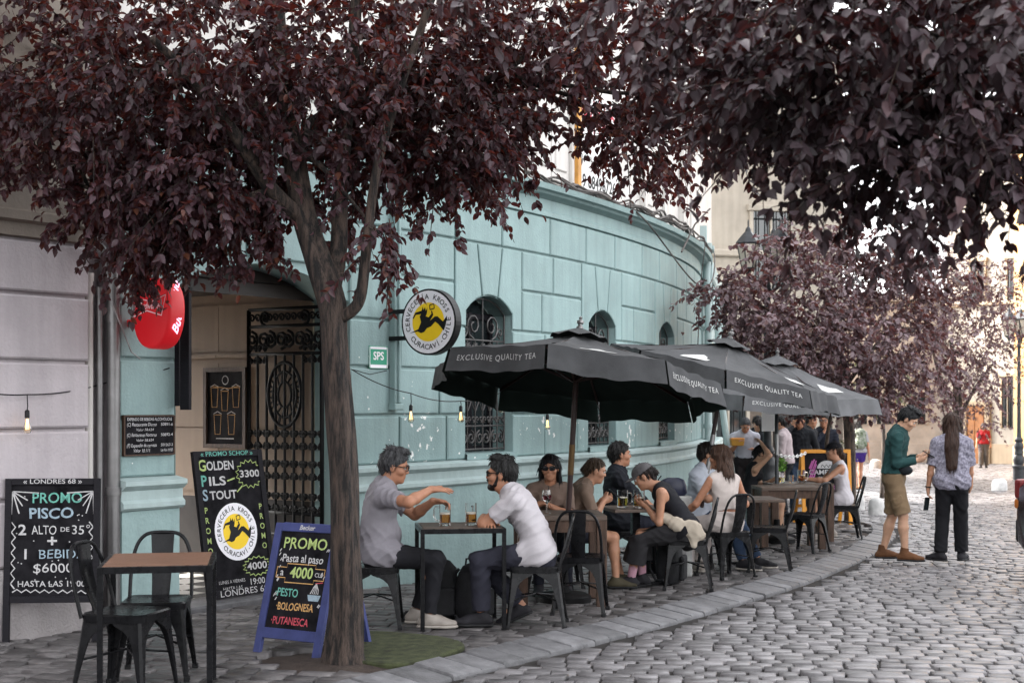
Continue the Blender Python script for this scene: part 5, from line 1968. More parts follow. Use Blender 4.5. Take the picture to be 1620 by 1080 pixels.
for q, (p0, p1) in enumerate(zip(pth, pth[1:])):
    p0, p1 = Vector(p0), Vector(p1)
    m_, d_ = (p0 + p1) / 2, (p1 - p0)
    up = Vector((0, 0, 1)) if q % 2 else d_.cross(Vector((0, 0, 1))).normalized()
    b.tube([tuple(m_ + d_ * .62 * math.cos(a) + up * .022 * math.sin(a)) for a in np.linspace(0, 2 * PI, 9)[:-1]], .007, 5, closed=True)
b.build("links", M['white'], cn, smooth=True)

# ---------------------------------------------------------------- parasols
def parasol(Cn, n_, rad, az, hgt, foot, label, logo_panels, text_panels, val=.195, plain=False):
    x0, y0 = foot
    r = thing("parasol", label, "parasol", (x0, y0, gz(y0)), 0, "charcoal octagonal parasols")
    Lc = Vector(Cn) - Vector(r.location)
    nn = Vector((n_[0], n_[1], 1)).normalized()
    e1 = (Vector((1, 0, 0)) - nn * nn.x).normalized()
    e2 = nn.cross(e1)
    corner = lambda k, q=1.0, dz_=0: Lc + (e1 * math.cos(az + k * PI / 4) + e2 * math.sin(az + k * PI / 4)) * rad * q + nn * dz_
    apex = Lc + nn * hgt
    cv, un, vl, tx, lo = MB(), MB(), MB(), MB(), MB()
    def slope(k, t, q):          # t along the rim 0..1, q from hub 0 to rim 1
        a, b_ = corner(k), corner(k + 1)
        rim = a.lerp(b_, t) + (Lc - (a + b_) / 2) * .035 * 4 * t * (1 - t)
        p = apex.lerp(rim, q)
        sag = -.045 * math.sin(PI * q) * (.5 + 2 * t * (1 - t))
        return p + nn * (sag + .0075 * math.sin(t * 21 + q * 8 + k * 3.1) * q * 4 * t * (1 - t) + .004 * math.sin(q * 17 + k * 2 + t * 5))
    nt_, nq = 12, 11
    for k in range(8):
        for dst, dz_ in ((cv, 0), (un, -.008)):
            vs = [tuple(slope(k, i / nt_, (j + .6) / (nq + .6)) + nn * dz_) for j in range(nq + 1) for i in range(nt_ + 1)]
            fs = [(j * (nt_ + 1) + i, j * (nt_ + 1) + i + 1, (j + 1) * (nt_ + 1) + i + 1, (j + 1) * (nt_ + 1) + i) for j in range(nq) for i in range(nt_)]
            if dst is un:
                fs = [f[::-1] for f in fs]
            dst.add(vs, fs)
        # valance: hangs from the rim, flaring and rippling a little, open at the corners
        c_out = lambda t: ((corner(k).lerp(corner(k + 1), t) - Lc)).normalized()
        def vpt(t, q, side=0):
            t2 = .012 + t * .976
            p = slope(k, t2, 1.0)
            o = c_out(t2)
            o = Vector((o.x, o.y, 0)).normalized()
            rip = .012 * math.sin(t * 9 + k * 1.7) * q + .006 * math.sin(t * 23 + k)
            sw = .02 * math.sin(PI * t) * q
            return p + Vector((0, 0, -val * q * (1 + .04 * math.sin(t * 7 + k)))) + o * (.012 + .05 * q + rip - sw + side)
        m_ = 26
        for side, rev in ((0, False), (-.006, True)):
            vs = [tuple(vpt(i / m_, j / 3, side)) for j in range(4) for i in range(m_ + 1)]
            fs = [(j * (m_ + 1) + i, j * (m_ + 1) + i + 1, (j + 1) * (m_ + 1) + i + 1, (j + 1) * (m_ + 1) + i) for j in range(3) for i in range(m_)]
            (vl if not rev else un).add(vs, [f[::-1] for f in fs] if rev else fs)
        if k in text_panels:
            ctr = lambda x, z, q=0: vpt(min(1, max(0, .5 - x)), .5 - z, .004)
            text(tx, "EXCLUSIVE QUALITY TEA", 0, 0, .30, lambda x, z, q=0: tuple(vpt(min(1, max(0, .5 + x)), .45 - z * 1.1, .0075)), 0, width=.80, bold=.0, space=1.2)
        if k in logo_panels:
            pts = [(.30, .80), (.70, .80), (.72, .70), (.64, .66), (.60, .58), (.50, .55), (.42, .60), (.34, .66), (.28, .72)]
            lo.add([tuple(slope(k, a, b_) + nn * .006) for a, b_ in pts] + [tuple(slope(k, .5, .7) + nn * .006)], [(i, (i + 1) % 9, 9) for i in range(9)])
    um = M['umb_grey'] if plain else M['umb']
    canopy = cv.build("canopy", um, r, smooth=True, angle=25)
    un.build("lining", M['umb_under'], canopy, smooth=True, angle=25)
    vl.build("valance", um, r, smooth=True, angle=60)
    if tx.v:
        tx.build("lettering", M['print'], r)
    if lo.v:
        lo.build("printed_emblem", M['print'], r)
    vt = MB()
    k8 = []
    for ring, (q, dz_) in enumerate(((.02, .055), (.12, .045), (.2, .03))):
        for i in range(32):
            a = az + i * PI / 16
            wv = (.012 * math.sin(i * PI / 2) if ring == 2 else 0)
            k8.append(tuple(apex + (e1 * math.cos(a) + e2 * math.sin(a)) * rad * q - nn * (hgt * q - dz_ + wv)))
    vt.add(k8, [(a * 32 + i, a * 32 + (i + 1) % 32, (a + 1) * 32 + (i + 1) % 32, (a + 1) * 32 + i) for a in (0, 1) for i in range(32)])
    vt.build("vent", um, canopy, smooth=True, angle=60)
    fn = MB()
    rot = nn.to_track_quat('Z', 'Y').to_matrix().to_4x4()
    fn.M = Matrix.Translation(apex + nn * .05) @ rot
    fn.lathe([(.03, -.02), (.03, .01), (.018, .018), (.018, .03), (.03, .042), (.03, .06), (.012, .075), (.016, .09), (0, .105)], n=12)
    fn.build("finial", M['metal'], r, smooth=True, angle=40)
    hub = apex - nn * .12
    po = MB()
    po.tube([(0, 0, 0), tuple(hub * .55), tuple(hub), tuple(apex)], .024, 12)
    pole = po.build("pole", M['umb_wood'] if not plain else M['lamp_iron'], r, smooth=True)
    fe = MB()
    dr = hub.normalized()
    fe.tube([tuple(dr * (hub.length * (.50 if not label.startswith("second") else .34))), tuple(dr * (hub.length * .62))], .0265, 12)
    fe.build("pole_sleeve", M['metal'] if (plain or label.startswith("second")) else mat("brass", (.10, .06, .025), .4, .3, metal=.6), pole, smooth=True)
    bs_ = MB()
    bs_.lathe([(.24, 0), (.24, .05), (.20, .07), (.05, .08), (.04, .30), (.03, .30)], n=20)
    bs_.build("base", M['iron'], r, smooth=True, angle=40)
    rb = MB()
    for k in range(8):
        rb.bar(tuple(apex - nn * .03), tuple(corner(k, .985, -.022)), .014, .022)
    ribs = rb
    for k in range(8):
        one = MB()
        one.bar(tuple(apex - nn * .035), tuple(corner(k, .985, -.024)), .014, .022)
        ro = one.build("rib", M['umb_wood'], r)
        one = MB()
        one.bar(tuple(apex - nn * .42), tuple((apex - nn * .035).lerp(corner(k, 1, -.024), .5)), .012, .018)
        one.build("strut", M['umb_wood'], ro)
    return r
parasol((.535, 12.05, 1.90), (.106, .16), 1.225, .564, .36, (px(891, 12.15), 12.15), "first charcoal parasol, tilted over the wine table and lettered along its edge", (1, 3, 5, 7), (2, 4, 6))
parasol((2.247, 15.2, 2.02), (.24, -.05), 1.22, .661, .30, (px(1094, 15.0), 15.0), "second charcoal parasol, leaning right over the middle tables", (4, 6, 2), (5, 3, 7, 1))
parasol((3.44, 18.6, 1.815), (.05, -.07), 1.34, .32, .43, (px(1229, 18.4), 18.4), "third charcoal parasol, upright on a dark pole at the far table", (4, 6, 2), (5, 7, 3), plain=True)
# ---------------------------------------------------------------- trees
LEAF_V = np.array([[0, 0, 0], [-.24, .20, .07], [0, .22, -.02], [.24, .20, .07], [-.29, .50, .07], [0, .53, -.05], [.29, .50, .07], [-.16, .80, -.02], [.16, .80, -.02], [0, 1.02, -.17]])
LEAF_F3 = [[0, 2, 1], [0, 3, 2]]
LEAF_Q = [[1, 2, 5, 4], [2, 3, 6, 5], [4, 5, 9, 7], [5, 6, 8, 9]]
LEAF_T = np.array([[0, 2, 1], [0, 3, 2], [1, 2, 5], [1, 5, 4], [2, 3, 6], [2, 6, 5], [4, 5, 7], [7, 5, 9], [5, 6, 8], [5, 8, 9]])

def unit(v):
    return v / np.maximum(np.linalg.norm(v, axis=-1, keepdims=True), 1e-9)

def leaves(name, P, D, U, Ls, material, parent, simple=False):
    """one leaf per row: stalk end P, direction D, upward hint U, length L"""
    n = len(P)
    D = unit(D)
    S = unit(np.cross(D, U))
    Nn = np.cross(S, D)
    lv = LEAF_V if not simple else np.array([[0, 0, 0], [-.24, .45, .03], [.24, .45, .03], [0, 1.02, -.06]])
    ft = LEAF_T if not simple else np.array([[0, 2, 1], [1, 2, 3]])
    curl = rng.uniform(-.3, 1.9, n)[:, None]
    wid = rng.uniform(.85, 1.2, n)[:, None]
    V = P[:, None, :] + Ls[:, None, None] * (lv[None, :, 0:1] * wid[:, None] * S[:, None] + lv[None, :, 1:2] * D[:, None] + (lv[None, :, 2:3] * curl[:, None]) * Nn[:, None])
    k = len(lv)
    F = (np.arange(n) * k)[:, None, None] + ft[None]
    return np_mesh(name, V.reshape(-1, 3), F.reshape(-1, 3), material, parent, smooth=False)

def crown(clumps, leaf, per, tw_len, droop=.35, seed=1):
    """clumps: (centre, radii, twigs). returns leaf arrays and twig paths"""
    r_ = np.random.default_rng(seed)
    P, D, U, Ls, tw = [], [], [], [], []
    for c, rad, nt_ in clumps:
        c, rad = np.array(c, float), np.array(rad, float)
        for i in range(nt_):
            v = r_.normal(size=3)
            v /= np.linalg.norm(v)
            q = r_.uniform(.15, 1) ** .5
            st = c + v * rad * q
            d = v * np.array([1, 1, .5]) * .8 + r_.normal(size=3) * .55
            d[2] -= droop
            d /= np.linalg.norm(d)
            L_ = tw_len * r_.uniform(.6, 1.3)
            d2 = d + np.array([0, 0, -droop * 1.2]) + r_.normal(size=3) * .2
            m = int(per * r_.uniform(.6, 1.3))
            t = np.sort(r_.uniform(.05, 1.05, m))[:, None]
            path = st + d * L_ * t + (d2 - d) * L_ * .5 * t * t
            tang = unit(d + (d2 - d) * t)
            side = unit(np.cross(tang, r_.normal(size=(m, 3)) * .6 + np.array([0, 0, 1])))
            sg = np.where(np.arange(m) % 2 == 0, 1, -1)[:, None]
            ld = tang * .55 + side * sg * .75 + r_.normal(size=(m, 3)) * .25
            ld[:, 2] -= .28 + droop * .3
            P.append(path)
            D.append(ld)
            U.append(r_.normal(size=(m, 3)) * .45 + np.array([0, 0, 1]))
            Ls.append(leaf * r_.uniform(.65, 1.2, m))
            tw.append((st, st + d * L_ * .5 + (d2 - d) * L_ * .125, st + d * L_ + (d2 - d) * L_ * .5))
    return np.concatenate(P), np.concatenate(D), np.concatenate(U), np.concatenate(Ls), tw

def twigs_mesh(tw, r0, frac, material, parent, hubs, seed=2):
    r_ = np.random.default_rng(seed)
    b = MB()
    for (a, m_, e) in tw:
        if r_.random() > frac:
            continue
        b.tube([tuple(a), tuple(m_), tuple(e)], [r0, r0 * .8, r0 * .4], 4, caps=False)
    for h0, h1, rr_ in hubs:
        h0, h1 = np.array(h0), np.array(h1)
        mid = (h0 + h1) / 2 + r_.normal(size=3) * np.linalg.norm(h1 - h0) * .08
        b.tube([tuple(h0), tuple(mid), tuple(h1)], [rr_, rr_ * .7, rr_ * .35], 6, caps=False)
    return b.build("branches", material, parent, smooth=True, angle=0)

def trunk_mesh(name, path, rad, material, parent, n=26, rough=.15, flare=0.0, seed=3):
    """gnarled trunk: ribs and hollows in the outline"""
    sp = smooth_path([Vector(p) for p in path], 9)
    k = len(sp)
    rs = np.interp(np.linspace(0, 1, k), np.linspace(0, 1, len(rad)), rad)
    vs, fs = [], []
    ph = np.random.default_rng(seed).uniform(0, 6, 6)
    for i, p in enumerate(sp):
        t = (sp[min(i + 1, k - 1)] - sp[max(i - 1, 0)]).normalized()
        e1 = t.cross(Vector((0, 1, 0))).normalized()
        e2 = t.cross(e1)
        for j in range(n):
            a = 2 * PI * j / n
            z = i * .11
            q = 1 + rough * (.45 * math.sin(3 * a + ph[0] + z * .5) + .35 * math.sin(5 * a + ph[1] - z * .8) + .3 * math.sin(9 * a + ph[2] + z) + .25 * math.sin(2 * a + z * 2.3 + ph[3]) + .2 * math.sin(13 * a + ph[4] + z * .6))
            vs.append(tuple(p + (e1 * math.cos(a) + e2 * math.sin(a)) * rs[i] * q))
    for i in range(k - 1):
        for j in range(n):
            j2 = (j + 1) % n
            fs.append((i * n + j, i * n + j2, (i + 1) * n + j2, (i + 1) * n + j))
    b = MB()
    b.add(vs, fs)
    return b.build(name, material, parent, smooth=True, angle=0)

# the plum tree on the pavement
TB = (-1.045, 8.95, gz(8.95) - .04)
t1 = thing("plum_tree", "purple leaved plum tree with a leaning gnarled trunk beside the blue A-board", "tree", TB)
rel = lambda p: tuple(Vector(p) - Vector(TB))
y0 = 8.95
def up(u, v, y):
    return rel(uvy(u, v, y))
trunk = trunk_mesh("trunk", [rel((-1.045, 8.95, -.06)), up(546, 1030, y0), up(549, 960, y0), up(547, 860, y0), up(544, 760, y0), up(537, 650, y0), up(529, 540, y0), up(524, 480, y0), up(506, 420, 9.0), up(483, 350, 9.05), up(470, 280, 9.1), up(455, 180, 9.2), up(440, 40, 9.3), up(430, -120, 9.4)],
                   [.18, .122, .100, .092, .087, .083, .081, .085, .085, .078, .07, .06, .05, .035], M['bark'], t1)
lb = MB()
def limb(pts, r0, r1):
    sp = smooth_path([Vector(p) for p in pts], 5)
    lb.tube([tuple(p) for p in sp], list(np.linspace(r0, r1, len(sp))), 12)
limb([up(532, 505, y0), up(556, 492, 8.92), up(570, 470, 8.9), up(577, 420, 8.9), up(584, 350, 8.9), up(600, 250, 8.9), up(640, 120, 8.95), up(690, -20, 9.0)], .042, .022)
limb([up(522, 470, y0), up(535, 400, 9.1), up(538, 330, 9.15), up(545, 220, 9.2), up(560, 60, 9.3), up(570, -100, 9.4)], .062, .035)
limb([up(483, 350, 9.05), up(430, 300, 8.9), up(370, 210, 8.7), up(300, 120, 8.5), up(240, 60, 8.3)], .055, .02)
limb([up(470, 280, 9.1), up(500, 190, 9.3), up(620, 150, 9.6), up(800, 120, 9.9), up(960, 100, 10.2)], .045, .015)
limb([up(460, 220, 9.1), up(380, 150, 9.3), up(250, 90, 9.5), up(120, 60, 9.6)], .04, .015)
limb([up(430, 300, 8.9), up(330, 330, 8.9), up(250, 350, 9.0), up(190, 380, 9.2)], .025, .01)
lb.build("limb", M['bark'], t1, smooth=True, angle=0)
def cu(u, v, y, ru, ry, rv, n):           # clump at pixel u,v with half sizes in pixels (depth in metres)
    k_ = y / 2250
    return (up(u, v, y), (ru * k_, ry, rv * k_), n)
cl1 = [
    cu(60, 60, 9.4, 190, .8, 120, 150), cu(210, 150, 9.0, 150, .7, 130, 170), cu(90, 190, 9.3, 130, .6, 80, 95), cu(330, 80, 8.8, 150, .8, 110, 120),
    cu(270, 290, 9.2, 120, .5, 90, 120), cu(340, 270, 9.0, 110, .5, 90, 105), cu(225, 365, 9.5, 55, .4, 45, 58), cu(320, 345, 9.3, 85, .4, 40, 66), cu(240, 395, 9.9, 40, .25, 18, 8), cu(410, 315, 9.3, 65, .4, 55, 50),
    cu(60, 270, 9.3, 60, .4, 30, 18), cu(170, 310, 9.3, 70, .4, 50, 44),
    cu(450, 150, 9.3, 130, .8, 130, 105), cu(560, 120, 9.2, 140, .8, 140, 140), cu(560, 280, 9.3, 60, .5, 60, 30), cu(600, 370, 9.0, 35, .3, 40, 18),
    cu(660, 60, 9.5, 150, .8, 100, 140), cu(700, 160, 9.6, 140, .7, 90, 118), cu(660, 230, 9.6, 90, .5, 45, 60), cu(760, 200, 9.7, 75, .5, 50, 60), cu(720, 270, 9.7, 60, .4, 25, 28), cu(820, 175, 9.8, 50, .4, 35, 28), cu(690, 275, 9.6, 70, .4, 25, 24), cu(790, 240, 9.7, 45, .4, 25, 15),
    cu(840, 60, 9.9, 150, .8, 90, 130), cu(960, 80, 10.1, 130, .7, 90, 110), cu(1000, 190, 10.2, 70, .5, 60, 62), cu(1080, 40, 10.3, 120, .7, 90, 85), cu(1040, 250, 10.3, 45, .4, 25, 15), cu(1100, 150, 10.4, 80, .5, 60, 45),
]
top = [cu(200, -150, 9.2, 320, 1.6, 120, 150), cu(600, -160, 9.4, 330, 1.6, 130, 170), cu(950, -150, 9.9, 260, 1.4, 120, 110)]
P, D, U, Ls, tw = crown(cl1 + top, .061, 24, .31, .42, 11)
leaves("leaf_mass", P, D, U, Ls, M['leaf1'], t1)
hubs = []
hub0 = [up(430, 200, 9.1), up(560, 60, 9.3), up(300, 120, 8.5), up(800, 120, 9.9), up(250, 350, 9.0)]
for c, r3, n_ in cl1:
    h = min(hub0, key=lambda q: (Vector(q) - Vector(c)).length)
    hubs.append((h, c, .022))
twigs_mesh(tw, .0045, .8, M['bark'], t1, hubs)

# the near plum branches reaching in from the right: a second tree just outside the frame
T2 = (2.75, 5.0, gz(5.0) - .03)
t2 = thing("plum_tree", "near plum tree whose large dark leaves overhang the upper right of the street", "tree", T2)
rel = lambda p: tuple(Vector(p) - Vector(T2))
trunk_mesh("trunk", [rel((2.75, 5.0, -.1)), rel((2.76, 5.0, .8)), rel((2.7, 5.02, 1.7)), rel((2.6, 5.05, 2.5)), rel((2.4, 5.1, 3.2)), rel((2.1, 5.2, 3.9))], [.15, .12, .11, .10, .07, .04], M['bark'], t2)
lb = MB()
limb([rel((2.55, 5.05, 2.6)), rel((2.1, 5.2, 3.0)), rel((1.2, 5.3, 3.22)), rel((.6, 5.4, 3.15))], .04, .012)
limb([rel((2.55, 5.05, 2.6)), rel((2.2, 4.7, 2.95)), rel((1.5, 4.5, 3.1)), rel((.9, 4.4, 3.05))], .035, .01)
limb([rel((2.6, 5.05, 2.5)), rel((2.2, 5.8, 2.7)), rel((1.7, 6.3, 2.75)), rel((1.2, 6.5, 2.7))], .04, .01)
lb.build("limb", M['bark'], t2, smooth=True, angle=0)
cl2 = [cu(1250, 20, 5.0, 190, .5, 90, 60), cu(1450, 40, 4.9, 190, .5, 110, 66), cu(1620, 60, 4.9, 150, .5, 130, 60), cu(1120, 30, 5.3, 130, .4, 90, 34),
       cu(1350, 130, 5.0, 170, .45, 90, 56), cu(1540, 160, 4.9, 160, .45, 100, 60), cu(1230, 130, 5.3, 100, .4, 70, 26), cu(1290, 210, 5.2, 90, .35, 40, 18), cu(1400, 250, 5.0, 80, .3, 40, 22), cu(1600, 240, 4.9, 110, .35, 50, 34), cu(1490, 250, 5.1, 80, .3, 40, 18),
       cu(1000, 20, 5.5, 80, .35, 60, 16), cu(1350, 300, 5.3, 60, .25, 20, 8), cu(1180, 180, 6.2, 60, .4, 45, 18), cu(700, -20, 5.5, 70, .3, 30, 6), cu(1330, 90, 6.0, 260, .5, 120, 80), cu(1560, 110, 6.0, 200, .5, 130, 70),
       cu(1350, -140, 5.2, 380, .9, 110, 70), cu(1640, -100, 5.2, 200, .9, 180, 50)]
P, D, U, Ls, tw = crown(cl2, .056, 24, .28, .4, 21)
leaves("leaf_mass", P, D, U, Ls, M['leaf2'], t2)
twigs_mesh(tw, .0032, .9, M['bark'], t2, [(rel((1.9, 5.2, 2.85)), c, .012) for c, r3, n_ in cl2[:8]])

# plum tree behind the parasols
T3 = (px(1343, 22.4), 22.4, gz(22.4) - .05)
t3 = thing("plum_tree", "broad purple plum tree behind the parasols, its crown catching the light", "tree", T3)
rel = lambda p: tuple(Vector(p) - Vector(T3))
trunk_mesh("trunk", [up(1345, 832, 22.4), up(1346, 760, 22.4), up(1344, 680, 22.3), up(1338, 610, 22), up(1325, 540, 21), up(1310, 480, 20)], [.10, .085, .082, .078, .055, .03], M['bark2'], t3, n=14)
lb = MB()
limb([up(1340, 640, 20), up(1290, 560, 19.8), up(1230, 500, 19.6), up(1160, 460, 19.5)], .035, .01)
limb([up(1338, 610, 20), up(1390, 540, 20.2), up(1440, 480, 20.4)], .035, .01)
limb([up(1300, 826, 22.6), up(1306, 720, 22.4), up(1316, 650, 22.2), up(1335, 600, 22)], .034, .028)
lb.build("limb", M['bark2'], t3, smooth=True, angle=0)
cl3 = [cu(1170, 470, 19.4, 75, .5, 45, 70), cu(1240, 450, 19.6, 90, .6, 60, 110), cu(1330, 430, 20.2, 100, .8, 60, 120), cu(1420, 450, 20.4, 90, .8, 70, 110), cu(1200, 530, 19.4, 70, .5, 50, 80), cu(1290, 520, 19.3, 110, .6, 60, 150), cu(1390, 530, 19.8, 100, .7, 60, 140), cu(1250, 590, 19.4, 80, .5, 40, 80), cu(1340, 590, 19.5, 90, .6, 50, 100), cu(1440, 560, 20.2, 70, .6, 60, 90), cu(1130, 465, 19.3, 45, .3, 22, 22), cu(1410, 620, 20, 60, .5, 35, 45), cu(1300, 390, 20.6, 80, .6, 40, 80), cu(1400, 390, 20.6, 80, .6, 40, 80), cu(1470, 440, 20.6, 50, .5, 50, 60), cu(1240, 400, 20.2, 50, .5, 30, 26)]
P, D, U, Ls, tw = crown(cl3, .085, 15, .34, .3, 31)
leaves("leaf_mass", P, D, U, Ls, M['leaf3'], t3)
twigs_mesh(tw, .004, .4, M['bark2'], t3, [])

# far tree beside the standing couple
T4 = (px(1517, 37.0), 37.0, gz(37.0) - .05)
t4 = thing("plum_tree", "darker plum tree behind the standing woman, in front of the cream building", "tree", T4)
rel = lambda p: tuple(Vector(p) - Vector(T4))
trunk_mesh("trunk", [up(1519, 766, 37), up(1518, 720, 37), up(1516, 660, 37), up(1514, 610, 37), up(1505, 540, 37)], [.17, .13, .12, .10, .05], M['bark2'], t4, n=14)
lb = MB()
limb([up(1517, 660, 37), up(1545, 610, 36.8), up(1575, 570, 36.6)], .06, .02)
limb([up(1515, 640, 37), up(1485, 590, 37), up(1470, 520, 37.2)], .06, .02)
limb([up(1502, 764, 37.3), up(1500, 690, 37.2), up(1490, 640, 37.2)], .03, .02)
lb.build("limb", M['bark2'], t4, smooth=True, angle=0)
cl4 = [cu(1480, 480, 37, 60, 1, 55, 95), cu(1545, 530, 36.5, 60, 1, 50, 100), cu(1500, 570, 36.5, 70, 1, 50, 110), cu(1580, 480, 37, 40, .8, 50, 60), cu(1570, 580, 36.5, 40, .8, 40, 60), cu(1530, 620, 36.5, 60, .9, 35, 80), cu(1470, 620, 36.8, 50, .8, 35, 55), cu(1470, 400, 37.4, 40, .8, 40, 40), cu(1545, 668, 36.5, 38, .5, 9, 16), cu(1500, 430, 37, 30, .8, 40, 40), cu(1455, 430, 37, 45, .8, 50, 70), cu(1575, 440, 37, 35, .8, 40, 50), cu(1530, 470, 37, 40, .8, 40, 60)]
P, D, U, Ls, tw = crown(cl4, .11, 15, .5, .3, 41)
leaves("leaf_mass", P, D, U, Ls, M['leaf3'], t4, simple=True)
twigs_mesh(tw, .008, .4, M['bark2'], t4, [])
# greenish climber on the wall behind the third parasol
T5 = (px(1395, 30), 30, gz(30))
t5 = thing("shrub", "olive green leafy shrub hanging behind the third parasol", "shrub", T5)
rel = lambda p: tuple(Vector(p) - Vector(T5))
cl5 = [cu(1395, 610, 30, 40, .5, 40, 60), cu(1360, 585, 30, 40, .5, 30, 40), cu(1320, 690, 29.5, 25, .4, 30, 40), cu(1310, 730, 29.5, 25, .4, 20, 30)]
P, D, U, Ls, tw = crown(cl5, .08, 14, .3, .3, 51)
leaves("leaf_mass", P, D, U, Ls, M['ivy'], t5, simple=True)
lb = MB()
limb([(0, 0, 0), up(1398, 690, 30), up(1392, 630, 30), up(1380, 600, 30)], .05, .02)
limb([up(1330, 770, 29.6), up(1322, 720, 29.6), up(1316, 690, 29.5)], .03, .015)
lb.build("stem", M['bark2'], t5, smooth=True, angle=0)
# ---------------------------------------------------------------- people: one continuous surface grown from a blended field
def V3(*a):
    return np.array(a, float)

class Field:
    """list of blended solids; surface() walks a grid and returns one closed mesh"""
    def __init__(self):
        self.p = []

    def cone(self, a, b, ra, rb, k=.02, q=1.0, fd=None, op='u', flat=False):
        self.p.append(('c', np.array(a, float), np.array(b, float), ra, rb, k, q, fd, op, flat))
        return self

    def ell(self, c, r, k=.02, ax=None, op='u'):
        self.p.append(('e', np.array(c, float), np.array(r, float), np.eye(3) if ax is None else ax, k, op))
        return self

    def cut(self, pt, n):
        self.p.append(('p', np.array(pt, float), unit(np.array(n, float))))
        return self

    def bounds(self):
        lo, hi = np.full(3, 1e9), np.full(3, -1e9)
        for q in self.p:
            if q[0] == 'c' and q[8] == 'u':
                r = max(q[3], q[4]) / min(1, q[6]) if q[6] > 0 else max(q[3], q[4])
                r = max(q[3], q[4])
                lo, hi = np.minimum(lo, np.minimum(q[1], q[2]) - r), np.maximum(hi, np.maximum(q[1], q[2]) + r)
            elif q[0] == 'e' and q[5] == 'u':
                r = q[2].max()
                lo, hi = np.minimum(lo, q[1] - r), np.maximum(hi, q[1] + r)
        return lo, hi

    def surface(self, h, fold=0.0, fseed=0, fscale=1.0):
        lo, hi = self.bounds()
        lo, hi = lo - 3 * h, hi + 3 * h
        n = np.ceil((hi - lo) / h).astype(int) + 1
        F = np.full(n, .2, np.float32)
        axs = [lo[i] + h * np.arange(n[i]) for i in range(3)]
        for q in self.p:
            if q[0] == 'p':
                d = ((axs[0] - q[1][0]) * q[2][0])[:, None, None] + ((axs[1] - q[1][1]) * q[2][1])[None, :, None] + ((axs[2] - q[1][2]) * q[2][2])[None, None, :]
                F = np.maximum(F, d.astype(np.float32))
                continue
            if q[0] == 'c':
                r, k, op = max(q[3], q[4]), q[5], q[8]
                a0, a1 = np.minimum(q[1], q[2]) - r - k - .03, np.maximum(q[1], q[2]) + r + k + .03
            else:
                r, k, op = q[2].max(), q[4], q[5]
                a0, a1 = q[1] - r - k - .03, q[1] + r + k + .03
            i0 = np.maximum(0, ((a0 - lo) / h).astype(int))
            i1 = np.minimum(n, ((a1 - lo) / h).astype(int) + 2)
            if (i1 <= i0).any():
                continue
            X, Y, Z = np.meshgrid(*[axs[i][i0[i]:i1[i]] for i in range(3)], indexing='ij')
            if q[0] == 'c':
                a, b, ra, rb = q[1], q[2], q[3], q[4]
                ba = b - a
                L2 = max((ba ** 2).sum(), 1e-9)
                px_, py_, pz_ = X - a[0], Y - a[1], Z - a[2]
                t0 = (px_ * ba[0] + py_ * ba[1] + pz_ * ba[2]) / L2
                t = np.clip(t0, 0, 1)
                dx, dy, dz = px_ - t * ba[0], py_ - t * ba[1], pz_ - t * ba[2]
                d2 = dx * dx + dy * dy + dz * dz
                if q[6] != 1.0:
                    fd = q[7]
                    dn = dx * fd[0] + dy * fd[1] + dz * fd[2]
                    d2 = d2 + dn * dn * (1 / q[6] ** 2 - 1)
                f = np.sqrt(np.maximum(d2, 0)) - (ra + (rb - ra) * t)
                if q[6] != 1.0:
                    f = f * (1 + q[6]) / 2
                if q[9]:
                    f = np.maximum(f, (t0 - 1) * math.sqrt(L2))
            else:
                c, rr, ax = q[1], q[2], q[3]
                px_, py_, pz_ = X - c[0], Y - c[1], Z - c[2]
                loc = [(px_ * ax[i][0] + py_ * ax[i][1] + pz_ * ax[i][2]) / rr[i] for i in range(3)]
                k0 = np.sqrt(loc[0] ** 2 + loc[1] ** 2 + loc[2] ** 2)
                k1 = np.sqrt((loc[0] / rr[0]) ** 2 + (loc[1] / rr[1]) ** 2 + (loc[2] / rr[2]) ** 2)
                f = k0 * (k0 - 1) / np.maximum(k1, 1e-6)
            sl = tuple(slice(i0[i], i1[i]) for i in range(3))
            G = F[sl]
            if op == 'u':
                if k > 0:
                    hh = np.clip(.5 + .5 * (G - f) / k, 0, 1)
                    F[sl] = G + (f - G) * hh - k * hh * (1 - hh)
                else:
                    F[sl] = np.minimum(G, f)
            else:
                f = -f
                hh = np.clip(.5 + .5 * (f - G) / max(k, 1e-5), 0, 1)
                F[sl] = G + (f - G) * hh + k * hh * (1 - hh)
        # surface nets
        S = F < 0
        c8 = [S[i:n[0] - 1 + i, j:n[1] - 1 + j, k_:n[2] - 1 + k_] for i in (0, 1) for j in (0, 1) for k_ in (0, 1)]
        sm = sum(c.astype(np.int8) for c in c8)
        act = (sm > 0) & (sm < 8)
        idx = np.argwhere(act)
        if not len(idx):
            return np.zeros((0, 3)), np.zeros((0, 4), int)
        ids = np.full(act.shape, -1, np.int32)
        ids[tuple(idx.T)] = np.arange(len(idx))
        off = np.array([(i, j, k_) for i in (0, 1) for j in (0, 1) for k_ in (0, 1)])
        val = np.stack([F[tuple((idx + o).T)] for o in off], 1)
        acc = np.zeros((len(idx), 3))
        cnt = np.zeros(len(idx))
        for a in range(8):
            for b in range(a + 1, 8):
                if abs(off[a] - off[b]).sum() == 1:
                    x = (val[:, a] < 0) != (val[:, b] < 0)
                    t = np.where(x, val[:, a] / np.where(x, val[:, a] - val[:, b], 1), 0)
                    acc += x[:, None] * (off[a] + t[:, None] * (off[b] - off[a]))
                    cnt += x
        V = lo + h * (idx + acc / cnt[:, None])
        Q = []
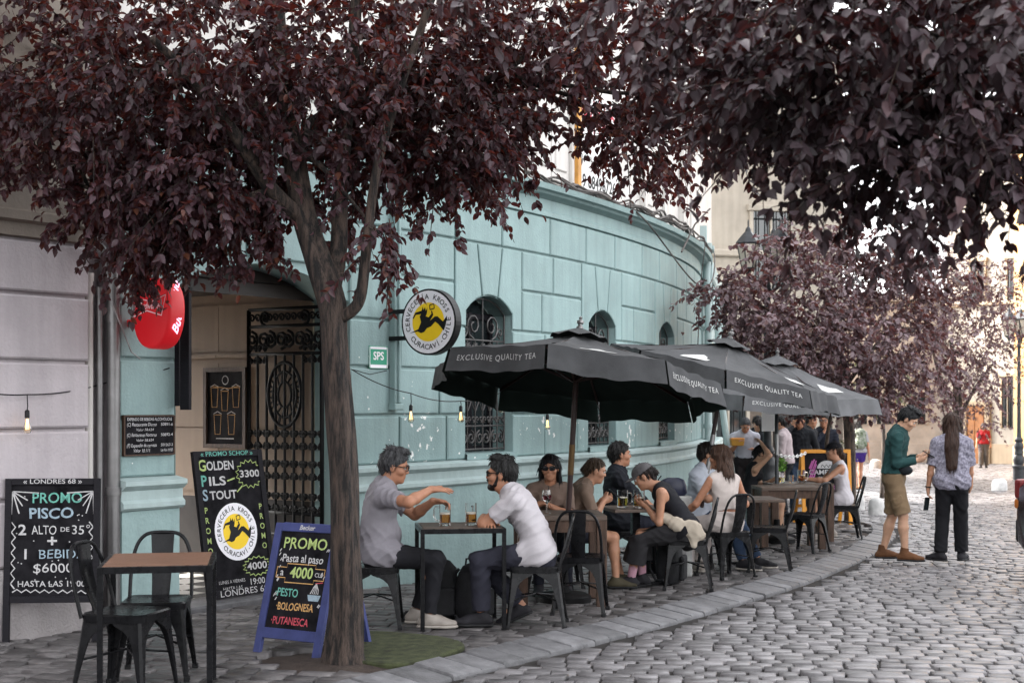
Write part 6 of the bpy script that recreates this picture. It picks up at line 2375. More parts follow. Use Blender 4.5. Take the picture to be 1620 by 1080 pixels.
        for ax in range(3):
            u_, w_ = (ax + 1) % 3, (ax + 2) % 3
            s0 = [slice(None)] * 3
            s1 = [slice(None)] * 3
            s0[ax], s1[ax] = slice(0, -1), slice(1, None)
            ed = S[tuple(s0)] != S[tuple(s1)]
            e = np.argwhere(ed)
            e = e[(e[:, u_] > 0) & (e[:, w_] > 0) & (e[:, u_] < n[u_] - 1) & (e[:, w_] < n[w_] - 1)]
            if not len(e):
                continue
            ins = S[tuple(e.T)]
            def g(du, dw):
                q_ = e.copy()
                q_[:, u_] -= du
                q_[:, w_] -= dw
                return ids[tuple(q_.T)]
            quad = np.stack([g(1, 1), g(0, 1), g(0, 0), g(1, 0)], 1)
            quad[~ins] = quad[~ins][:, ::-1]
            Q.append(quad)
        Q = np.concatenate(Q)
        Q = Q[(Q >= 0).all(1)]
        if fold:
            # cloth folds: warped ridges along the surface normal
            nr = np.zeros_like(V)
            fn = np.cross(V[Q[:, 2]] - V[Q[:, 0]], V[Q[:, 3]] - V[Q[:, 1]])
            for i in range(4):
                np.add.at(nr, Q[:, i], fn)
            nr = unit(nr)
            r_ = np.random.default_rng(fseed)
            d = np.zeros(len(V))
            wv = V + .03 * np.sin(V[:, [1, 2, 0]] * 17 + fseed)
            for i in range(5):
                kv = r_.normal(size=3)
                kv = kv / np.linalg.norm(kv) * r_.uniform(28, 75) / fscale
                d += (1 - 2 * np.abs(np.sin(wv @ kv + r_.uniform(0, 6)))) * r_.uniform(.5, 1) * (.5 + .5 * np.sin(V @ r_.normal(size=3) * 9 + i))
            V = V + nr * (d * fold * .5)[:, None]
        return V, Q

def put(name, fld, h, m, parent, fold=0.0, seed=0, fscale=1.0):
    V, Q = fld.surface(h, fold, seed, fscale)
    return np_mesh(name, V, Q, m, parent) if len(V) else None

def strands(V, Q, ctr, crown_pt, n, long, seed, Hr=None, hs=1):
    """loose locks lying on the hair, so that its outline and sheen break up"""
    r_ = np.random.default_rng(seed)
    i = r_.integers(0, len(Q), n)
    if Hr is not None:
        lc = (V[Q[i]].mean(1) - ctr) / hs
        i = i[~((lc @ Hr[:, 0] > .03) & (lc @ Hr[:, 2] < .085))]
        n = len(i)
    a, b, c = V[Q[i, 0]], V[Q[i, 1]], V[Q[i, 2]]
    p = V[Q[i]].mean(1)
    nr = unit(np.cross(c - a, V[Q[i, 3]] - b))
    flow = unit(p - crown_pt) * .8 + np.array([0, 0, -1.3 if long else -.5])
    flow = unit(flow - nr * (flow * nr).sum(1, keepdims=True) + r_.normal(size=(n, 3)) * .22)
    sd_ = unit(np.cross(nr, flow))
    L_ = r_.uniform(.016, .036, n)[:, None] * (2.2 if long else 1)
    w_ = r_.uniform(.0022, .0048, n)[:, None]
    lift = r_.uniform(-.001, .0028, n)[:, None]
    R_ = []
    for t, q in ((0, .6), (.5, 1), (1, .15)):
        m_ = p + flow * L_ * t + nr * (.001 + lift * t * t * 1.3) + np.array([0, 0, -1]) * L_ * t * t * .2
        R_ += [m_ - sd_ * w_ * q, m_ + sd_ * w_ * q]
    k = len(V)
    S = np.stack(R_, 1).reshape(-1, 3)
    base = k + np.arange(n)[:, None] * 6
    F2 = np.concatenate([base + np.array([0, 1, 3, 2]), base + np.array([2, 3, 5, 4])])
    return np.concatenate([V, S]), np.concatenate([Q, F2])

def ik(a, t, l1, l2, hint):
    a, t = np.array(a, float), np.array(t, float)
    d = t - a
    L_ = np.linalg.norm(d)
    if L_ > (l1 + l2) * .995:
        t = a + d / L_ * (l1 + l2) * .995
        d = t - a
        L_ = np.linalg.norm(d)
    x = (l1 * l1 - l2 * l2 + L_ * L_) / (2 * L_)
    hgt = math.sqrt(max(l1 * l1 - x * x, 0))
    u = d / L_
    hn = np.array(hint, float)
    hn = hn - u * hn.dot(u)
    hn /= max(np.linalg.norm(hn), 1e-6)
    return a + u * x + hn * hgt, t

def rotz(a):
    c, s = math.cos(a), math.sin(a)
    return np.array([[c, -s, 0], [s, c, 0], [0, 0, 1]])
def roty(a):          # positive pitches the forward axis down
    c, s = math.cos(a), math.sin(a)
    return np.array([[c, 0, s], [0, 1, 0], [-s, 0, c]])
def rotx(a):
    c, s = math.cos(a), math.sin(a)
    return np.array([[1, 0, 0], [0, c, -s], [0, s, c]])

SKIN = {}
def skin_mat(col):
    if col not in SKIN:
        m = mat("skin", col, .5, .10, scale=25, spec=.35, bump=.1, bscale=260)
        b = m.node_tree.nodes["Principled BSDF"]
        b.inputs["Subsurface Weight"].default_value = .12
        b.inputs["Subsurface Radius"].default_value = (.012, .005, .003)
        SKIN[col] = m
    return SKIN[col]
CL = {}
def cloth(col, var=.12, rough=.85, bscale=220, bump=.25, col2=None, scale=5):
    key = (col, var, rough, col2, scale)
    if key not in CL:
        CL[key] = mat("cloth", col, rough, var, scale=scale, spec=.2, bump=bump, bscale=bscale, col2=col2)
    return CL[key]
HM = {}
def hair_mat(col, streak=None):
    key = (col, streak)
    if key not in HM:
        HM[key] = mat("hair", col, .5, .45, scale=3, spec=.22, col2=streak, stretch=(40, 40, 6), bump=.5, bscale=5)
    return HM[key]

def person(label, pos, face, h=.0075, s=1.0, fem=False, seat=None, z=None, lean=8, bend=10, roll=0, turn=0, head=(0, 5), neck=10,
           hands=None, hdir=None, palm=None, curl=.5, elbow=None, feet=None, fdir=None, knee=None, foot_pitch=(0, 0), skin=(.42, .235, .165),
           top=None, bottom=None, shoes=None, socks=None, hair=None, beard=None, glasses=None, cap=None, extra=None, heavy=0.0, group=None):
    """local frame: x forward, y to the person's left, z up from the ground"""
    gx, gy = pos
    root = thing("person", label, "person", (gx, gy, gz(gy) + .004 if z is None else z), R(face), group)
    sk = skin_mat(skin)
    F = Field()
    pzv = (seat + .085) if seat is not None else .942 * s
    P = V3(0, 0, pzv)
    Rt = rotz(R(turn))
    u1 = V3(math.sin(R(lean)), math.sin(R(roll)) * .5, math.cos(R(lean)))
    u2 = V3(math.sin(R(lean + bend)), math.sin(R(roll)), math.cos(R(lean + bend)))
    u1, u2 = unit(u1), unit(u2)
    lat = Rt @ V3(0, 1, 0)
    waist = P + u1 * .18 * s
    chest = waist + u2 * .19 * s
    nb = chest + u2 * .115 * s
    fwd = np.cross(lat, u2)
    fwd0 = np.cross(V3(0, 1, 0), u1)
    sw = (.168 if fem else .190) * s
    shL, shR = chest + u2 * .065 * s + lat * sw, chest + u2 * .065 * s - lat * sw
    un = unit(u2 + fwd * math.sin(R(neck)))
    hb_ = nb + un * .055 * s
    Hr = rotz(R(turn + head[0])) @ roty(R(head[1]))
    if len(head) > 2:
        Hr = Hr @ rotx(R(head[2]))
    hs_ = s if not fem else s * 1.0
    Hc = hb_ + un * .035 * s + Hr @ V3(.018, 0, .09) * hs_
    hp_ = lambda x, y, z_: Hc + Hr @ (V3(x, y, z_) * hs_)
    HX = [Hr[:, 0], Hr[:, 1], Hr[:, 2]]

    def torso(fl, g, low=True, gl=0):
        b = heavy
        if low:
            fl.cone(P + V3(0, .075 * s, 0), P - V3(0, .075 * s, 0), .110 * s + g + gl, .110 * s + g + gl, .03, .95, fwd0)
        fl.cone(P + u1 * .02, waist, (.152 if fem else .150) * s + g + gl + b * .5, (.122 if fem else .140) * s + g + b, .04, .70, fwd0)
        fl.cone(waist, chest, (.122 if fem else .140) * s + g + b, (.142 if fem else .160) * s + g + b * .3, .04, .70, fwd)
        fl.cone(chest, chest + u2 * .06 * s, (.142 if fem else .160) * s + g, (.12 if fem else .135) * s + g, .04, .66, fwd)
        fl.cone(shL - lat * .03, shR + lat * .03, .052 * s + g, .052 * s + g, .05)
        fl.cone(chest + u2 * .08 * s, nb, .09 * s + g, .062 * s + g, .04)
        if heavy:
            fl.ell(waist + fwd * .06 - u2 * .04, V3(.10 + heavy, .13, .13) * s + g, .05)
        if fem:
            for sd in (1, -1):
                fl.ell(chest - u2 * .015 * s + lat * sd * .07 * s + fwd * .085 * s, V3(.055, .06, .06) * s + g * .7, .03)
    torso(F, -.006)
    # arms
    ua, fa = .285 * s, .25 * s
    arms = []
    hands = hands or [(.25, .2, pzv + .1), (.25, -.2, pzv + .1)]
    elbow = elbow or [(-.4, .5, -1), (-.4, -.5, -1)]
    for i, sd in enumerate((1, -1)):
        sh = (shL, shR)[i]
        e, wr = ik(sh, hands[i], ua, fa, elbow[i])
        arms.append((sh, e, wr))
        F.cone(sh, e, .052 * s * (.88 if fem else 1), .040 * s * (.88 if fem else 1), .03)
        mid = e + (wr - e) * .3
        F.cone(e, mid, .040 * s * (.9 if fem else 1), .042 * s * (.88 if fem else 1), .02)
        F.cone(mid, wr, .041 * s * (.88 if fem else 1), .027 * s * (.9 if fem else 1), .02)
        # hand
        hd = unit(np.array(hdir[i], float)) if hdir and hdir[i] is not None else unit(wr - e)
        pn = np.array(palm[i], float) if palm and palm[i] is not None else V3(0, 0, -1)
        pn = unit(pn - hd * pn.dot(hd))
        sdv = np.cross(pn, hd) * (1 if sd > 0 else -1)      # towards the thumb
        hk = s * (.92 if fem else 1.0)
        ax = np.stack([hd, sdv, pn])
        F.ell(wr + hd * .052 * hk, V3(.056, .040, .017) * hk, .018, ax)
        F.cone(wr, wr + hd * .03 * hk, .026 * hk, .026 * hk, .02, .7, pn)
        c_ = curl[i] if isinstance(curl, (list, tuple)) else curl
        for j, (oy, ln) in enumerate(((.029, .070), (.010, .078), (-.010, .073), (-.029, .058))):
            b0 = wr + hd * (.092 - .006 * abs(j - 1.2)) * hk + sdv * oy * hk
            a1 = c_ * (.9 + .12 * j)
            sp = sdv * (.20 - .14 * j) * (1 - .5 * min(1, c_))
            d1 = unit(hd * math.cos(a1 * .8) + pn * math.sin(a1 * .8) + sp)
            d2 = unit(hd * math.cos(a1 * 1.9) + pn * math.sin(a1 * 1.9) + sp)
            m_ = b0 + d1 * ln * .52 * hk
            F.cone(b0 - hd * .015, m_, .0082 * hk, .0074 * hk, .004)
            F.cone(m_, m_ + d2 * ln * .48 * hk, .0074 * hk, .0064 * hk, .003)
        tb = wr + hd * .03 * hk + sdv * .028 * hk
        td = unit(hd * .65 + sdv * .75 + pn * .35 * c_)
        F.cone(tb, tb + td * .035 * hk, .0135 * hk, .0105 * hk, .012)
        F.cone(tb + td * .035 * hk, tb + td * .035 * hk + unit(td + hd * .5 + pn * .3 * c_) * .032 * hk, .0105 * hk, .0085 * hk, .006)
    # legs
    th, shn = .435 * s, .42 * s
    feet = feet or [(.02, .1, .085), (.02, -.1, .085)]
    knee = knee or [(1, .1, .2), (1, -.1, .2)]
    fdir = fdir or [(1, .15, 0), (1, -.15, 0)]
    legs = []
    for i, sd in enumerate((1, -1)):
        hip = P + V3(.0, sd * .088 * s, -.01)
        kn, an = ik(hip, feet[i], th, shn, knee[i])
        legs.append((hip, kn, an))
        th_ = .008 if bottom and (len(bottom) < 4 or bottom[3] > 1) else 0
        F.cone(hip, kn, .080 * s - th_, .054 * s - th_, .03)
        cm = kn + (an - kn) * .32
        bk = -unit(np.cross(np.cross(an - kn, V3(*fdir[i])), an - kn))
        F.cone(kn, cm, .053 * s - th_, .052 * s - th_ * .7, .02)
        F.cone(cm + bk * .0, an, .052 * s, .034 * s, .02)
        F.ell(cm + bk * .02 * s - (an - kn) * .02, V3(.04, .04, .09) * s, .03, np.stack([bk, unit(np.cross(bk, an - kn)), unit(an - kn)]))
        fd = unit(np.array(fdir[i], float))
        F.cone(an - fd * .03 * s + V3(0, 0, -.04), an + fd * .12 * s + V3(0, 0, -.05), .03 * s, .028 * s, .02)
    # neck and head
    F.cone(nb - u2 * .02, hb_ + un * .04 * s, (.050 if fem else .057) * s, (.045 if fem else .053) * s, .03)
    F.cone(hb_, hp_(-.01, 0, -.04), (.048 if fem else .056) * s, .052 * s, .03)
    F.ell(hp_(-.014, 0, .030), V3(.097, .076, .088) * hs_, .01, HX)
    F.ell(hp_(.020, 0, -.030), V3(.070, .060, .085) * hs_, .03, HX)
    F.ell(hp_(.030, 0, -.076), V3(.052, .047 if not fem else .042, .036) * hs_, .025, HX)
    F.ell(hp_(.066, 0, -.098), V3(.020, .022, .016) * hs_, .018, HX)
    for sd in (1, -1):
        F.ell(hp_(.094, sd * .033, .008), V3(.016, .020, .013) * hs_, .014, HX, 's')
        F.ell(hp_(.055, sd * .048, -.025), V3(.028, .02, .022) * hs_, .02, HX)
        F.cone(hp_(.086, sd * .012, .026), hp_(.074, sd * .046, .024), .010 * hs_, .009 * hs_, .012)
        F.ell(hp_(-.006, sd * .079, -.006), V3(.020, .009, .031) * hs_, .008, HX)
    F.cone(hp_(.084, 0, .014), hp_(.099, 0, -.023), .009 * hs_, .0115 * hs_, .012)
    for sd in (1, -1):
        F.ell(hp_(.090, sd * .011, -.027), V3(.010, .008, .007) * hs_, .008, HX)
    F.ell(hp_(.084, 0, -.054), V3(.008, .022, .0065) * hs_, .010, HX)
    F.ell(hp_(.082, 0, -.066), V3(.008, .019, .0070) * hs_, .010, HX)
    put("body", F, h, sk, root)
    # eyes (a dark iris in a pale ball) and brows
    if not (glasses and glasses[0] == 'sun'):
        b = MB()
        for sd in (1, -1):
            c = hp_(.080, sd * .033, .008)
            vs_, fs_ = [], []
            b.M = Matrix.Translation(Vector(c)) @ Matrix(Hr.tolist()).to_4x4()
            b.lathe([(0, -.0115), (.008, -.008), (.0115, 0), (.008, .008), (0, .0115)], n=10, mi=0)
            b.M = b.M @ Matrix.Rotation(PI / 2, 4, 'Y')
            b.lathe([(.0058, .0090), (.0048, .0122), (0, .0126)], n=8, mi=1)
        b.M = Matrix.Identity(4)
        b.build("eyes", [M['eye_white'], M['eye_dark']], root, smooth=True)
    # hair
    hcol = hair[1] if hair else (.012, .009, .008)
    hm = hair_mat(hcol, hair[2] if hair and len(hair) > 2 else None)
    fb_ = Field()
    for sd in (1, -1):
        fb_.cone(hp_(.094, sd * .016, .031), hp_(.083, sd * .047, .032), .0052 * hs_, .004 * hs_, .003)
    if not (glasses and glasses[0] == 'sun'):
        put("eyebrows", fb_, .004, hm, root)
    if hair:
        st_ = hair[0]
        G = Field()
        gr = .012 if st_ != 'bun' else .004
        G.ell(hp_(-.018, 0, .036), V3(.098 + gr, .077 + gr, .089 + gr) * hs_, .01, HX)
        if st_ in ('short', 'quiff'):
            G.cone(hp_(-.085, 0, .0), hp_(-.065, 0, -.055), .045 * hs_, .035 * hs_, .02)
            if st_ == 'quiff':
                G.ell(hp_(.035, 0, .125), V3(.055, .055, .025) * hs_, .02, HX)
                G.ell(hp_(-.03, 0, .128), V3(.07, .06, .02) * hs_, .02, HX)
            G.ell(hp_(.072, 0, -.050), V3(.078, .14, .10) * hs_, .012, HX, 's')
            G.ell(hp_(.10, 0, .03), V3(.035, .08, .05) * hs_, .01, HX, 's')
            for sd in (1, -1):
                G.ell(hp_(.0, sd * .09, -.03), V3(.030, .03, .050) * hs_, .01, HX, 's')
        elif st_ == 'bun':
            G.ell(hp_(.085, 0, -.046), V3(.082, .14, .112) * hs_, .012, HX, 's')
            for sd in (1, -1):
                G.ell(hp_(.0, sd * .09, -.03), V3(.030, .03, .040) * hs_, .01, HX, 's')
            G.cone(hp_(-.09, 0, .02), hp_(-.075, 0, -.06), .04 * hs_, .03 * hs_, .02)
            if len(hair) > 3 and hair[3] == 'tail':
                G.cone(hp_(-.105, 0, .0), hp_(-.135, 0, -.06), .022 * hs_, .032 * hs_, .02)
                G.cone(hp_(-.135, 0, -.06), hp_(-.12, .01, -.22), .032 * hs_, .012 * hs_, .02)
            else:
                G.ell(hp_(-.115, 0, -.01), V3(.035, .035, .035) * hs_, .015, HX)
        else:      # long
            ln = hair[3] if len(hair) > 3 else .30
            G.ell(hp_(.084, 0, -.045), V3(.074, .058, .100) * hs_, .012, HX, 's')
            bkd = -(lat * 0 + np.cross(lat, V3(0, 0, 1)))
            b0 = hp_(-.075, 0, 0)
            lz = (top[3] if top and len(top) > 3 else .01)
            e1 = nb - fwd * .085 * s + u2 * .01
            e2 = nb - fwd * (.085 * s + lz) - u2 * .06
            e3 = chest - fwd * (.105 * s + lz) - u2 * max(0, ln - .22)
            G.cone(b0, e1, .072 * hs_, .070 * hs_, .03, .66, fwd)
            if ln > .2:
                G.cone(e1, e2, .070 * hs_, .072 * hs_, .03, .5, fwd)
            if ln > .2:
                G.cone(e2, e3, .080 * hs_, .062 * hs_, .02, .42, fwd)
            for sd in (1, -1):
                G.cone(hp_(-.02, sd * .082, .02), hp_(-.035, sd * .085, -.09) - V3(0, 0, ln * .12), .026 * hs_, .024 * hs_, .02)
        Vh, Qh = G.surface(h * .85)
        if len(Vh):
            d = Vh - Hc
            lx = np.stack([d @ Hr[:, 0], d @ Hr[:, 1], d @ Hr[:, 2]], 1)
            ang = np.arctan2(lx[:, 1], lx[:, 0] + .02)
            rip = np.sin(ang * 26 + 3 * np.sin(lx[:, 2] * 22 + ang * 3)) * .0026 + np.sin(ang * 11 + lx[:, 2] * 31) * .003 + np.sin(lx[:, 0] * 90 + lx[:, 1] * 70) * .0016
            if st_ == 'quiff':
                rip = rip + np.sin(lx[:, 0] * 120 + 2 * np.sin(lx[:, 1] * 60)) * .004 * (lx[:, 2] > .06)
            Vh = Vh + unit(d) * (rip * hs_)[:, None]
            Vh, Qh = strands(Vh, Qh, Hc, hp_(-.05, 0, .09), 900 if h < .008 else 250, st_ == 'long', abs(int(gx * 1000)) + 3, Hr, hs_)
            np_mesh("hair", Vh, Qh, hm, root)
    if beard:
        G = Field()
        G.ell(hp_(.030, 0, -.080), V3(.060, .053, .040) * hs_, .02, HX)
        G.ell(hp_(.060, 0, -.100), V3(.034, .034, .024 + beard[1]) * hs_, .02, HX)
        for sd in (1, -1):
            G.cone(hp_(.015, sd * .062, -.01), hp_(.03, sd * .053, -.07), .010 * hs_, .014 * hs_, .015)
        G.cone(hp_(.092, .022, -.052), hp_(.097, 0, -.043), .007 * hs_, .007 * hs_, .006)
        G.cone(hp_(.092, -.022, -.052), hp_(.097, 0, -.043), .007 * hs_, .007 * hs_, .006)
        G.ell(hp_(.088, 0, -.060), V3(.014, .019, .010) * hs_, .006, HX, 's')
        put("beard", G, h * .8, hair_mat(beard[0]), root)
    if glasses:
        b = MB()
        b.M = Matrix.Translation(Vector(Hc)) @ Matrix(Hr.tolist()).to_4x4() @ Matrix.Scale(hs_, 4)
        ps = []
        for sd in (1, -1):
            prof = [(.0255 * math.copysign(abs(math.cos(a)) ** .7, math.cos(a)), .0205 * math.copysign(abs(math.sin(a)) ** .7, math.sin(a))) for a in np.linspace(0, 2 * PI, 17)[:-1]]
            ring_ = [(.104 - .012 * abs(x + sd * .033) / .058, sd * .033 + x, .008 + z_) for x, z_ in prof]
            b.tube(ring_, .0035 if glasses[0] == 'sun' else .003, 5, closed=True, mi=0)
            if glasses[0] == 'sun':
                b.add([(x - .002, y, z_) for x, y, z_ in ring_] + [(.1045 - .006, sd * .033, .008)], [(i, (i + 1) % 16, 16) for i in range(16)] , 1)
            b.tube([(.092, sd * .058, .014), (.05, sd * .078, .014), (-.01, sd * .084, .010), (-.03, sd * .082, -.004)], .0035, 5, mi=0)
        b.tube([(.105, -.009, .012), (.108, 0, .014), (.105, .009, .012)], .003, 5, mi=0)
        up_ = glasses[1] if len(glasses) > 1 else None
        if up_ == 'head':
            b2 = MB()
            R2 = Matrix.Translation(Vector(Hc)) @ Matrix(Hr.tolist()).to_4x4() @ Matrix.Scale(hs_, 4) @ Matrix.Rotation(R(-52), 4, 'Y')
            inv = b.M.inverted()
            b.v = [tuple(R2 @ ((inv @ Vector(p)) + Vector((.012, 0, .0)))) for p in b.v]
        b.M = Matrix.Identity(4)
        b.build("sunglasses" if glasses[0] == 'sun' else "glasses", [M['black'], M['lens']], root, smooth=True, angle=40)
    if cap:
        G = Field()
        G.ell(hp_(-.014, 0, .045), V3(.112, .090, .088) * hs_, .01, HX)
        G.cut(hp_(0, 0, .038), -Hr[:, 2] + Hr[:, 0] * -.12)
        co_ = put("cap", G, h * .85, cap, root)
        b = MB()
        b.M = Matrix.Translation(Vector(Hc)) @ Matrix(Hr.tolist()).to_4x4() @ Matrix.Scale(hs_, 4)
        n_ = 12
        rows_ = []
        for q in range(5):
            rr_ = q / 4
            rows_.append([(.055 + (.05 + .075 * rr_) * math.cos(a), .082 * math.sin(a) * (1 - .06 * rr_), .050 - .012 * rr_ - .016 * math.sin(a) ** 2) for a in np.linspace(-PI / 2, PI / 2, n_ + 1)])
        for dz_, rev in ((.003, False), (-.003, True)):
            vs_ = [(x, y, z_ + dz_) for row in rows_ for x, y, z_ in row]
            fs_ = [(q * (n_ + 1) + i, (q + 1) * (n_ + 1) + i, (q + 1) * (n_ + 1) + i + 1, q * (n_ + 1) + i + 1) for q in range(4) for i in range(n_)]
            b.add(vs_, [f[::-1] for f in fs_] if rev else fs_)
        k_ = 5 * (n_ + 1)
        b.add([(x, y, z_ + d_) for d_ in (.003, -.003) for x, y, z_ in rows_[4]], [(i, n_ + 1 + i, n_ + 2 + i, i + 1) for i in range(n_)])
        b.M = Matrix.Identity(4)
        b.build("brim", cap, co_, smooth=True, angle=50)
    # clothes
    if top:
        kind, tm_, sleeve = top[0], top[1], top[2]
        loose = top[3] if len(top) > 3 else .014
        hem = top[4] if len(top) > 4 else -.06
        G = Field()
        torso(G, loose, low=hem < .045, gl=max(0, (bottom[2] if bottom and len(bottom) > 2 else .012) + .012 - loose) + .004)
        if kind != 'tank':
            for (sh, e, wr) in arms:
                if sleeve <= 0:
                    continue
                ra, rb_ = .058 * s + loose * .8, .050 * s + loose * .9
                if sleeve <= 1:
                    G.cone(sh, sh + (e - sh) * sleeve, ra * (.92 if fem else 1), rb_ * (.92 if fem else 1), .03, flat=True)
                else:
                    G.cone(sh, e, ra * (.92 if fem else 1), .046 * s + loose * .7, .03)
                    G.cone(e, e + (wr - e) * (sleeve - 1), .046 * s + loose * .7, .032 * s + loose * .5, .02, flat=True)
        else:
            for (sh, e, wr), sd in zip(arms, (1, -1)):
                G.ell(sh + lat * sd * .02 - u2 * .03, V3(.085, .060, .10) * s, .012, np.stack([fwd, lat, u2]), 's')
        if seat is not None and hem < .02:
            for sd, (hp2, kn, an) in zip((1, -1), legs):
                G.cone(hp2 + V3(0, 0, .02), hp2 + (kn - hp2) * .22 + V3(0, 0, .01), .098 * s + loose, .090 * s + loose, .03)
        G.cut(P + u1 * hem * s, -u1 + (fwd0 * (-.35 if seat is not None else 0)))
        # neckline
        nr_ = top[5] if len(top) > 5 else .07
        G.ell(nb + fwd * .018 * s + u2 * .035 * s, V3(nr_, nr_ * .98, .05) * s, .006, np.stack([fwd, lat, u2]), 's')
        tp = put("shirt" if kind not in ('tank', 'jacket') else ("tank_top" if kind == 'tank' else "jacket"), G, h, tm_, root, min(.009, loose * .5), int(abs(gx * 77)) % 97 + 1, 1.25)
        if kind in ('polo', 'jacket', 'crew'):
            b = MB()
            col_r = nr_ * s * (.88 if kind != 'crew' else .98)
            pts = [tuple(nb + u2 * (.006 if kind == 'crew' else .018) * s + (fwd * (.016 * s + col_r * math.cos(a)) + lat * col_r * math.sin(a)) - u2 * (.032 * s * max(0, math.cos(a)))) for a in np.linspace(0, 2 * PI, 25)[:-1]]
            b.tube(pts, .010 * s if kind == 'crew' else .017 * s, 6, closed=True)
            b.build("collar", tm_, tp or root, smooth=True, angle=0)
    if bottom:
        kind, bm_ = bottom[0], bottom[1]
        loose = bottom[2] if len(bottom) > 2 else .012
        end = bottom[3] if len(bottom) > 3 else 1.93
        G = Field()
        G.cone(P + V3(0, .078 * s, -.005), P - V3(0, .078 * s, .005), .108 * s + loose, .108 * s + loose, .03, .95, fwd0)
        G.cone(P - u1 * .02, P + u1 * .13 * s, .150 * s + loose, .138 * s + loose + heavy * .5, .04, .74, fwd0)
        for (hp2, kn, an) in legs:
            ta, tb_ = .086 * s + loose, .062 * s + loose
            if end <= 1:
                G.cone(hp2, hp2 + (kn - hp2) * end, ta, tb_ + .012, .03, flat=True)
            else:
                G.cone(hp2, kn, ta, tb_, .03)
                fl_r = bottom[4] if len(bottom) > 4 else .045
                G.cone(kn, kn + (an - kn) * (end - 1), tb_, fl_r * s + loose, .02, flat=True)
        G.cut(P + u1 * .125 * s, u1)
        put({'shorts': "shorts", 'skirt': "skirt"}.get(kind, "trousers"), G, h, bm_, root, min(.009, .004 + loose * .3), int(abs(gy * 53)) % 89 + 1, 1.4)
        b = MB()
    if socks:
        G = Field()
        for (hp2, kn, an) in legs:
            G.cone(an + (kn - an) * .30, an + V3(0, 0, -.03), .043 * s, .040 * s, .01)
        put("socks", G, h, socks, root, .003, 5)
    if shoes:
        sm_, sole_m = shoes[0], shoes[1]
        boot = len(shoes) > 2 and shoes[2]
        for i, (hp2, kn, an) in enumerate(legs):
            fd = unit(V3(*fdir[i]))
            fp = R(foot_pitch[i])
            sdv = np.cross(V3(0, 0, 1), fd)
            A = an - V3(0, 0, .083 * s)
            Rp = lambda f_, z_: A + (fd * math.cos(fp) - V3(0, 0, 1) * math.sin(fp)) * f_ * s + (V3(0, 0, 1) * math.cos(fp) + fd * math.sin(fp)) * z_ * s
            G = Field()
            G.cone(Rp(-.05, .042), Rp(.03, .045), .038 * s, .042 * s, .02)
            G.cone(Rp(.03, .045), Rp(.12, .036), .042 * s, .043 * s, .02, .85, V3(0, 0, 1))
            G.cone(Rp(.12, .036), Rp(.178, .034), .043 * s, .034 * s, .02, .75, V3(0, 0, 1))
            G.cone(Rp(-.02, .06), Rp(.0, .105 if not boot else .15), .044 * s, .045 * s, .02, flat=True)
            G.cone(Rp(.0, .08), Rp(.10, .055), .042 * s, .03 * s, .02)
            upz = unit(V3(0, 0, 1) * math.cos(fp) + fd * math.sin(fp))
            G.cut(Rp(0, .018), -upz)
            so = put("shoe", G, h, sm_, root)
            G = Field()
            G.cone(Rp(-.05, .012), Rp(.12, .012), .043 * s, .049 * s, .02, .42, upz)
            G.cone(Rp(.12, .012), Rp(.182, .013), .049 * s, .038 * s, .02, .42, upz)
            G.cut(Rp(0, .0), -upz)
            G.cut(Rp(0, .022), upz)
            put("sole", G, h * .9, sole_m, so)
            b = MB()
            for q in range(5):
                t_ = .035 + q * .02
                z_ = .094 - q * .0085
                b.tube([tuple(Rp(t_, z_ - .012) + sdv * .026 * s), tuple(Rp(t_ + .004, z_)), tuple(Rp(t_, z_ - .012) - sdv * .026 * s)], .0035, 4)
            if len(shoes) > 3:
                b.build("laces", shoes[3], so, smooth=True)
    root["_j"] = 0
    del root["_j"]
    J = dict(root=root, P=P, waist=waist, chest=chest, nb=nb, shL=shL, shR=shR, arms=arms, legs=legs, Hc=Hc, Hr=Hr, fwd=fwd, lat=lat, u1=u1, u2=u2)
    if extra:
        extra(J)
    return J

M['eye_white'] = mat("eye_white", (.5, .48, .46), .25, .03)
M['eye_dark'] = mat("eye_dark", (.012, .008, .006), .15, .1)
M['lens'] = mat("dark_lens", (.006, .006, .007), .08, .1, spec=.7)
SK1, SK2, SK3, SK4 = (.33, .155, .092), (.39, .20, .125), (.43, .25, .165), (.24, .125, .085)
rubber_w = mat("off_white_rubber", (.32, .29, .26), .6, .1)
rubber_b = mat("black_rubber", (.010, .010, .011), .7, .2)
leath_w = mat("off_white_leather", (.26, .23, .205), .5, .12, bump=.2)
leath_b = mat("black_mesh_fabric", (.013, .012, .015), .75, .3, bump=.4, bscale=200)
leath_br = mat("tan_nubuck", (.10, .042, .017), .8, .25, bump=.4)
denim_k = cloth((.012, .012, .015), .3)
navy_t = cloth((.022, .022, .032), .2)
def hold_phone(label, p, rot, z0):
    r = thing("phone", label, "phone", p)
    b = MB()
    b.box((0, 0, 0), (.072, .009, .148))
    b.build("case", M['black'], r, bev=.003)
    b = MB()
    b.box((0, -.0052, 0), (.064, .0015, .136))
    b.build("screen", M['pane'], r)
    r.rotation_euler = rot
    return r
def world(J, p):
    r = J['root']
    return r.location + r.rotation_euler.to_matrix() @ Vector(p)

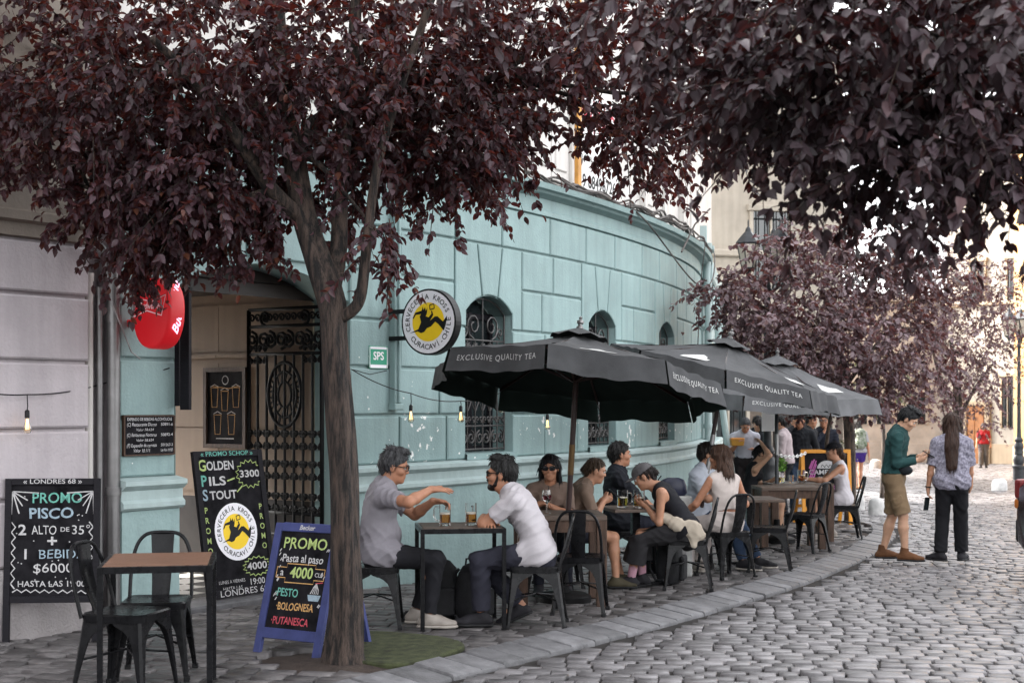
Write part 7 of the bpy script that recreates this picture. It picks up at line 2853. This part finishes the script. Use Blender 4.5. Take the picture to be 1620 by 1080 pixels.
# --- the two men at the steel table
J = person("man in glasses and a grey T-shirt gesturing with both hands across the table", (-1.0, 10.62), 2, h=.0062, seat=.46, lean=-3, bend=13, head=(-6, 12), neck=24,
       hands=[(.41, -.01, .93), (.40, -.21, 1.03)], hdir=[(1, .0, -.05), (1, .05, .0)], palm=[(0, -.3, -1), (0, .3, -1)], curl=(.75, .22), elbow=[(-.1, .8, -1), (-.2, -1, -.35)],
       feet=[(.28, .12, .085), (.38, -.12, .085)], fdir=[(1, .1, 0), (1, -.06, 0)], skin=SK1, heavy=.014,
       top=('crew', cloth((.20, .188, .208), .10), .72, .020, -.09), bottom=('jeans', denim_k, .010), shoes=(leath_w, rubber_w, False, rubber_w),
       hair=('quiff', (.009, .009, .010), (.075, .075, .08)), glasses=('clear',))
J = person("bearded man in sunglasses and a pale grey T-shirt leaning on folded arms", (.20, 10.66), 176, h=.0062, seat=.46, lean=14, bend=17, head=(0, -2), neck=24,
       hands=[(.42, -.08, .80), (.36, .10, .79)], hdir=[(-.2, -1, -.3), (-.1, 1, -.2)], palm=[(0, 0, -1), (0, 0, -1)], curl=.5, elbow=[(.6, .9, -.6), (.6, -.9, -.6)],
       feet=[(.42, .10, .085), (.13, -.13, .12)], fdir=[(1, .05, 0), (1, -.15, 0)], foot_pitch=(0, 24), skin=SK1,
       top=('crew', cloth((.40, .375, .395), .08), .70, .018, -.09), bottom=('trousers', navy_t, .018, 1.9, .055), shoes=(leath_b, rubber_b, False, M['sign_white']),
       hair=('quiff', (.005, .0045, .0045), (.02, .019, .019)), beard=((.010, .007, .006), .0), glasses=('sun',))
# --- wine table
J = person("dark haired woman in sunglasses and a beige top sitting behind the wine glass", (.335, 12.92), -86, h=.0065, s=.93, fem=True, seat=.44, lean=2, bend=14, head=(-12, 4), neck=16,
       hands=[(.22, -.04, .80), (.24, -.12, .79)], hdir=[(.3, -1, .3), (.4, .8, .3)], curl=.7, elbow=[(.2, 1, -.9), (.2, -1, -.9)],
       feet=[(.40, .12, .08), (.30, -.12, .08)], skin=SK1, top=('tee', cloth((.135, .093, .074), .12), .8, .016, -.09), bottom=('trousers', cloth((.012, .013, .02), .2), .01), shoes=(leath_b, rubber_b),
       hair=('long', (.006, .005, .006), None, .26), glasses=('sun',))
J = person("fair young woman with tied back hair in a beige tee looking at her phone", (.53, 13.2), 4, h=.0065, s=.93, fem=True, seat=.44, lean=9, bend=17, head=(-4, 14), neck=26,
       hands=[(.31, .03, .80), (.32, -.05, .80)], hdir=[(1, -.3, .35), (1, .3, .35)], palm=[(0, -.9, .3), (0, .9, .3)], curl=.8, elbow=[(-.3, .5, -1), (-.3, -.7, -1)],
       feet=[(.50, .10, .08), (.42, -.13, .08)], skin=SK2, top=('tee', cloth((.155, .108, .082), .12), .75, .014, -.09), bottom=('shorts', cloth((.014, .015, .022), .2), .012, .55),
       shoes=(mat("olive_canvas", (.05, .042, .025), .8, .3), rubber_b), hair=('bun', (.028, .016, .009), (.065, .040, .023)))
p = world(J, (.43, -.01, .86))
hold_phone("dark phone held by the fair young woman", p, (R(-50), 0, R(94)), 0)
# --- golden beer table
J = person("man in a black shirt sitting sideways by the wall, looking right", (1.06, 14.25), 2, h=.0068, seat=.46, lean=-6, bend=8, head=(4, -2), neck=12,
       hands=[(.40, .16, .62), (.42, -.14, .62)], hdir=[(1, -.1, -.1), (1, .05, -.1)], curl=.4, elbow=[(-.4, .6, -1), (-.4, -.6, -1)],
       feet=[(.34, .14, .085), (.46, -.12, .085)], skin=SK1, heavy=.02, top=('jacket', cloth((.010, .011, .015), .25), 1.35, .020, -.09), bottom=('trousers', cloth((.016, .017, .026), .2), .012), shoes=(leath_b, rubber_b),
       hair=('short', (.010, .009, .009)))
J = person("woman in a grey cap and black tank top bent over her phone", (1.60, 13.14), 173, h=.0062, s=.96, fem=True, seat=.45, lean=20, bend=20, head=(0, 30), neck=30,
       hands=[(.37, .02, .76), (.38, -.05, .78)], hdir=[(1, -.3, .35), (1, .3, .35)], palm=[(0, -.6, .8), (0, .6, .8)], curl=.8, elbow=[(-.5, .5, -1), (-.5, -.5, -1)],
       feet=[(.50, .09, .085), (.40, -.10, .085)], fdir=[(1, .1, 0), (1, -.1, 0)], skin=SK2,
       top=('tank', cloth((.009, .009, .012), .2), 0, .006, -.03, .085), bottom=('trousers', cloth((.020, .019, .021), .3), .036, 1.62, .075), socks=cloth((.36, .20, .25), .15), shoes=(leath_b, rubber_b, False, rubber_b),
       hair=('bun', (.014, .009, .008), None), cap=cloth((.095, .09, .094), .12))
p = world(J, (.49, -.015, .82))
hold_phone("dark phone in the hands of the woman in the grey cap", p, (R(-40), 0, R(-97)), 0)
# jacket on her lap
jk = thing("jacket", "crumpled beige jacket lying on the lap of the woman in the grey cap", "jacket", world(J, (.05, 0, 0)), R(173))
G = Field()
G.cone((.15, .10, .66), (.13, -.12, .665), .055, .05, .04, .55, V3(0, 0, 1))
G.cone((.15, .10, .66), (.02, .18, .60), .055, .06, .05, .6, V3(0, .6, .8))
G.cone((.02, .18, .60), (-.12, .185, .57), .065, .06, .05, .5, V3(0, .9, .4))
G.cone((-.12, .185, .57), (-.19, .17, .50), .06, .05, .05, .5, V3(0, 1, 0))
G.cone((-.10, .19, .55), (-.13, .20, .42), .055, .035, .05, .4, V3(0, 1, 0))
put("fabric", G, .0075, cloth((.36, .31, .25), .08), jk, .007, 11)
J = person("woman in a white sleeveless crop top and white trousers seen from behind", (2.12, 14.13), 122, h=.0062, s=.98, fem=True, seat=.45, lean=-2, bend=10, head=(28, 3), neck=10,
       hands=[(.34, .26, .60), (.24, -.20, .62)], hdir=[(.8, .2, -.4), (.8, .3, -.4)], curl=.5, elbow=[(-.5, .7, -.8), (-.5, -.7, -.8)],
       feet=[(.36, .22, .085), (.44, -.02, .085)], fdir=[(1, .3, 0), (1, .2, 0)], skin=SK1,
       top=('sleeveless', cloth((.43, .375, .35), .07), 0, .012, .11, .08), bottom=('trousers', cloth((.42, .37, .35), .06), .022, 1.93, .075), shoes=(leath_w, rubber_w),
       hair=('long', (.02, .009, .006), (.075, .036, .021), .17), glasses=('sun', 'head'))
J = person("bearded man in sunglasses and a pale blue shirt beside the wall", (1.98, 15.2), -30, h=.0068, seat=.46, lean=2, bend=10, head=(18, 3), neck=14,
       hands=[(.42, .12, .78), (.42, -.10, .78)], curl=.6, elbow=[(-.3, .7, -1), (-.3, -.7, -1)],
       feet=[(.62, .16, .085), (.56, -.10, .085)], skin=SK2, top=('polo', cloth((.36, .38, .43), .06), .9, .018, -.09), bottom=('jeans', cloth((.024, .04, .075), .25), .012), shoes=(leath_b, rubber_w),
       hair=('short', (.009, .006, .005)), beard=((.009, .006, .004), .014), glasses=('sun',))
# --- far table
J = person("woman in a black top raising her hand to her dark hair", (3.12, 18.75), -4, h=.0072, s=.95, fem=True, seat=.45, lean=4, bend=12, head=(-14, 16), neck=20,
       hands=[(.34, .05, .80), (.16, -.10, 1.27)], hdir=[(.8, -.4, 0), (-.5, .6, .6)], palm=[(0, -1, 0), (-1, .2, 0)], curl=(.7, .8), elbow=[(-.3, .7, -1), (.6, -1, -.6)],
       feet=[(.44, .12, .085), (.36, -.12, .085)], skin=SK3, top=('tank', cloth((.008, .008, .010), .2), 0, .008, -.08, .085), bottom=('shorts', cloth((.10, .07, .065), .2), .012, .6), socks=cloth((.01, .01, .01)), shoes=(leath_b, rubber_b),
       hair=('bun', (.008, .007, .008), None))
J = person("woman in a black cap and white tank top reaching over the far table", (4.40, 18.9), 177, h=.0068, s=.97, fem=True, seat=.45, lean=3, bend=8, head=(4, 2), neck=20,
       hands=[(.50, .12, .80), (.46, -.06, .79)], hdir=[(1, -.2, 0), (1, .3, 0)], curl=.5, elbow=[(-.3, .8, -1), (-.3, -.7, -1)],
       feet=[(.30, .14, .085), (.14, -.12, .10)], skin=SK2, top=('tank', cloth((.48, .45, .475), .06), 0, .008, -.10, .085), bottom=('shorts', cloth((.21, .19, .205), .1), .012, .45), shoes=(leath_w, rubber_w),
       hair=('bun', (.02, .010, .006), (.07, .037, .021), 'tail'), cap=cloth((.009, .009, .012), .15))
# --- the standing pair
ST = (px(1414, 15.85), 15.85)
def backstrap(J):
    b = Field()
    r = J['root']
    b.ell(J['P'] + V3(.13, -.13, .07), V3(.085, .055, .055), .01)
    put("waist_bag", b, .008, cloth((.010, .012, .015), .2), r)
    c = Field()
    for i in (0, 1):
        hp2, kn, an = J['legs'][i]
        sd = 1 if i == 0 else -1
        c.ell(hp2 + (kn - hp2) * .60 + V3(.0, sd * .080, .0), V3(.055, .018, .075), .01)
    put("cargo_pocket", c, .0075, SHORTS, r, .004, 3)
SHORTS = cloth((.165, .112, .066), .14)
J = person("man in a dark green sweater and khaki cargo shorts looking down at his phone", ST, -20, h=.0062, s=1.0, lean=2, bend=7, head=(-8, 34), neck=18,
       hands=[(.27, .05, 1.16), (.25, -.08, 1.12)], hdir=[(1, -.35, .15), (1, .35, .2)], palm=[(0, -.7, .7), (0, .7, .7)], curl=.7, elbow=[(-.6, .4, -1), (-.6, -.5, -1)],
       feet=[(-.13, .10, .085), (.13, -.10, .085)], fdir=[(1, .35, 0), (1, -.05, 0)], knee=[(1, 0, 0), (1, 0, 0)], skin=SK3,
       top=('polo', cloth((.012, .040, .040), .14), 1.93, .020, .03), bottom=('shorts', SHORTS, .018, .97), shoes=(leath_br, rubber_b, True, mat("ochre_lace", (.25, .14, .06), .7, .2)),
       hair=('quiff', (.005, .005, .006), (.018, .018, .02)), extra=backstrap)
p = world(J, (.375, -.02, 1.19))
hold_phone("phone held by the man in the green sweater", p, (R(-60), 0, R(70)), 0)
SW_ = (px(1506, 15.7), 15.7)
flor = cloth((.10, .095, .135), .2, col2=(.32, .305, .365), scale=42)
def watch(J):
    sh, e, wr = J['arms'][0]
    b = MB()
    ax = unit(wr - e)
    u_ = unit(np.cross(ax, V3(0, 0, 1)) + 1e-6)
    w_ = np.cross(ax, u_)
    b.tube([tuple(wr - ax * .015 + (u_ * math.cos(a) + w_ * math.sin(a)) * .030) for a in np.linspace(0, 2 * PI, 17)[:-1]], .007, 6, closed=True)
    b.build("wristband", M['black'], J['root'], smooth=True)
J = person("woman with long brown hair, a lilac patterned blouse and black trousers seen from behind", SW_, 72, h=.0062, s=.945, fem=True, lean=0, bend=3, head=(14, 4), neck=8, heavy=.02,
       hands=[(.03, .27, .72), (.20, -.20, .80)], hdir=[(.05, .0, -1), (.3, .2, -1)], palm=[(0, -1, 0), (0, 1, 0)], curl=.6, elbow=[(-1, .4, 0), (-1, -.4, 0)],
       feet=[(-.02, .12, .085), (.10, -.10, .085)], fdir=[(.6, .8, 0), (1, -.3, 0)], knee=[(1, 0, 0), (1, 0, 0)], skin=SK2,
       top=('tee', flor, .92, .030, -.10, .075), bottom=('trousers', cloth((.008, .008, .010), .25), .018, 1.95, .06), shoes=(leath_b, rubber_b),
       hair=('long', (.016, .0065, .0045), (.045, .020, .012), .40), extra=watch)
p = world(J, (.05, .27, .63))
hold_phone("dark phone hanging in the left hand of the standing woman", p, (R(10), 0, R(30)), 0)

# --- people in the background
H2 = .0105
far = lambda u, y: (px(u, y), y)
stand = dict(h=H2, feet=[(0, .11, .085), (.06, -.11, .085)], knee=[(1, 0, 0), (1, 0, 0)], elbow=[(-1, .4, -.2), (-1, -.4, -.2)])
dark = cloth((.010, .011, .014), .2)
sh_k = (leath_b, rubber_b)
person("grey haired man in a white shirt looking down, carrying something yellow", far(1178, 24), -95, s=.97, lean=3, bend=8, head=(0, 32), neck=24, hands=[(.30, .12, 1.12), (.33, -.14, 1.22)], curl=.6, skin=SK1,
       top=('polo', cloth((.40, .40, .45), .06), .9, .018, .06), bottom=('trousers', cloth((.018, .015, .016), .2), .012), shoes=sh_k, hair=('short', (.03, .03, .032), (.09, .09, .095)), **stand)
bx = thing("takeaway_box", "yellow takeaway box held by the man in the white shirt", "box", (px(1166, 23.7), 23.7, gz(23.7) + 1.18))
b = MB()
b.box((0, 0, .05), (.20, .16, .10), taper=1.15)
b.build("box", mat("yellow_card", (.38, .19, .03), .6, .15), bx, bev=.01)
b = MB()
b.box((0, 0, .118), (.24, .19, .03), taper=.9)
b.build("lid", mat("orange_card", (.45, .18, .03), .6, .15), bx, bev=.01)
person("dark haired man in a black jacket behind the man in the white shirt", far(1196, 26), -70, s=.98, lean=0, bend=4, head=(0, 10), hands=[(.25, .2, 1.05), (.30, -.05, 1.20)], curl=.6, skin=SK1,
       top=('jacket', dark, 1.9, .02, -.03), bottom=('trousers', dark, .012), shoes=sh_k, hair=('short', (.012, .010, .010)), **stand)
person("person in dark clothes turned left, behind the ringed lamp base", far(1207, 25), 170, s=.95, fem=True, lean=0, bend=4, head=(0, 5), hands=[(.1, .25, .8), (.1, -.25, .8)], skin=SK2,
       top=('jacket', dark, 1.9, .02, -.03), bottom=('trousers', dark, .012), shoes=sh_k, hair=('long', (.012, .009, .009), None, .2), **stand)
person("man in a black shirt and jeans with a phone at his ear", far(1265, 24), -100, s=1.0, lean=0, bend=4, head=(0, 14), hands=[(.12, .26, .95), (.12, -.10, 1.50)], hdir=[None, (-.2, .1, 1)], curl=.7, skin=SK1,
       top=('polo', dark, 1.9, .018, -.04), bottom=('jeans', cloth((.03, .045, .075), .25), .012), shoes=sh_k, hair=('quiff', (.008, .008, .008)), **{**stand, 'elbow': [(-1, .4, -.2), (.2, -1, -1)]})
person("man seen in profile behind the phoning man in black", far(1279, 25.5), -40, s=1.0, lean=0, bend=4, head=(0, 4), hands=[(.1, .25, .85), (.1, -.25, .85)], skin=SK1,
       top=('jacket', cloth((.016, .016, .018)), 1.9, .02, -.04), bottom=('trousers', dark, .012), shoes=sh_k, hair=('short', (.016, .015, .015), (.06, .06, .06)), **stand)
def tie(J):
    b = MB()
    f_, l_ = J['fwd'], J['lat']
    for (a, c, w_, m_) in ((.02, .10, .016, 0),):
        top_ = J['nb'] + f_ * .062 - J['u2'] * .03
        bot = J['waist'] + f_ * .125
        b.bar(tuple(top_), tuple(bot), .05, .012, 0, up=tuple(f_))
    b.build("tie", cloth((.010, .012, .025)), J['root'])
    b = MB()
    b.bar(tuple(J['nb'] + f_ * .05 - J['u2'] * .02), tuple(J['chest'] + f_ * .113 - J['u2'] * .05), .10, .01, 0, up=tuple(f_))
    b.build("shirt_front", cloth((.45, .45, .48), .05), J['root'])
person("man in a dark suit and tie touching his chin, behind the thin leaning trunk", far(1303, 25.8), -95, s=1.0, lean=0, bend=4, head=(-10, 4), hands=[(.12, .24, .85), (.20, -.02, 1.40)], hdir=[None, (.1, .4, 1)], curl=.9, skin=SK1,
       top=('jacket', cloth((.012, .014, .022), .2), 1.93, .022, -.10), bottom=('trousers', cloth((.012, .013, .018), .2), .012), shoes=sh_k, hair=('short', (.014, .011, .010)), glasses=('clear',), extra=tie, **{**stand, 'elbow': [(-1, .4, -.2), (.2, -1, -1)]})
person("person in a pale pink shirt half hidden beside the third parasol pole", far(1244, 23.5), 160, s=.97, lean=2, bend=6, head=(0, 10), hands=[(.28, .12, 1.05), (.28, -.12, 1.05)], skin=SK2,
       top=('polo', cloth((.36, .30, .31), .08), 1.9, .02, -.03), bottom=('trousers', dark, .012), shoes=sh_k, hair=('short', (.010, .009, .009)), **stand)
def pack(col):
    def f(J):
        G = Field()
        c = J['chest'] - J['fwd'] * .19 - J['u2'] * .06
        ax = np.stack([J['fwd'], J['lat'], J['u2']])
        G.cone(c - J['u2'] * .13 - J['lat'] * .05, c - J['u2'] * .13 + J['lat'] * .05, .10, .10, .02, .8, J['fwd'])
        G.cone(c + J['u2'] * .11 - J['lat'] * .04, c + J['u2'] * .11 + J['lat'] * .04, .095, .095, .03, .7, J['fwd'])
        G.cone(c - J['u2'] * .13, c + J['u2'] * .11, .125, .12, .04, .75, J['fwd'])
        o = thing("backpack", col[1], "backpack", tuple(J['root'].location), J['root'].rotation_euler[2])
        put("body", G, H2, col[0], o, .006, 9)
        b = MB()
        for sd in (1, -1):
            b.tube([tuple(c + J['u2'] * .16 + J['lat'] * sd * .09), tuple(J['chest'] + J['u2'] * .135 + J['lat'] * sd * .09), tuple(J['chest'] + J['fwd'] * .13 + J['lat'] * sd * .09), tuple(J['waist'] + J['fwd'] * .08 + J['lat'] * sd * .13), tuple(c - J['u2'] * .16 + J['lat'] * sd * .11)], .016, 6)
        b.build("strap", col[0], o, smooth=True)
    return f
leafy = mat("leaf_print_fabric", (.05, .085, .025), .8, .3, scale=14, col2=(.26, .27, .235))
person("woman walking away in purple shorts with a leaf patterned backpack", far(1358, 33.7), 95, s=.97, fem=True, lean=2, bend=4, head=(0, 8), hands=[(.1, .24, .82), (-.05, -.24, .82)], skin=SK1, h=H2,
       feet=[(-.10, .09, .10), (.16, -.09, .085)], knee=[(1, 0, 0), (1, 0, 0)], elbow=[(-1, .4, -.2), (-1, -.4, -.2)],
       top=('tee', cloth((.24, .23, .24), .06), .8, .018, -.03), bottom=('shorts', cloth((.035, .016, .13), .15), .022, .55), shoes=(mat("tan_sandal", (.2, .1, .05), .6, .1), rubber_b), hair=('long', (.014, .010, .009), None, .18),
       extra=pack((leafy, "white backpack printed with green leaves on the back of the walking woman")))
person("woman in a red top and grey trousers walking with a red bag", far(1556, 52), -110, s=.95, fem=True, lean=0, bend=4, head=(10, 5), hands=[(.08, .24, .82), (.12, -.24, .82)], skin=SK1, h=.012,
       feet=[(-.05, .09, .085), (.12, -.09, .085)], knee=[(1, 0, 0), (1, 0, 0)], elbow=[(-1, .4, -.2), (-1, -.4, -.2)],
       top=('tee', cloth((.22, .008, .011), .12), .8, .018, -.02), bottom=('trousers', cloth((.07, .06, .054), .15), .03, 1.95, .07), shoes=sh_k, hair=('long', (.02, .010, .008), None, .18),
       extra=pack((cloth((.24, .01, .02), .2), "red backpack on the woman in the red top")))
person("person in a purple top walking away by the ochre building", far(1588, 60), 80, s=.95, fem=True, lean=2, bend=4, head=(0, 5), hands=[(.1, .22, .84), (.1, -.24, .82)], skin=SK1, h=.013,
       feet=[(-.05, .09, .085), (.12, -.09, .085)], knee=[(1, 0, 0), (1, 0, 0)], elbow=[(-1, .4, -.2), (-1, -.4, -.2)],
       top=('tee', cloth((.10, .04, .13), .12), .8, .018, -.02), bottom=('trousers', dark, .018), shoes=sh_k, hair=('long', (.012, .009, .009), None, .2))
# ---------------------------------------------------------------- parked car at the right edge
paint = mat("dark_plum_car_paint", (.022, .010, .014), .25, .1, spec=.6, coat=1)
car = thing("parked_car", "dark car just entering the frame at the right edge, tail lamp lit amber and red", "car", (5.085 + .86, 12.55, gz(12.55) - .035))
b = MB()
# side outline (y along the car, z up); tail towards +y
side = [(-2.0, .30), (-2.02, .55), (-1.9, .74), (-1.1, .86), (-.45, 1.32), (.7, 1.40), (1.45, 1.22), (1.72, .95), (1.86, .90), (1.90, .62), (1.86, .34), (1.6, .24), (-1.7, .22)]
n = len(side)
secs = []
for q, (x, k_) in enumerate(((-.86, .90), (-.84, .97), (-.70, 1.0), (.70, 1.0), (.84, .97), (.86, .90))):
    secs.append([(x * (1 if z < .9 else 1 - (z - .9) * .38), y * (k_ if abs(y) > 1.5 else 1), .62 + (z - .62) * (k_ if z > .6 else 1)) for y, z in side])
b.add(sum(secs, []), [(q * n + i, (q + 1) * n + i, (q + 1) * n + (i + 1) % n, q * n + (i + 1) % n) for q in range(5) for i in range(n)] + [tuple(range(n)), tuple(5 * n + i for i in reversed(range(n)))])
b.build("body", paint, car, smooth=True, angle=40, bev=.02)
b = MB()
for sx in (-1, 1):
    b.add([(sx * .80, -.95, .92), (sx * .72, -.42, 1.26), (sx * .70, .68, 1.33), (sx * .74, 1.25, 1.18), (sx * .83, 1.4, .94)], [(0, 1, 2, 3, 4) if sx > 0 else (4, 3, 2, 1, 0)])
b.build("side_window", M['pane'], car)
for (yy, sx) in ((1.15, -1), (1.15, 1), (-1.25, -1), (-1.25, 1)):
    w_ = MB()
    w_.M = Matrix.Translation((sx * .80, yy, .315)) @ Matrix.Rotation(PI / 2, 4, 'Y')
    w_.lathe([(.20, -.10), (.29, -.10), (.315, -.07), (.315, .07), (.29, .10), (.20, .10)], n=28)
    wh = w_.build("wheel", rubber_b, car, smooth=True, angle=40)
    r_ = MB()
    r_.M = Matrix.Translation((sx * .80, yy, .315)) @ Matrix.Rotation(PI / 2, 4, 'Y')
    r_.lathe([(0, -.08), (.05, -.085), (.19, -.06), (.205, -.09), (.205, .09), (.19, .06), (.05, .085), (0, .08)], n=20)
    r_.build("rim", M['metal'], wh, smooth=True, angle=40)
tail = glow_mat("red_tail_lamp", (.12, .003, .004), .02)
amb = glow_mat("amber_lamp", (.35, .10, .006), .02)
for sx in (-1, 1):
    t = MB()
    t.box((sx * .775, 1.80, .87), (.16, .16, .20))
    to = t.build("tail_light", tail, car, bev=.03)
    t = MB()
    t.box((sx * .775, 1.81, .72), (.15, .16, .10))
    t.build("indicator", amb, to, bev=.02)
t = MB()
t.box((0, 1.88, .45), (1.66, .10, .26))
t.build("bumper", M['black'], car, bev=.04)
